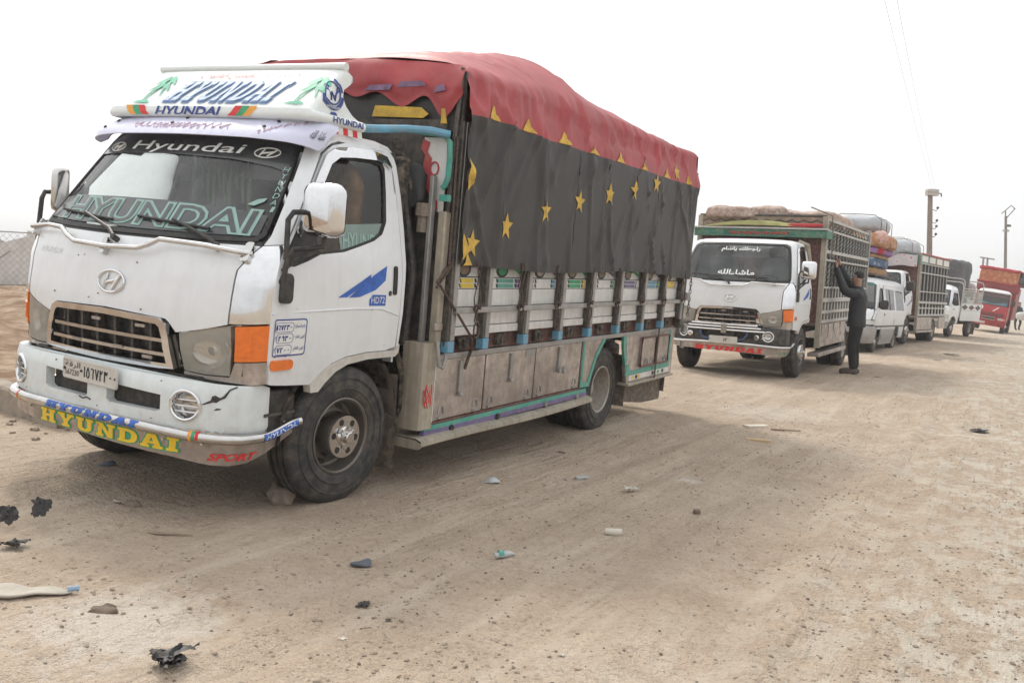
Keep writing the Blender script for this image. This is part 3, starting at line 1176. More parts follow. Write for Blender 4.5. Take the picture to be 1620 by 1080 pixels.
def build_cab(T, paint, corner, mirror_m=None):
    f, s = CAB.f, CAB.s_
    P = CAB.P
    wb_l = f((-.82, 1.475), (-.55, 1.462), (-.25, 1.458), (0, 1.456), (.25, 1.458), (.55, 1.462), (.82, 1.475))
    ws_out = wb_l + f((.845, 1.51), (.815, 1.68), (.765, 1.9), (.73, 2.015), (.65, 2.05), (.3, 2.058), (-.3, 2.058), (-.65, 2.05), (-.73, 2.015), (-.765, 1.9), (-.815, 1.68), (-.845, 1.51))
    cx = sum(p[0] for p in ws_out) / len(ws_out)
    # front panel
    fp = f((-.50, .985), (-.455, 1.03), (-.43, 1.047), (0, 1.062), (.43, 1.047), (.455, 1.03), (.50, .985), (.66, 1.02), (.785, 1.055), (.788, 1.2), (.79, 1.33), (.82, 1.39), (.85, 1.455)) + \
        f((.55, 1.448), (.25, 1.443), (0, 1.441), (-.25, 1.443), (-.55, 1.448), (-.85, 1.455), (-.82, 1.39), (-.79, 1.33), (-.788, 1.2), (-.785, 1.055), (-.66, 1.02))
    panel('front_panel', fp, paint, T, P, 0, .03)
    for sg in (1, -1):
        # polished corner panel between front and door
        cp = f((.795, 1.06), (.797, 1.2), (.80, 1.33), (.83, 1.39), (.862, 1.455)) + s((-.60, 1.47), (-.635, 1.42), (-.672, 1.31), (-.70, 1.18), (-.705, 1.075))
        cp = cp if sg > 0 else neg(cp)
        panel('corner_panel', cp, corner, T, P, .002, .03)
        hl = f((.518, .985), (.66, 1.012), (.80, 1.046)) + f((.81, .92), (.80, .795), (.68, .79), (.553, .797), (.53, .9))
        hl = hl if sg > 0 else neg(hl)
        h = panel('headlamp', hl, lamp_gl, T, P, -.055, 0)
        panel('lens', hl, lamp_c, h, P, -.003, .052, (), .05, .04)
        rows = []
        for rr_, oo in ((.098, -.020), (.094, -.024), (.085, -.034), (.06, -.046), (.03, -.052), (.012, -.048), (.001, -.03)):
            rows.append([P((1 if sg > 0 else -1) * CAB.fU(.69 + rr_ * 1.12 * cos(2 * pi * k / 26), .905 + rr_ * sin(2 * pi * k / 26)), .905 + rr_ * sin(2 * pi * k / 26), oo) for k in range(26)])
        part('reflector', MB().quad_grid(rows, True), chrome, h, 50)
        part('reflector_rim', MB().tube(rows[0], .005, 6, closed=True), chrome_d, h)
        am = f((.825, 1.048), (.90, 1.058)) + s((-.705, 1.066), (-.70, .97), (-.694, .885)) + f((.89, .878), (.826, .872), (.828, .96))
        am = am if sg > 0 else neg(am)
        a_ = panel('indicator_lamp', am, amber, T, P, .004, .05)
        lu = f((.846, .90), (.895, .903), (.90, 1.0), (.85, .99))
        lu = lu if sg > 0 else neg(lu)
        panel('bulb_housing', lu, amber, a_, P, .009, .006)
        un = f((.826, .865), (.89, .871)) + s((-.694, .878), (-.685, .82), (-.675, .765)) + f((.89, .757), (.70, .765), (.55, .775), (.55, .79), (.68, .783), (.80, .788))
        un = un if sg > 0 else neg(un)
        panel('lamp_trim', un, alu, T, P, -.003, .04)
        bk = f((.47, .75), (.93, .75), (.93, 1.06), (.80, 1.05), (.50, .99), (.45, 1.0))
        panel('lamp_backing', bk if sg > 0 else neg(bk), chrome_d, T, P, -.062, 0)
        # A pillar
        ap = f((.862, 1.462), (.868, 1.51), (.838, 1.68), (.788, 1.9), (.752, 2.02), (.66, 2.066)) + s((-.05, 2.085), (.02, 2.075), (-.12, 2.035), (-.235, 1.975), (-.30, 1.88), (-.43, 1.70), (-.555, 1.53), (-.60, 1.475))
        ap = ap if sg > 0 else neg(ap)
        panel('windscreen_pillar', ap, paint, T, P, .001, .05)
        # door
        do = s((-.68, .765), (-.50, .748), (-.315, .735), (-.245, .79), (-.15, .84), (-.03, .87), (.16, .884), (.33, .882), (.428, .90), (.438, 1.1), (.440, 1.3), (.436, 1.55), (.43, 1.8), (.42, 1.93),
               (.395, 2.0), (.33, 2.045), (.20, 2.058), (.03, 2.058), (-.11, 2.025), (-.215, 1.965), (-.285, 1.87), (-.415, 1.69), (-.545, 1.52), (-.605, 1.455), (-.64, 1.41), (-.675, 1.31), (-.70, 1.18), (-.705, 1.05), (-.695, .9))
        wi = s((-.575, 1.365), (-.50, 1.365), (-.40, 1.395), (-.30, 1.432), (-.10, 1.452), (.06, 1.492), (.18, 1.525), (.26, 1.565), (.31, 1.64), (.325, 1.75), (.345, 1.95), (.325, 1.985), (.27, 1.997), (.05, 1.99), (-.09, 1.98), (-.165, 1.945), (-.26, 1.83), (-.40, 1.66), (-.50, 1.53), (-.58, 1.44))
        if sg < 0:
            do, wi = neg(do), neg(wi)
        d = panel('door', do, paint, T, P, .003, .04, [wi])
        c_u = sum(p[0] for p in wi) / len(wi)
        c_z = sum(p[1] for p in wi) / len(wi)
        wi2 = [(c_u + (a - c_u) * .93, c_z + (b - c_z) * .93) for a, b in wi]
        panel('window_seal', wi, seal, d, P, .001, .03, [wi2])
        panel('window', wi2, glass_s, d, P, -.008, .004)
        qd = s((-.56, 1.38), (-.30, 1.44), (-.325, 1.73), (-.40, 1.645), (-.50, 1.52), (-.565, 1.44))
        panel('quarter_trim', qd if sg > 0 else neg(qd), seal, d, P, -.003, .006)
        dh = rrect(.352, 1.215, .385, 1.385, .014)
        dh = [(CAB.sU(a, b), b) for a, b in dh]
        panel('door_handle', dh if sg > 0 else neg(dh), seal, d, P, .012, .012)
        lk = [(CAB.sU(a, b), b) for a, b in ell(.325, 1.225, .013, .016, 10)]
        panel('lock', lk if sg > 0 else neg(lk), steel_d, d, P, .008, .006)
        # raised waist crease
        cr = MB().tube([P(sg * CAB.sU(y, z), z, .002) for y, z in ((-.69, 1.125), (-.3, 1.135), (0, 1.14), (.25, 1.135), (.43, 1.09))], .007, 6)
        part('crease', cr, paint, d)
        # wheel-arch lip
        lp = s((-.32, .73), (-.25, .785), (-.155, .835), (-.03, .865), (.16, .879), (.43, .877), (.462, .915), (.462, .865), (.43, .84), (.16, .842), (-.02, .825), (-.12, .79), (-.20, .735), (-.25, .69), (-.31, .69))
        panel('arch_lip', lp if sg > 0 else neg(lp), arch_w, T, P, .012, .05)
        # rear pillar
        rp = s((.445, .885), (.465, .92), (.477, 1.3), (.485, 1.6), (.482, 1.8), (.47, 1.98), (.44, 2.07), (.30, 2.105), (.02, 2.10), (-.03, 2.088), (.03, 2.066), (.20, 2.066), (.335, 2.053), (.403, 2.005), (.428, 1.933), (.438, 1.8), (.444, 1.55), (.448, 1.3), (.446, 1.1))
        panel('rear_pillar', rp if sg > 0 else neg(rp), paint, T, P, .0, .05)
        # rain guard over the side window
        rg = s((-.50, 1.555), (-.40, 1.69), (-.28, 1.86), (-.195, 1.965), (-.10, 2.01), (.05, 2.028), (.25, 2.033), (.36, 2.015), (.395, 1.965), (.385, 1.95), (.34, 1.975), (.25, 1.985), (.05, 1.975), (-.085, 1.96), (-.165, 1.915), (-.25, 1.80), (-.38, 1.62), (-.47, 1.51))
        panel('rain_guard', rg if sg > 0 else neg(rg), chrome, T, P, .024, .012)
        # mirror on its arm
        hw = .108 if sg > 0 else .075
        mx = 1.088 if sg > 0 else 1.0
        mi = rrect(-hw, -.138, hw, .138, .05, 5)
        rows = []
        for dpt, sc in ((.055, .72), (.045, .9), (.02, .985), (-.02, 1.0), (-.05, .97), (-.055, .93)):
            rows.append([(sg * (mx + a * sc), -.455 - dpt + (0 if sg > 0 else .5 * a), 1.665 + b * sc) for a, b in mi])
        mo = part('mirror', MB().quad_grid(rows, True).cap(rows[0]).cap(rows[-1], True), mirror_m or (chrome if sg > 0 else chrome_d), T, 50)  # far shell in duller chrome, standing in for its shade
        part('mirror_glass', MB().cap([(sg * (mx + a * .9), -.398 + (0 if sg > 0 else .5 * a), 1.665 + b * .9) for a, b in mi]), chrome, mo)
        arm = MB().tube([(sg * .955, -.60, 1.28), (sg * .985, -.60, 1.31), (sg * .99, -.59, 1.42), (sg * 1.0, -.56, 1.455), (sg * mx, -.44, 1.48), (sg * mx, -.43, 1.56)], .014, 8)
        arm.tube([(sg * .985, -.595, 1.40), (sg * .975, -.585, 1.60), (sg * .985, -.56, 1.64), (sg * 1.0, -.42, 1.65), (sg * mx, -.40, 1.66)], .014, 8)
        arm.tube([(sg * .96, -.59, 1.34), (sg * 1.0, -.55, 1.40), (sg * (mx - .03), -.45, 1.475)], .012, 8)
        part('mirror_arm', arm, black_pl, mo)
        mbz = rrect(-.045, -.075, .045, .075, .03)
        part('mirror_base', panel_mb([(CAB.sU(-.585 + a, 1.255 + b), 1.255 + b) for a, b in mbz], (lambda u, z, o: P(sg * u, z, o) if sg > 0 else P(-u, z, o)), .035, .035), black_pl, mo, 50)
    # roof
    rows = []
    for k, z in enumerate((2.058, 2.075, 2.09, 2.107, 2.12, 2.128, 2.135)):
        us = [-2 + 4 * j / 60 for j in range(61)]
        rows.append([P(u, z, -.001) for u in us])
    rf = MB().quad_grid(rows)
    last = rows[-1]
    rf.quad_grid([last, [(p.x * .5, .18 + (p.y - .18) * .4, 2.142) for p in last], [(0, .2, 2.145)] * len(last)])
    part('roof', rf, paint, T, 50)
    # rear wall with window opening closed by glass
    rw = panel('rear_wall', [(-.93, .80), (.93, .80), (.945, 1.3), (.90, 1.7), (.82, 2.0), (.6, 2.1), (-.6, 2.1), (-.82, 2.0), (-.90, 1.7), (-.945, 1.3)], paint, T,
               lambda a, b, o: (a, .455 + o, b), 0, .02, [[(-.55, 1.5), (.55, 1.5), (.52, 1.85), (-.52, 1.85)]], .3, .3)
    part('rear_window', MB().cap([(-.55, .455, 1.5), (.55, .455, 1.5), (.52, .455, 1.85), (-.52, .455, 1.85)]), glass_s, rw)
    # windscreen with black border
    n = len(ws_out)
    zc = 1.75
    inner = [(a * .965, zc + (b - zc) * .93) for a, b in ws_out]
    w = panel('windscreen', inner, glass, T, P, -.006, .004, (), .06, .05)
    panel('windscreen_seal', ws_out, seal, w, P, .002, .03, [[(a * .962, zc + (b - zc) * .925) for a, b in ws_out]])
    cw = f((-.86, 1.458), (-.5, 1.445), (0, 1.44), (.5, 1.445), (.86, 1.458), (.845, 1.48), (.5, 1.466), (0, 1.46), (-.5, 1.466), (-.845, 1.48))
    panel('cowl', cw, seal, T, P, -.004, .03)
    # wipers
    for pts in (((-.02, 1.415), (-.10, 1.45), (-.30, 1.505), (-.40, 1.53)), ((.66, 1.425), (.60, 1.45), (.42, 1.505), (.30, 1.535))):
        wp = part('wiper', MB().tube([CAB.F(t, z, .03) for t, z in pts], [.012, .011, .008, .006], 6), black_pl, T)
        e = pts[-1][0]
        part('wiper_blade', MB().tube([CAB.F(e + d, 1.538 - .06 * d - .012, .016) for d in (-.27, -.1, .1, .25)], .008, 6), seal, wp)
        part('wiper_pivot', MB().tube([CAB.F(*pts[0], -.01), CAB.F(*pts[0], .04)], .016, 8), black_pl, wp)
    # grille
    go = f((-.405, 1.046), (0, 1.058), (.405, 1.046), (.445, 1.025), (.47, .96), (.505, .80), (.40, .792), (0, .785), (-.40, .792), (-.505, .80), (-.47, .96), (-.445, 1.025))
    gi = f((-.39, 1.015), (0, 1.026), (.39, 1.015), (.41, 1.0), (.43, .95), (.458, .822), (.38, .82), (0, .815), (-.38, .82), (-.458, .822), (-.43, .95), (-.41, 1.0))
    g = panel('grille', gi, black_pl, T, P, -.05, 0)
    panel('grille_frame', go, chrome, g, P, .022, .06, [gi], .07, .03)
    for z, tw in ((.935, .425), (.865, .44)):
        mb = MB()
        us = [CAB.fU(-tw + 2 * tw * k / 24, z) for k in range(25)]
        mb.quad_grid([[P(u, z - .012, .0) for u in us], [P(u, z - .010, .012) for u in us], [P(u, z + .008, .012) for u in us], [P(u, z + .012, .0) for u in us], [P(u, z + .012, -.03) for u in us]])
        part('grille_bar', mb, chrome_d, g)
    for t in (-.33, -.20, -.07, .07, .20, .33):
        part('grille_rib', MB().prism([(t - .008, .82), (t + .008, .82), (t + .008, 1.015), (t - .008, 1.015)], lambda a, b, o: CAB.F(a, b, o), -.045, -.004), steel_d, g)
    for t, z in ((-.05, .995), (.28, .995), (-.22, .865), (.12, .868), (.33, .84)):
        part('grille_clip', MB().prism(rrect(t - .035, z - .008, t + .035, z + .008, .006, 2), lambda a, b, o: CAB.F(a, b, o), .012, .018), alu, g)
    emblem('emblem', T, CAB.F, .025, 1.197, .20, .115, chrome)
    # interior
    part('dashboard', MB().quad_grid([[(x, y, z) for x in (-.86, -.4, 0, .4, .86)] for y, z in ((-.60, 1.2), (-.62, 1.40), (-.45, 1.445), (-.28, 1.42), (-.22, 1.2), (-.22, .85))]), dark, T)
    for t in (-.45, .42):
        sb = part('seat', softbox_mb(.55, .5, .22, .3, .01, 3, 6), grey_in, T)
        sb.location = (t, .08, .98)
        bb = part('seat_back', softbox_mb(.52, .16, .72, .3, .01, 4, 6), grey_in, T)
        bb.location = (t, .34, 1.15)
        hr = part('head_rest', softbox_mb(.28, .10, .17, .4, .01, 5, 6), grey_in, T)
        hr.location = (t, .36, 1.86)
    part('steering_wheel', MB().tube([(.42 + .2 * cos(a), -.24 + .12 * sin(a), 1.42 + .15 * sin(a)) for a in [2 * pi * k / 28 for k in range(28)]], .016, 7, closed=True)
         .tube([(.42, -.24, 1.42), (.42, -.42, 1.25)], .03, 7).tube([(.24, -.24, 1.42), (.60, -.24, 1.42)], .014, 6), dark, T)
    part('cab_floor', MB().box(-.86, .86, -.72, .44, .80, .86), dark, T)
    part('headliner', MB().box(-.66, .66, -.15, .42, 2.035, 2.05), grey_in, T)
    part('wheel_house', MB().quad_grid([[(x, .50 * cos(a), .42 + .47 * sin(a)) for x in (-.93, -.5, .5, .93)] for a in [pi * k / 10 for k in range(11)]]), under, T)


def build_bumper(T, paint, plate_text=True, fog=True):
    B = BUMP
    f = B.f
    zs = (.492, .50, .53, .6, .72, .76, .775)
    out = [(-1.9, .505), (-1.5, .50), (-1.0, .50)] + f((-.86, .505), (-.6, .52), (0, .532), (.6, .52), (.86, .505)) + [(1.0, .50), (1.5, .50), (1.9, .505), (1.9, .735), (1.4, .745), (1.0, .752)] + f((.86, .757), (.6, .768), (0, .775), (-.6, .768), (-.86, .757)) + [(-1.0, .752), (-1.4, .745), (-1.9, .735)]
    hol = [f((-.36, .60), (-.33, .588), (-.02, .586), (.0, .60), (.0, .69), (-.36, .70)), f((.15, .60), (.17, .588), (.49, .588), (.515, .60), (.515, .675), (.15, .69))]
    for t in (-.655, .655):
        hol.append(f(*ell(t, .64, .068, .068, 18)))
    b = panel('bumper', out, paint, T, B.P, 0, .05, hol, .06, .03)
    # top flange
    us = [-1.9 + 3.8 * k / 60 for k in range(61)]
    part('bumper_top', MB().quad_grid([[B.P(u, .735 + .04 * (1 - min(1, abs(u)) ** 2), 0) for u in us], [B.P(u, .74 + .04 * (1 - min(1, abs(u)) ** 2), -.05) for u in us], [B.P(u, .73, -.10) for u in us]]), paint, b)
    for h in hol[:2]:
        panel('air_opening', h, black_pl, b, B.P, -.055, 0)
    for i, t in enumerate((-.655, .655)):
        rows = [[B.F(t + r * cos(a), .64 + r * sin(a), o) for a in [2 * pi * k / 24 for k in range(24)]] for r, o in ((.07, .0), (.066, -.04), (.05, -.055), (.001, -.06))]
        fo = part('fog_lamp', MB().quad_grid(rows, True), chrome_d if i else black_pl, T)
        part('fog_ring', MB().tube([B.F(t + .074 * cos(a), .64 + .074 * sin(a), .004) for a in [2 * pi * k / 30 for k in range(30)]], .010, 7, closed=True), chrome, fo)
        for dz in (-.035, -.005, .025):
            hw = sqrt(.066 ** 2 - dz ** 2)
            part('fog_louvre', MB().tube([B.F(t - hw, .64 + dz, -.008), B.F(t + hw, .64 + dz, -.008)], .005, 6), chrome_d, fo)
    return b

# ------------------------------------------------------------------ nearest truck
def pose(x, y, z, yaw, roll=0, pitch=0):
    """local x across (towards the road), y rearwards, z up"""
    B = Matrix(((sin(yaw), cos(yaw), 0), (cos(yaw), -sin(yaw), 0), (0, 0, 1))).transposed()
    c, s = cos(roll), sin(roll)
    Rr = Matrix(((1, 0, 0), (0, c, s), (0, -s, c)))
    c, s = cos(pitch), sin(pitch)
    Rp = Matrix(((c, 0, s), (0, 1, 0), (-s, 0, c)))
    R = B @ Rp @ Rr
    m = Matrix((R.col[1], R.col[0], R.col[2])).transposed().to_4x4()
    m.translation = (x, y, z)
    return m


def put_wheels(T, body, ground, wb, tr_f=.845, tr_r=.865, R=.40, steer=0, scale=1.0, dual=True, rimmat=None):
    inv = body.inverted()
    def at(s, t): return (inv @ (ground @ Vector((t, s, R * scale - .012))))
    for sg in (1, -1):
        wheel(T, 'front', at(0, sg * tr_f), sg, steer, sg * .7 + .2, scale)
        wheel(T, 'rear', at(wb, sg * tr_r), sg, 0, sg * 1.3, scale, rimmat)
        if dual:
            wheel(T, 'inner', at(wb, sg * (tr_r - .235)), sg, 0, .5, scale)
    a, b = at(0, -.7), at(0, .7)
    part('front_axle', MB().tube([a, b], .05, 8), under, T)
    a, b = at(wb, -.6), at(wb, .6)
    part('rear_axle', MB().tube([a, (a + b) / 2 + Vector((-.02, 0, 0)), b], [.07, .15, .07], 10), under, T)


M1 = pose(TX, TY, TZ, TYAW, .05837, -.02708)
G1 = pose(TX, TY, TZ, TYAW, radians(2.14), 0)
T1 = empty('cargo_truck', M1)
tag(T1, 'white cab cargo truck in front with decorated roof sign and stake sides', 'truck', 'trucks parked in the convoy')
build_cab(T1, white, chrome)
put_wheels(T1, M1, G1, 3.735, steer=radians(-4))
bmp = build_bumper(T1, bumper_w)
F, S = CAB.F, CAB.S
BF = BUMP.F
# scrape and crack in the bumper
sc_ = MB().tube([BF(.742, .655, .002), BF(.775, .672, .002), BF(.80, .678, .002), BF(.83, .70, .002), BF(.845, .735, .002), BF(.865, .75, .002)], [.003, .006, .004, .007, .004, .004], 5)
sc_.prism([(.775, .675), (.80, .668), (.82, .69), (.795, .705), (.782, .70)], BF, -.002, .002)
sc_.prism([(.79, .628), (.815, .633), (.82, .64), (.80, .64)], BF, -.002, .002)
sc_.tube([BF(-.06, .582, .002), BF(-.03, .575, .002), BF(0, .585, .002), BF(.03, .577, .002)], .004, 5)
part('crack', sc_, black_pl, bmp)
part('bumper_gap_shade', panel_mb(BUMP.f((-.86, .70), (0, .72), (.86, .70), (.86, .80), (0, .81), (-.86, .80)), lambda u, z, o: BUMP.P(u, .75, o) + Vector((0, 0, z - .75)), -.09, 0), black_pl, T1)  # dark sheet standing in for the shade between bumper and cab
# number plate
pl = part('number_plate', MB().prism(rrect(-.215, -.056, .215, .056, .014), lambda a, b, o: Vector((.045 + a, -.972 - o, .722 + b - .02 * a)), 0, .006), plate_m, T1)
PLF = lambda a, b, o: Vector((.045 + a, -.978 - o, .722 + b - .02 * a))
part('plate_rim', MB().tube([PLF(a, b, .001) for a, b in rrect(-.208, -.049, .208, .049, .012)], .004, 5, closed=True), plate_m, pl)
dg = MB()
ar_digits(dg, '1', PLF, -.055, -.03, .03, .055, .0035, .001)
ar_digits(dg, '567230', PLF, -.03, -.03, .035, .055, .0035, .001)
part('plate_digits', dg, black_t, pl)
lettering('plate_latin_digits', '567230', black_t, pl, PLF, (-.195, -.034, -.085, -.006), .002)
lettering('plate_word', arabic('الرقة'), black_t, pl, PLF, (-.195, .0, -.075, .038), .002, 0, .004)
part('plate_screw', MB().add([], []).lathe([(-.984, .006), (-.978, .008)], 10, 'y', (-.155, 0, .722)).lathe([(-.984, .0), (-.984, .006)], 10, 'y', (-.155, 0, .722)).lathe([(-.984, 0), (-.984, .006), (-.978, .008)], 10, 'y', (.245, 0, .715)).lathe([(-.984, 0), (-.984, .006), (-.978, .008)], 10, 'y', (-.02, 0, .722)), black_pl, pl)
# chrome tube and lettered skirt below the bumper: positions by arc length along the bumper contour
_arc = []
_q = None
_d = 0.0
for k in range(401):
    p_ = BUMP.Q(k / 400, .60)
    if _q is not None:
        _d += (p_ - _q).length
    _arc.append((_d, k / 400))
    _q = p_


def BX(d, z, off=0):
    """point at arc length d from the middle of the bumper, height z, off outwards"""
    a = abs(d)
    sg = 1 if d >= 0 else -1
    if a <= _arc[-1][0]:
        u = lerp_tab(_arc, a)
        p = BUMP.P(sg * u, .60, off)
    else:
        p = Vector((sg * (.905 + off), -.62 + (a - _arc[-1][0]), 0))
    return Vector((p.x, p.y, z))


TBZ = lambda d: .507 - .022 * sm(.3, .95, abs(d)) + .05 * sm(1.08, 1.34, abs(d))
tds = [-1.30 + 2.64 * k / 90 for k in range(91)]
tb = part('chrome_bar', MB().tube([BX(d, TBZ(d), .012) for d in tds], .027, 12), chrome_d, T1)
for t0, cols in ((-.62, (redtext, green_t, orange_t)), (.70, (orange_t, green_t, redtext))):
    for k, cm in enumerate(cols):
        part('colour_band', MB().tube([BX(t0 + .018 * k + d, TBZ(t0), .012) for d in (0, .016)], .0278, 12), cm, tb)
TUB = lambda a, b, o: BX(a, TBZ(a) + b, .012 + sqrt(max(.0, .0275 ** 2 - b ** 2)) + o)
slab_word('bar_lettering', 'HYUNDAI', blue_t, tb, TUB, (-.30, -.014, .40, .022), .0012, .5, .3)
part('bar_label', panel_mb([(1.06, -.016), (1.31, -.016), (1.31, .018), (1.06, .018)], TUB, .0008, 0, (), .03, .008), blue_t, tb)
lettering('bar_side_lettering', 'HYUNDAI', white_t, tb, TUB, (1.075, -.012, 1.30, .014), .002, .2, .012)
SKF = lambda a, b, o: BX(a, b, .004 + o - .12 * (.49 - b))
skp = [(-1.05, .475), (-.5, .49), (0, .495), (.5, .49), (1.0, .475), (1.30, .51), (1.30, .475), (1.12, .39), (1.0, .358), (.90, .345), (.80, .347), (.60, .368), (0, .388), (-.6, .392), (-.9, .398), (-1.05, .42)]
sk = panel('bumper_skirt', skp, alu, T1, SKF, 0, .006, (), .08, .04)
slab_word('skirt_outline', 'HYUNDAI', green_t, sk, SKF, (-.40, .396, .64, .470), .0015, .12, .75)
slab_word('skirt_lettering', 'HYUNDAI', yel_t, sk, SKF, (-.40, .396, .64, .470), .004, .12, 0)
lettering('skirt_word', 'SPORT', redtext, sk, SKF, (.785, .372, 1.03, .408), .003, .6, .03)
for t in (-.5, .1, .55, .76, 1.1):
    part('bolt', MB().tube([SKF(t, .455, 0), SKF(t, .455, .012)], .007, 6), chrome_d, sk)
# fixing of the step behind the bumper
part('step_box', MB().box(.60, .90, -.58, -.36, .45, .72), black_pl, T1, bevel=.02)
part('step_tread', MB().box(.885, .915, -.60, -.38, .585, .60), steel_d, T1)
part('tow_bracket', MB().box(.90, .905, -.47, -.39, .51, .545), plate_m, T1)
# windscreen films and lettering
f = CAB.f
wsb = T1.children
panel('sun_strip', f((-.775, 1.895), (-.5, 1.907), (0, 1.912), (.4, 1.90), (.66, 1.872), (.765, 1.845)) + f((.745, 1.96), (.70, 2.03), (0, 2.045), (-.70, 2.03), (-.745, 1.96)), film, T1, CAB.P, .0015, 0)
panel('lower_film', f((-.812, 1.505), (-.5, 1.492), (0, 1.487), (.5, 1.492), (.812, 1.505), (.80, 1.61), (.6, 1.632), (.2, 1.648), (-.2, 1.648), (-.6, 1.64), (-.79, 1.622)), film, T1, CAB.P, .0015, 0)
lettering('script_lettering', 'Hyundai', white_t, T1, F, (-.44, 1.915, .42, 1.985), .004, .35, .006)
emblem('film_emblem', T1, F, .59, 1.945, .15, .055, white_t, .0035, .003)
emblem('film_emblem', T1, F, -.60, 1.945, .15, .055, white_t, .0035, .003)
lettering('film_letter_outline', 'HYUNDAI', mint, T1, F, (-.64, 1.508, .755, 1.628), .004, -.05, .06)
lettering('film_letter_fill', 'HYUNDAI', film, T1, F, (-.64, 1.508, .755, 1.628), .007, -.05, -.004)
for i, c in enumerate('HYUNDAI'):
    lettering('film_side_letter', c, mint, T1, F, (.735 + .008 * i - (.0 if c != 'I' else -.012), 1.845 - i * .036, .765 + .008 * i - (.0 if c != 'I' else .002), 1.873 - i * .036), .004)
part('film_leaf', MB().prism([(.66, 1.66), (.70, 1.655), (.74, 1.68), (.745, 1.70), (.70, 1.69)], F, .001, .003), mint, T1)
# tassels behind the glass
tas = MB()
for k in range(9):
    x = .02 + .045 * k
    tas.tube([(x, -.26, 1.96), (x + .01 * sin(k), -.27, 1.80 - .05 * (k % 3)), (x + .015, -.27, 1.74 - .07 * (k % 3))], [.012, .014, .010], 6)
part('tassel_fringe', tas, mat('tassel', (.16, .19, .14), .9), T1)
part('hanging_charm', softbox_mb(.09, .02, .12, .5, .01, 9, 5), dark, T1).location = (-.05, -.33, 1.76)
cv = softbox_mb(.50, .10, .62, .3, .03, 6, 10, 6)
cv.v = [(p[0] + .50, p[1] + .26, p[2] + 1.36) for p in cv.v]
part('seat_cover', cv, mat('seat_cover_tan', (.34, .18, .08), .9, 0, .5, 7), T1, 60)
# chrome rail across the front
rl = [(-.86, 1.415), (-.62, 1.428), (-.47, 1.424), (-.38, 1.395), (-.30, 1.37), (-.04, 1.362), (.20, 1.372), (.27, 1.395), (.33, 1.42), (.6, 1.416), (.80, 1.404)]
rpts = [F(t, z, .045) for t, z in rl]
rail = part('grab_rail', MB().tube([rpts[0] + Vector((-.06, .10, 0))] + rpts + [rpts[-1] + Vector((.03, .05, -.004))], .014, 9), chrome_d, T1)
for t, z in ((-.84, 1.415), (-.07, 1.363), (.82, 1.402)):
    part('rail_bracket', MB().prism(rrect(t - .018, z - .035, t + .018, z + .05, .012), F, .0, .035), chrome_d, rail)
lettering('badge', 'HYUNDAI', chrome_d, T1, F, (-.70, 1.305, -.46, 1.335), .004, .2, .006)
# stone chips and rust flecks along exposed edges
chip = MB()
rc = random.Random(5)
for k in range(20):
    if k < 7:
        t_, z_ = rc.uniform(-.75, .75), rc.choice((1.06, 1.07, 1.09, 1.12, 1.2, 1.3)) + rc.uniform(0, .03)
        fn_ = CAB.F
    elif k < 13:
        t_, z_ = rc.uniform(-.68, .40), rc.choice((.78, .90, 1.13, 1.14)) + rc.uniform(0, .015)
        if z_ < .9 and t_ > -.35:
            z_ = .90 + rc.uniform(0, .02)
        fn_ = CAB.S
    else:
        t_, z_ = rc.uniform(-.8, .8), rc.choice((.545, .555, .73, .74)) + rc.uniform(0, .01)
        fn_ = BUMP.F
    q_ = rc.uniform(.002, .005)
    chip.prism([(t_ + q_ * rc.uniform(.6, 1.6) * cos(a), z_ + q_ * rc.uniform(.5, 1.1) * sin(a)) for a in [2 * pi * j / 7 for j in range(7)]], fn_, .001, .0045)
part('paint_chips', chip, mat('rust_fleck', (.14, .075, .045), .8, 0, .3, 40), T1, 0)['kind'] = 'stuff'
# door decals
dn = lambda poly: panel_mb(poly, S, .0055, 0, (), .05, .04)
part('door_stripe', dn([(-.15, 1.205), (-.075, 1.205), (.125, 1.30), (.135, 1.335)]), blue_t, T1, 0)
part('door_stripe', dn([(-.06, 1.203), (.04, 1.206), (.18, 1.245), (.27, 1.30), (.285, 1.385), (.15, 1.325)]), blue_t, T1, 0)
part('door_badge', dn([(.13, 1.155), (.285, 1.152), (.285, 1.215), (.16, 1.218), (.13, 1.19)]), blue_t, T1, 0)
lettering('door_badge_lettering', 'HD72', white_t, T1, S, (.145, 1.167, .272, 1.205), .0075)
o_, i_ = rrect(-.645, .905, -.385, 1.098, .018), rrect(-.638, .912, -.392, 1.091, .014)
stk = part('weight_label', panel_mb(i_, S, .005, 0, (), .06, .05), white_t, T1, 0)
part('label_border', panel_mb(o_, S, .0055, 0, [i_], .06, .05), navy, stk, 0)
lb = MB()
for z, d, a0, n in ((1.055, '567230', -.625, 6), (.998, '2930', -.595, 4), (.938, '7200', -.600, 4)):
    wd = .13 / 6 if n == 6 else .10 / 4
    ar_digits(lb, d, S, a0, z - .013, wd, .027, .0024, .0065)
    w_ = wd * n
    lb.tube([S(a, b, .006) for a, b in rrect(a0 - .012, z - .023, a0 + w_ + .010, z + .025, .018)], .0013, 4, closed=True)
part('label_digits', lb, navy, stk)
for z, wrd, a0, a1 in ((1.045, 'رقم السيارة', -.475, -.40), (.988, 'الوزن الفارغ', -.475, -.40), (.928, 'الوزن القائم', -.475, -.40), (.988, 'كغ', -.632, -.612), (.928, 'كغ', -.636, -.614)):
    lettering('label_word', arabic(wrd), navy, stk, S, (a0, z, a1, z + .026), .0065, 0, .01)
part('side_marker', panel_mb(rrect(-.662, .835, -.475, .888, .024), S, .016, .016, (), .04, .03), amber, T1, 50)
lettering('window_film_letters', 'HYUNDAI', mint, T1, S, (-.10, 1.475, .27, 1.56), -.003, .1, .02)
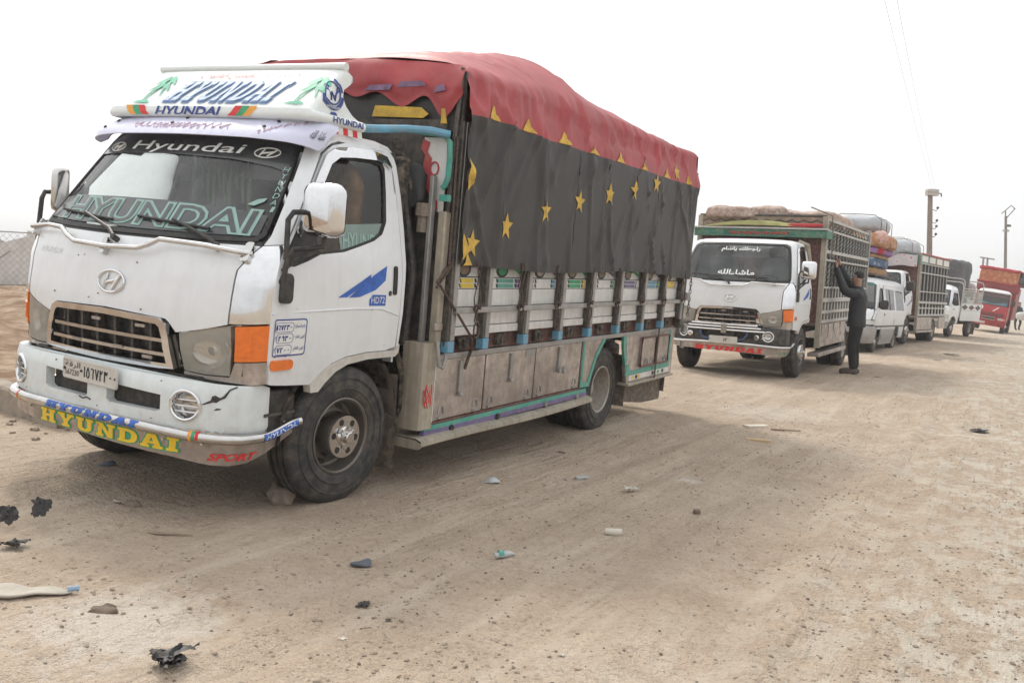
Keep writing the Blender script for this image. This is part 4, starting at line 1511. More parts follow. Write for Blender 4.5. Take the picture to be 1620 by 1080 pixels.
panel('window_film_strip', [(CAB.sU(a, b), b) for a, b in ((-.12, 1.462), (.05, 1.50), (.18, 1.535), (.26, 1.575), (.29, 1.63), (-.13, 1.60))], mat('film_grey_green', (.20, .27, .25), .4), T1, CAB.P, -.0055, 0)
# visor over the windscreen
VIS = Shell([(1.97, -.475, -.28, .872, .1), (2.03, -.455, -.27, .868, .1), (2.08, -.40, -.22, .855, .1), (2.12, -.33, -.16, .835, .1), (2.152, -.262, -.10, .80, .1)], 2.4)
vp = VIS.f((-.86, 1.985), (-.75, 2.005), (-.5, 2.018), (0, 2.024), (.5, 2.018), (.75, 2.005), (.86, 1.985)) + [(1.0, 1.975), (1.12, 2.0)] + VIS.s_((-.17, 2.06), (-.09, 2.105), (-.06, 2.13), (-.04, 2.152)) + VIS.f((.79, 2.152), (-.79, 2.152)) + neg(VIS.s_((-.04, 2.152), (-.06, 2.13), (-.09, 2.105), (-.17, 2.06))) + [(-1.12, 2.0), (-1.0, 1.975)]
vs = panel('sun_visor', vp, visor_m, T1, VIS.P, 0, .008, (), .06, .03)
VF = VIS.F
sq = MB()
for k in range(14):
    t0 = -.40 + .055 * k
    sq.tube([VF(t0 + .03 * sin(j * 1.3 + k), 2.075 + .020 * sin(j * 2.1 + k * 1.7), .001) for j in range(6)], .0020, 4)
part('painted_scroll', sq, pink_t, vs)
sq = MB()
for k in range(7):
    sq.tube([VF(.56 + .03 * k + .012 * sin(j + k), 2.05 + .012 * k + .014 * cos(j * 1.9), .002) for j in range(5)], .0022, 4)
part('painted_scroll', sq, pink_t, vs)
lettering('visor_word', arabic('ماشاء الله'), black_t, vs, lambda a, b, o: VIS.P(a, b, o), (.84, 2.03, 1.08, 2.08), .006, 0, .015)
for t, z in ((-.66, 2.10), (-.73, 2.06), (-.07, 2.125), (-.12, 2.09), (.60, 2.12), (.56, 2.085)):
    part('rubber_stud', MB().tube([VF(t, z, 0), VF(t, z, .008)], .010, 8), seal, vs)
# roof sign
SG = Shell([(2.13, -.285, -.20, .79, .28), (2.18, -.283, -.20, .785, .28), (2.26, -.205, -.13, .775, .28), (2.34, -.118, -.045, .765, .28), (2.41, -.04, .03, .755, .28), (2.45, .01, .075, .75, .28), (2.475, .04, .10, .74, .28)], 5)
sd_ = SG.s_((.175, 2.185), (.10, 2.215), (.045, 2.26), (.02, 2.31), (.03, 2.35), (.085, 2.385), (.115, 2.41), (.115, 2.435), (.07, 2.462))
sg_poly = SG.f((-.70, 2.185), (0, 2.185), (.70, 2.185)) + [(1.0, 2.185)] + sd_ + [(1.0, 2.462)] + SG.f((.66, 2.462), (-.66, 2.462)) + [(-1.0, 2.462)] + neg(sd_[::-1]) + [(-1.0, 2.185)]
sign = panel('roof_sign', sg_poly, sign_w, T1, SG.P, 0, .015, (), .06, .04)
nu = [-1.98 + 3.96 * k / 90 for k in range(91)]
rows = []
for z, o in ((2.135, .0), (2.138, .022), (2.15, .034), (2.168, .036), (2.182, .028), (2.192, .008), (2.192, -.02)):
    rows.append([SG.P((1 if u > 0 else -1) * min(abs(u), 1.78), z, o) for u in nu])
nose = MB().quad_grid(rows)
nose.cap([r[-1] for r in rows]).cap([r[0] for r in rows], True)
nose = part('sign_nose', nose, sign_w, sign, 50)
part('sign_tube', MB().tube([(-.745, .06, 2.482), (.745, .06, 2.482)], .024, 12), sign_w, sign)
SF = SG.F
slab_word('sign_shadow', 'HYUNDAI', mat('sign_shadow_blue', (.13, .21, .40), .5), sign, SF, (-.382, 2.224, .458, 2.364), .0035, .5, .2)
slab_word('sign_outline', 'HYUNDAI', skyblue, sign, SF, (-.39, 2.234, .45, 2.374), .006, .5, .25)
slab_word('sign_lettering', 'HYUNDAI', mat('sign_pale_blue', (.50, .60, .71), .5, 0, .25, 40), sign, SF, (-.39, 2.234, .45, 2.374), .008, .5, -.22)
lettering('sign_motto', arabic('الابذكر الله تطمئن القلوب'), mat('motto_red', (.60, .16, .18), .5), sign, SF, (-.30, 2.395, .50, 2.445), .005, .4)
NO = lambda a, b, o: SG.F(a, b, .035 + o)
lettering('nose_lettering', 'HYUNDAI', navy, sign, NO, (-.34, 2.147, .165, 2.178), .003, .5, .03)
for t0, cols in ((-.56, (orange_t, green_t, redtext)), (.24, (redtext, green_t, orange_t))):
    for k, cm in enumerate(cols):
        a = t0 + .055 * k
        part('nose_band', panel_mb([(a, 2.143), (a + .055, 2.143), (a + .055 + .05 * (1 if t0 > 0 else -1), 2.182), (a + .05 * (1 if t0 > 0 else -1), 2.182)], NO, .0025, 0, (), .03, .02), cm, sign, 0)
NS = lambda a, b, o: SG.P(SG.sU(a, b), b, .035 + o)
lettering('nose_side_lettering', 'HYUNDAI', navy, sign, NS, (-.115, 2.146, .145, 2.178), .003, .1, .03)
for k in range(8):
    a = -.16 + .042 * k
    part('chevron', panel_mb([(a, 2.098), (a + .042, 2.098), (a + .034, 2.134), (a - .008, 2.134)], lambda p, q_, o: SG.P(SG.sU(p, 2.14), 2.14, o) + Vector((0, 0, q_ - 2.14)), .01, .008), redtext if k % 2 == 0 else white_t, sign, 0)


def palm(fn, a, b, h, flip, name='palm_picture'):
    mb = MB()
    sgn = -1 if flip else 1
    V = []
    for x0, hh, lean in ((0, 1.0, .30), (.10, .72, .22)):
        tk = [(a + sgn * (x0 * h + lean * h * k * k), b + hh * h * k) for k in [i / 6 for i in range(7)]]
        L_ = [(p[0] - .03 * h, p[1]) for p in tk] + [(p[0] + .03 * h, p[1]) for p in tk[::-1]]
        mb.add([fn(p[0], p[1], .004) for p in L_], [(i, i + 1, 12 - i, 13 - i) for i in range(6)])
        tx, ty = tk[-1]
        for k in range(7):
            an = radians(-30 + 40 * k)
            ln = h * (.42 + .08 * (k % 2))
            pts = []
            for j in range(6):
                u = j / 5
                wd = .07 * h * sin(pi * min(.98, u + .04)) + .004
                cx, cy = tx + ln * u * cos(an), ty + ln * u * sin(an) * .8 - .30 * h * u * u
                pts.append((cx, cy, wd))
            o_ = .0045 + .0003 * k
            A = [fn(p[0], p[1] + p[2], o_) for p in pts]
            B = [fn(p[0], p[1] - p[2], o_) for p in pts]
            mb.quad_grid([A, B])
    gr = [(a - .38 * h, b - .02 * h), (a + .5 * h * 1, b - .02 * h), (a + .35 * h, b + .07 * h), (a + .15 * h, b + .10 * h), (a - .2 * h, b + .06 * h)]
    mb.add([fn(p[0], p[1], .0068) for p in gr], [(0, 1, 2, 3, 4)])
    return part(name, mb, palm_g, sign, 0)


palm(SF, .63, 2.225, .16, False)
palm(SF, -.58, 2.225, .17, False)
SS = lambda a, b, o: SG.P(SG.sU(a, b), b, o)
em = MB()
em.tube([SS(-.07 + .062 * cos(t), 2.315 + .062 * sin(t), .004) for t in [2 * pi * k / 30 for k in range(30)]], .004, 5, closed=True)
for pts in ([(-.105, 2.35), (-.085, 2.275), (-.07, 2.32), (-.055, 2.275), (-.03, 2.35)], [(-.115, 2.335), (-.085, 2.30)], [(-.055, 2.30), (-.02, 2.335)]):
    em.tube([SS(a, b, .004) for a, b in pts], .0045, 5)
for r0, r1, a0, a1 in ((.072, .095, pi * 1.05, pi * 1.95), (.074, .088, pi * .60, pi * .95), (.074, .088, pi * .05, pi * .40)):
    A = [SS(-.07 + r0 * cos(a0 + (a1 - a0) * k / 12), 2.315 + r0 * sin(a0 + (a1 - a0) * k / 12), .004) for k in range(13)]
    B = [SS(-.07 + r1 * cos(a0 + (a1 - a0) * k / 12), 2.315 + r1 * sin(a0 + (a1 - a0) * k / 12), .004) for k in range(13)]
    em.quad_grid([A, B])
em.prism([(-.10, 2.195), (-.04, 2.195), (-.05, 2.21), (-.09, 2.21)], SS, .001, .004)
part('sign_emblem', em, navy, sign)
lettering('emblem_word', 'HYUNDAI', white_t, sign, SS, (-.125, 2.228, -.02, 2.245), .006)
for t in (-.5, 0, .5):
    part('sign_bracket', MB().tube([(t, -.10, 2.09), (t, -.12, 2.16)], .018, 6).tube([(t, .10, 2.13), (t, .06, 2.44)], .014, 6), steel, sign)
part('sign_bracket', MB().tube([(.70, .12, 2.09), (.74, .14, 2.145)], .016, 6).tube([(.72, -.12, 2.07), (.74, -.13, 2.14)], .016, 6), steel, sign)

# ---- chassis and cargo body
part('chassis_rail', MB().box(.32, .42, -.6, 5.35, .56, .72), under, T1)
part('chassis_rail', MB().box(-.42, -.32, -.6, 5.35, .56, .72), under, T1)
for y in (.9, 2.0, 3.1, 4.4, 5.3):
    part('cross_member', MB().box(-.95, .95, y - .04, y + .04, .72, .86), under, T1)
part('fuel_tank', softbox_mb(.55, .9, .38, .18, .0, 2, 6), under, T1).location = (-.72, 1.6, .34)
part('floor', MB().box(-1.03, 1.03, .78, 5.52, .86, .94), wood, T1)
# front mudflap and inner arch
part('mud_flap', MB().quad_grid([[(x, .50 + .03 * sin(6 * x) + .02 * (k / 5), .72 - .60 * k / 5) for x in (.60, .70, .80, .90, .95)] for k in range(6)]).quad_grid([[(x, .512 + .03 * sin(6 * x) + .02 * (k / 5), .72 - .60 * k / 5) for x in (.60, .70, .80, .90, .95)] for k in range(6)]), mud_m, T1)
part('arch_guard', MB().quad_grid([[(x, y, z) for x in (.62, .96)] for y, z in ((.34, .80), (.42, .70), (.46, .56), (.50, .42), (.54, .36))]), alu, T1)
part('cable_loom', MB().tube([(.90, .50, .90), (.93, .56, .70), (.92, .58, .5), (.9, .55, .4)], .014, 6).tube([(.86, .52, .92), (.9, .60, .75), (.88, .62, .45)], .02, 6), under, T1)
# things in the gap behind the cab
part('air_intake', MB().box(.60, .84, .53, .66, 1.0, 2.05), under, T1, bevel=.03)
part('rag', softbox_mb(.25, .10, .30, .5, .05, 5, 8, 8), dark, T1).location = (.80, .66, 1.72)
part('bottle_jack', MB().tube([(.93, .66, 1.70), (.93, .66, 1.78)], .05, 9).tube([(.93, .66, 1.60), (.93, .66, 1.70)], .035, 9), rope_m, T1)
part('intake_pipe', MB().tube([(.80, .60, 1.9), (.86, .62, 1.55), (.90, .63, 1.35), (.88, .62, .9)], .035, 10), black_pl, T1)
part('gap_panel', MB().box(.2, .90, .60, .63, .95, 1.50), under, T1)
part('exhaust_stack', MB().tube([(.74, .58, 2.15), (.80, .60, 2.0), (.86, .64, 1.86), (.88, .66, 1.78)], .03, 8), under, T1)
# front corner post
part('corner_post', MB().box(1.015, 1.07, .70, .765, .90, 1.74), post_w, T1, bevel=.008)
part('corner_pole', MB().tube([(1.06, .735, 1.74), (1.06, .75, 2.2), (1.07, .77, 2.62)], .016, 7), steel_d, T1)
part('post_edge', MB().box(1.076, 1.092, .775, .80, .90, 2.60), steel_d, T1)
part('post_edge', MB().box(.965, .992, .655, .70, .92, 1.95), steel, T1, bevel=.004)
part('corner_base', MB().quad_grid([[(x, y, z) for x, y in ((.90, .60), (1.0, .585), (1.055, .60), (1.065, .66), (1.065, .735), (.95, .74))] for z in (.37, .43, .70, .92)], True).cap([(x, y, .92) for x, y in ((.90, .60), (1.0, .585), (1.055, .60), (1.065, .66), (1.065, .735), (.95, .74))]), post_w, T1, 40)
sp = MB()
for k in range(5):
    sp.tube([(1.066, .625 + .02 * k + .01 * sin(3 * j + k), .52 + .03 * j + .02 * cos(k * 2 + j)) for j in range(5)], .004, 4)
part('red_scribble', sp, redtext, T1)
part('corner_post', MB().box(-1.075, -1.00, .70, .775, .90, 2.63), post_w, T1, bevel=.008)
part('post_clip', MB().box(1.06, 1.085, .66, .75, 1.0, 1.045), alu, T1, bevel=.004)
part('post_hook', MB().tube([(1.085, .70, .93), (1.10, .70, .85), (1.10, .71, .78), (1.10, .76, .76), (1.10, .79, .82), (1.09, .79, .90)], .012, 6), steel, T1)
# headboard with painted trim
part('headboard', MB().box(-1.0, 1.0, .735, .765, .94, 2.30), mat('headboard_dark', (.055, .05, .046), .8, 0, .3, 5, .25), T1)
part('painted_board', MB().prism([(.85, 2.19), (1.03, 2.19), (1.03, 1.72), (.98, 1.74), (.95, 1.86), (.90, 1.96), (.88, 2.08)], lambda a, b, o: (a, .732 - o, b), 0, .003), band_w, T1, 0)
hb = MB()
zz = [2.16, 2.10, 2.06, 1.98, 1.93, 1.86, 1.80, 1.74]
xx = [.90, .885, .92, .91, .955, .94, .985, .99]
A = [(x, .726, z) for x, z in zip(xx, zz)]
B = [(x - .055, .726, z + .02) for x, z in zip(xx, zz)]
hb.quad_grid([A, B])
hb.tube([(.945 + .03 * cos(t), .724, 2.0 + .04 * sin(t)) for t in [2 * pi * k / 16 for k in range(17)]], .006, 5)
part('red_scroll', hb, red_deco, T1)
part('teal_tube', MB().tube([(.85, .70, 2.215), (.95, .70, 2.21), (1.02, .70, 2.20), (1.06, .70, 2.16), (1.068, .70, 2.05), (1.066, .70, 1.95), (1.05, .70, 1.90), (1.03, .70, 1.88)], .018, 8), teal, T1)
part('teal_clip', MB().box(1.04, 1.10, .66, .70, 1.80, 1.84), teal, T1)
part('blue_tube', MB().tube([(.76, .20, 2.165), (.80, .32, 2.18), (.88, .48, 2.205), (.98, .60, 2.215), (1.06, .69, 2.205)], .024, 9), blue_p, T1)
part('blue_tube', MB().tube([(-.76, .20, 2.165), (-.80, .32, 2.18), (-.88, .48, 2.205), (-.98, .60, 2.215), (-1.06, .69, 2.205)], .024, 9), blue_p, T1)
# side beam, stubs, boards, stakes, rail -- both sides, details on the road side
STK = [.815, 1.255, 1.84, 2.43, 3.01, 3.65, 4.27, 4.855, 5.43]
for sg in (1, -1):
    bx = lambda a, b, *r: ((a, b) if sg > 0 else (-b, -a)) + r
    part('side_beam', MB().box(*bx(.99, 1.03, .78, 5.52, .845, .945)), maroon, T1)
    part('lower_beam', MB().box(*bx(1.0, 1.05, .78, 5.52, .80, .838)), steel, T1, bevel=.004)
    for k, (z0, z1, dx) in enumerate(((.952, 1.008, .012), (1.012, 1.135, .0), (1.140, 1.256, .0), (1.338, 1.50, -.012))):
        part('side_board', MB().box(*bx(1.02 + dx, 1.05 + dx, .80, 5.48, z0, z1)), band_w, T1, bevel=.005)
    part('side_board', MB().box(*bx(1.022, 1.052, .80, 5.48, 1.260, 1.334)), band_w, T1, bevel=.004)
    part('side_rail', MB().box(*bx(1.113, 1.135, .82, 5.48, 1.108, 1.145)), steel, T1, bevel=.004)
    for y in STK:
        part('stake', MB().box(*bx(1.058, 1.108, y - .045, y - .012, .93, 2.30)), steel_d, T1, bevel=.004)
        part('stake_flange', MB().box(*bx(1.066, 1.112, y - .010, y + .042, .93, 2.30)), steel, T1, bevel=.004)
cols = [(green_t, yellow_p, white_t), (white_t, teal, purple), (purple, white_t, blue_p), (blue_p, green_t, yellow_p), (yellow_p, white_t, teal), (teal, purple, white_t), (white_t, blue_p, green_t), (green_t, yellow_p, white_t)]
for i in range(8):
    y0, y1 = STK[i] + .035, STK[i + 1] - .06
    part('blue_stub', MB().box(1.06, 1.118, STK[i] - .040, STK[i] + .035, .857, .929), blue_p, T1, bevel=.004)
    d = (y1 - y0)
    c = cols[i]
    for (a0, a1), cm in zip(((0, .27), (.36, .82), (.90, 1.0)), c):
        if cm is white_t:
            continue
        for z0, z1 in ((1.266, 1.294), (1.300, 1.328)):
            part('painted_dash', MB().prism([(y0 + d * a0, z0), (y0 + d * a1, z0), (y0 + d * a1 - .01, z1), (y0 + d * a0 - .01, z1)], lambda a, b, o: (1.0525 + o, a, b), 0, .001), cm, T1, 0)
    for a0 in (.29, .84):
        for z0, z1 in ((1.266, 1.294), (1.300, 1.328)):
            part('painted_dash', MB().prism([(y0 + d * a0 + .012, z0), (y0 + d * a0 + .035, z0), (y0 + d * a0 + .023, z1), (y0 + d * a0, z1)], lambda a, b, o: (1.0525 + o, a, b), 0, .001), black_t, T1, 0)
    # painted scroll above the dashes, seen below the tarpaulin hem
    cy = (y0 + y1) / 2
    or_ = MB().prism(ell(cy, 1.385, .085, .048, 18), lambda a, b, o: (1.0385 + o, a, b), 0, .002)
    part('painted_medallion', or_, black_t, T1, 0)
    or_ = MB().prism(ell(cy, 1.387, .06, .034, 16), lambda a, b, o: (1.041 + o, a, b), 0, .002)
    part('painted_medallion', or_, [wood, green_t, alu, wood, wood, wood, wood, wood][i], T1, 0)
    part('painted_scroll', MB().tube([(1.040, cy - .26, 1.375), (1.040, cy - .16, 1.412), (1.040, cy - .07, 1.408)], .012, 5).tube([(1.040, cy + .26, 1.375), (1.040, cy + .16, 1.412), (1.040, cy + .07, 1.408)], .012, 5), purple if i % 2 == 0 else green_t, T1)
    # cross members showing in the beam
    part('beam_bracket', MB().box(1.031, 1.06, cy - .02, cy + .10, .86, .94).box(1.031, 1.075, cy + .02, cy + .05, .875, .925), under, T1, bevel=.005)
part('rear_post', MB().box(1.04, 1.11, 5.45, 5.53, .83, 2.50), steel_d, T1, bevel=.005)
part('rear_post', MB().box(-1.11, -1.04, 5.45, 5.53, .83, 2.50), steel_d, T1, bevel=.005)
part('tail_board', MB().box(-1.03, 1.03, 5.50, 5.53, .94, 1.5), band_w, T1)
part('tail_hinge', MB().tube([(1.14, 5.50, 1.14), (1.14, 5.50, 1.22)], .03, 8).tube([(1.15, 5.50, .80), (1.15, 5.5, .88)], .03, 8).tube([(1.14, 5.5, .62), (1.14, 5.5, .70)], .025, 8), steel, T1)
ch = MB()
for k in range(10):
    z = 1.36 - .042 * k
    ch.tube([(1.15 + .012 * cos(t) * (k % 2), 5.55 + .012 * cos(t) * (1 - k % 2), z + .026 * sin(t)) for t in [2 * pi * j / 8 for j in range(8)]], .005, 5, closed=True)
part('chain', ch, steel_d, T1)
# tool boxes below
PX = 1.045
for i, (y0, y1) in enumerate(((.775, 1.395), (1.415, 2.165), (2.185, 3.03))):
    z0a, z1a = .405, .800
    bxp = part('tool_box_door', MB().box(PX - .03, PX, y0, y1, z0a, z1a), alu, T1, bevel=.006)
    yc = (y0 + y1) / 2 - .02
    la = MB().box(PX, PX + .016, yc - .02, yc + .022, .60 - .03 * (i == 0), .785)
    la.tube([(PX + .018, yc, .60 - .03 * (i == 0)), (PX + .026, yc, .575 - .03 * (i == 0))], .018, 8)
    part('latch', la, steel, bxp, bevel=.003)
    if i == 2:
        part('padlock', MB().tube([(PX + .03, yc + .03, .60), (PX + .055, yc + .03, .60)], .028, 10), steel, bxp)
    for yh in (y0 + .09, y1 - .10):
        part('hinge', MB().tube([(PX + .003, yh + .03 * cos(t), .445 + .05 * sin(t)) for t in [pi * k / 8 for k in range(9)]], .006, 5).box(PX, PX + .012, yh - .035, yh + .035, .415, .43), steel, bxp)
part('tool_box_back', MB().box(.55, PX - .031, .76, 3.05, .39, .80), under, T1)
part('far_shade_box', MB().box(-1.045, -.60, .76, 3.05, .33, .80), alu, T1, bevel=.006)  # unseen far side box, added to block light under the truck
part('far_rear_shade_box', MB().box(-1.045, -.60, 4.15, 5.48, .33, .80), alu, T1, bevel=.006)  # its rear neighbour, likewise added to darken the underside
part('rear_shade_block', MB().box(-.5, .5, 4.45, 5.35, .42, .60), under, T1, bevel=.05)  # block added below the tail to keep light out
part('mid_shade_block', MB().box(-.28, .28, -.5, 1.5, .38, .80), under, T1, bevel=.05)  # underbody block added so less light passes beneath
part('box_gap', MB().box(PX - .02, PX + .004, .742, .768, .38, .80), band_w, T1)
part('warning_patch', MB().box(PX, PX + .004, 2.0, 2.14, .74, .795), steel, T1)
part('side_stripe', MB().box(PX - .03, PX + .004, .70, 3.05, .387, .402), maroon, T1)
part('side_stripe', MB().box(PX - .03, PX + .006, .68, 3.20, .352, .384), teal, T1)
part('side_stripe', MB().box(PX - .03, PX + .005, .68, 3.22, .318, .351), purple, T1)
rb = MB().quad_grid([[(x, y, z + .010 * sin(2.0 * y)) for x, z in ((.9, .315), (1.06, .315), (1.10, .30), (1.105, .27), (1.08, .255), (.9, .255))] for y in [.58 + 2.66 * k / 30 for k in range(31)]])
rb.cap([(x, .58, z) for x, z in ((.9, .315), (1.06, .315), (1.10, .30), (1.105, .27), (1.08, .255), (.9, .255))])
part('side_step', rb, post_w, T1, 40)
for y in (1.0, 1.62, 2.4, 3.0):
    part('step_light', MB().tube([(PX + .004, y, .335), (PX + .02, y, .335)], .022, 8), [black_pl, black_pl, steel, steel][int(y) % 4], T1)
# rear arch trim
ap_ = [(3.06, .395), (3.06, .80), (3.55, .80), (3.50, .765), (3.36, .66), (3.26, .50), (3.22, .395)]
part('arch_panel', MB().prism(ap_, lambda a, b, o: (PX - .03 + o, a, b), 0, .03), alu, T1, bevel=.004)
part('arch_trim', MB().prism([(3.06, .40), (3.06, .80), (3.10, .80), (3.10, .44), (3.215, .44), (3.255, .52), (3.35, .68), (3.48, .80), (3.55, .80), (3.385, .65), (3.285, .48), (3.25, .395)], lambda a, b, o: (PX + o, a, b), .001, .006), teal, T1, 0)
part('rear_wheel_house', MB().box(.35, .98, 3.28, 4.18, .78, .80).box(.30, .35, 3.2, 4.2, .5, .8), under, T1)
part('arch_trim', MB().prism([(3.98, .80), (4.06, .80), (4.06, .68), (4.12, .58), (4.10, .50), (4.045, .60), (4.0, .70)], lambda a, b, o: (PX + o, a, b), -.02, .006), teal, T1, 0)
part('rear_box', MB().prism([(4.08, .80), (5.50, .80), (5.50, .335), (4.18, .335), (4.11, .48), (4.12, .60)], lambda a, b, o: (PX - .04 + o, a, b), 0, .04), alu, T1, bevel=.005)
for pts in ([(4.20, .41), (5.40, .41), (5.40, .455), (4.20, .455)], [(5.33, .455), (5.40, .455), (5.40, .80), (5.33, .80)], [(4.11, .41), (4.2, .41), (4.2, .52), (4.14, .52)]):
    part('rear_box_trim', MB().prism(pts, lambda a, b, o: (PX + o, a, b), .001, .005), teal, T1, 0)
for y0, y1 in ((4.46, 4.86), (4.93, 5.28)):
    fr = part('hatch', MB().box(PX + .001, PX + .018, y0, y1, .48, .765), alu, T1, bevel=.004)
    part('hatch_frame', MB().tube([(PX + .02, y0, .48), (PX + .02, y1, .48), (PX + .02, y1, .765), (PX + .02, y0, .765)], .012, 6, closed=True), maroon, fr)
    part('hatch_hinge', MB().tube([(PX + .022, y0 + .12, .50), (PX + .03, y0 + .16, .55), (PX + .022, y0 + .2, .50)], .006, 5).tube([(PX + .022, y1 - .12, .50), (PX + .03, y1 - .08, .55), (PX + .022, y1 - .05, .50)], .006, 5), steel, fr)
part('painted_strip', MB().box(PX + .001, PX + .005, 4.22, 5.40, .355, .405), band_w, T1)
for y, cm in ((4.32, yellow_p), (4.42, black_t), (4.50, yellow_p), (4.90, black_t), (5.06, green_t), (5.2, black_t)):
    part('painted_flower', MB().prism(ell(y, .38, .035, .02, 10), lambda a, b, o: (PX + .0055 + o, a, b), 0, .0015), cm, T1, 0)
part('rear_box_sill', MB().box(.95, PX + .03, 4.17, 5.50, .305, .334), post_w, T1, bevel=.006)
part('mud_flap', MB().box(.55, 1.02, 4.21, 4.222, .10, .60), mud_m, T1)
part('rear_skirt', MB().prism([(4.25, .30), (5.48, .30), (5.45, .03), (4.9, .05), (4.25, .13)], lambda a, b, o: (PX - .10 + o, a, b), 0, .012), mud_m, T1)
part('rear_lamp', MB().box(PX - .20, PX - .05, 5.505, 5.535, .52, .62), red_l, T1, bevel=.008)
part('rear_skirt', MB().box(-1.0, 1.0, 5.45, 5.46, .12, .35), mud_m, T1)
part('strap_pair', MB().box(PX + .03, PX + .036, 4.885, 4.905, .33, .86).box(PX + .03, PX + .036, 4.87, 4.88, .33, .9), strap_m, T1)

# ---- tarpaulin over the load
CROWN = [(.6, .03), (.75, .05), (1.0, .12), (1.3, .20), (1.7, .28), (2.1, .35), (2.5, .40), (2.8, .36), (3.1, .27), (3.3, .24), (3.7, .22), (4.0, .195), (4.4, .13), (5.0, .09), (5.25, .085), (5.5, .03), (5.7, .02)]


def smooth_tab(t, x): return (lerp_tab(t, x - .08) + lerp_tab(t, x) + lerp_tab(t, x + .08)) / 3


def ridge(a): return 1 - abs(a)


def tarp_side(y, z, off=0):
    x = 1.115
    for q in STK:
        x += .022 * math.exp(-((y - q) / .05) ** 2) * (.5 + .5 * min(1, max(0, (2.6 - z) / .8)))
    k = (z - 1.40) / 1.2
    x += .030 * nz(y * 1.1 + .5 * z, z * .55, 1, 21) + .020 * nz(y * 3.1 - 1.2 * z, z * .7, 1, 22)
    a = nz(y * 2.0 - 1.1 * z, z * .35, 1.2, 23)
    x += .046 * max(0, ridge(a * 7) - .35) ** 1.1 * (.35 + .65 * sm(.2, 1, k) + .3 * nz(y, z, .7, 29))
    b = nz(y * 1.7 + .8 * z, z * .3, 1.4, 27)
    x += .036 * max(0, ridge(b * 7) - .35)
    c_ = nz(y * 5.2 - 2.6 * z, z * .5, 1.0, 28)
    x += .016 * max(0, ridge(c_ * 4) - .3) * sm(-.1, .5, nz(y, z * .6, 1.1, 30) + .25)
    x += .03 * (1 - sm(0, .25, k)) * (.5 + nz(y, 0, 1.3, 31))
    # pleats fanning out from the stake heads under the seam
    for i, q in enumerate(STK):
        dy, dz = y - q + .02, 2.42 - z
        if -.2 < dz < 1.0 and abs(dy) < .9:
            r2 = sqrt(dy * dy + max(dz, 0) ** 2) + .02
            ph = atan2(dy, max(dz, .02))
            am = max(0, sin(i * 2.4 + 1)) * .9 + .25
            side = 1 if sin(i * 1.7) > 0 else -1
            x += .013 * am * sin(ph * 26 + i) * math.exp(-((ph - side * .35) / .32) ** 2) * math.exp(-r2 / .55) * min(1, r2 * 6)
    x += .005 * sin(y * 52 + 3.5 * nz(y, z, 1.3, 35)) * sm(2.1, 2.42, z) * (.5 + nz(y, 1, 1.6, 36))
    if z < 2.5:
        x = max(x, 1.128)
    x -= .05 * sm(.75, 1, k)
    return Vector((x + off, y, z))


def shoulder(y): return 2.60 + .018 * y + .025 * nz(y * 1.5, 0, 1, 41)


def seam(y): return 2.345 + .025 * nz(y * 1.2, 0, 1, 33)


def hem(y): return 1.405 + .018 * sin(y * 1.9 + .6) - .018 * sm(4.4, 5.5, y)


TRP = empty('tarpaulin', M1)
tag(TRP, 'black and red tarpaulin with yellow stars covering the load of the front truck', 'tarpaulin')
ysr = [.785 + (5.53 - .785) * k / 190 for k in range(191)]
rows = []
for k in range(34):
    rows.append([tarp_side(y, hem(y) + (seam(y) - hem(y)) * k / 33) for y in ysr])
part('black_side', MB().quad_grid(rows), tarp_k, TRP, 60)
rows = []
for k in range(12):
    rows.append([tarp_side(y, seam(y) + (shoulder(y) - .02 - seam(y)) * k / 11) for y in ysr])
NT = 46
for k in range(1, NT + 1):
    row = []
    for y in ysr:
        x0 = tarp_side(y, shoulder(y) - .02).x
        u = k / NT
        x = x0 - (x0 + 1.10) * u
        w = min(1, abs(x) / 1.10)
        e = (x - .35) / (.75 if x > .35 else 1.45)
        c = smooth_tab(CROWN, y) * max(0, 1 - e * e) + .02 * (1 - w ** 8)
        # load shows through: lumps and taut creases running from the ridge to the edges
        c += (.022 * nz(y * 1.0, x * 1.0, 1, 51) + .040 * max(0, ridge(nz(y * 1.9 + .9 * x, x * .5, 1.1, 52) * 6) - .4) * w + .018 * max(0, ridge(nz(y * 4.1 - .7 * x, x * .4, 1.1, 53) * 5) - .4)) * (1 - w ** 6)
        row.append(Vector((x, y, shoulder(y) + c)))
    rows.append(row)
for k in range(1, 10):
    rows.append([Vector((-1.11 - .02 * sin(k + y), y, shoulder(y) - 1.2 * k / 9)) for y in ysr])
# rear drape
part('red_top', MB().quad_grid(rows), tarp_r, TRP, 60)
rr = []
for k in range(16):
    u = k / 15
    row = []
    for j in range(24):
        x = 1.085 - 2.17 * j / 23
        w = min(1, abs(x) / 1.10)
        ztop = shoulder(5.6) - .03 + .045 * (1 - w ** 2)
        row.append((x, 5.53 + .05 * min(1, u * 4) + .02 * nz(x * 3, u * 2, 1, 61), ztop - u * 1.15))
    rr.append(row)
part('rear_drape', MB().quad_grid(rr), tarp_k, TRP, 60)
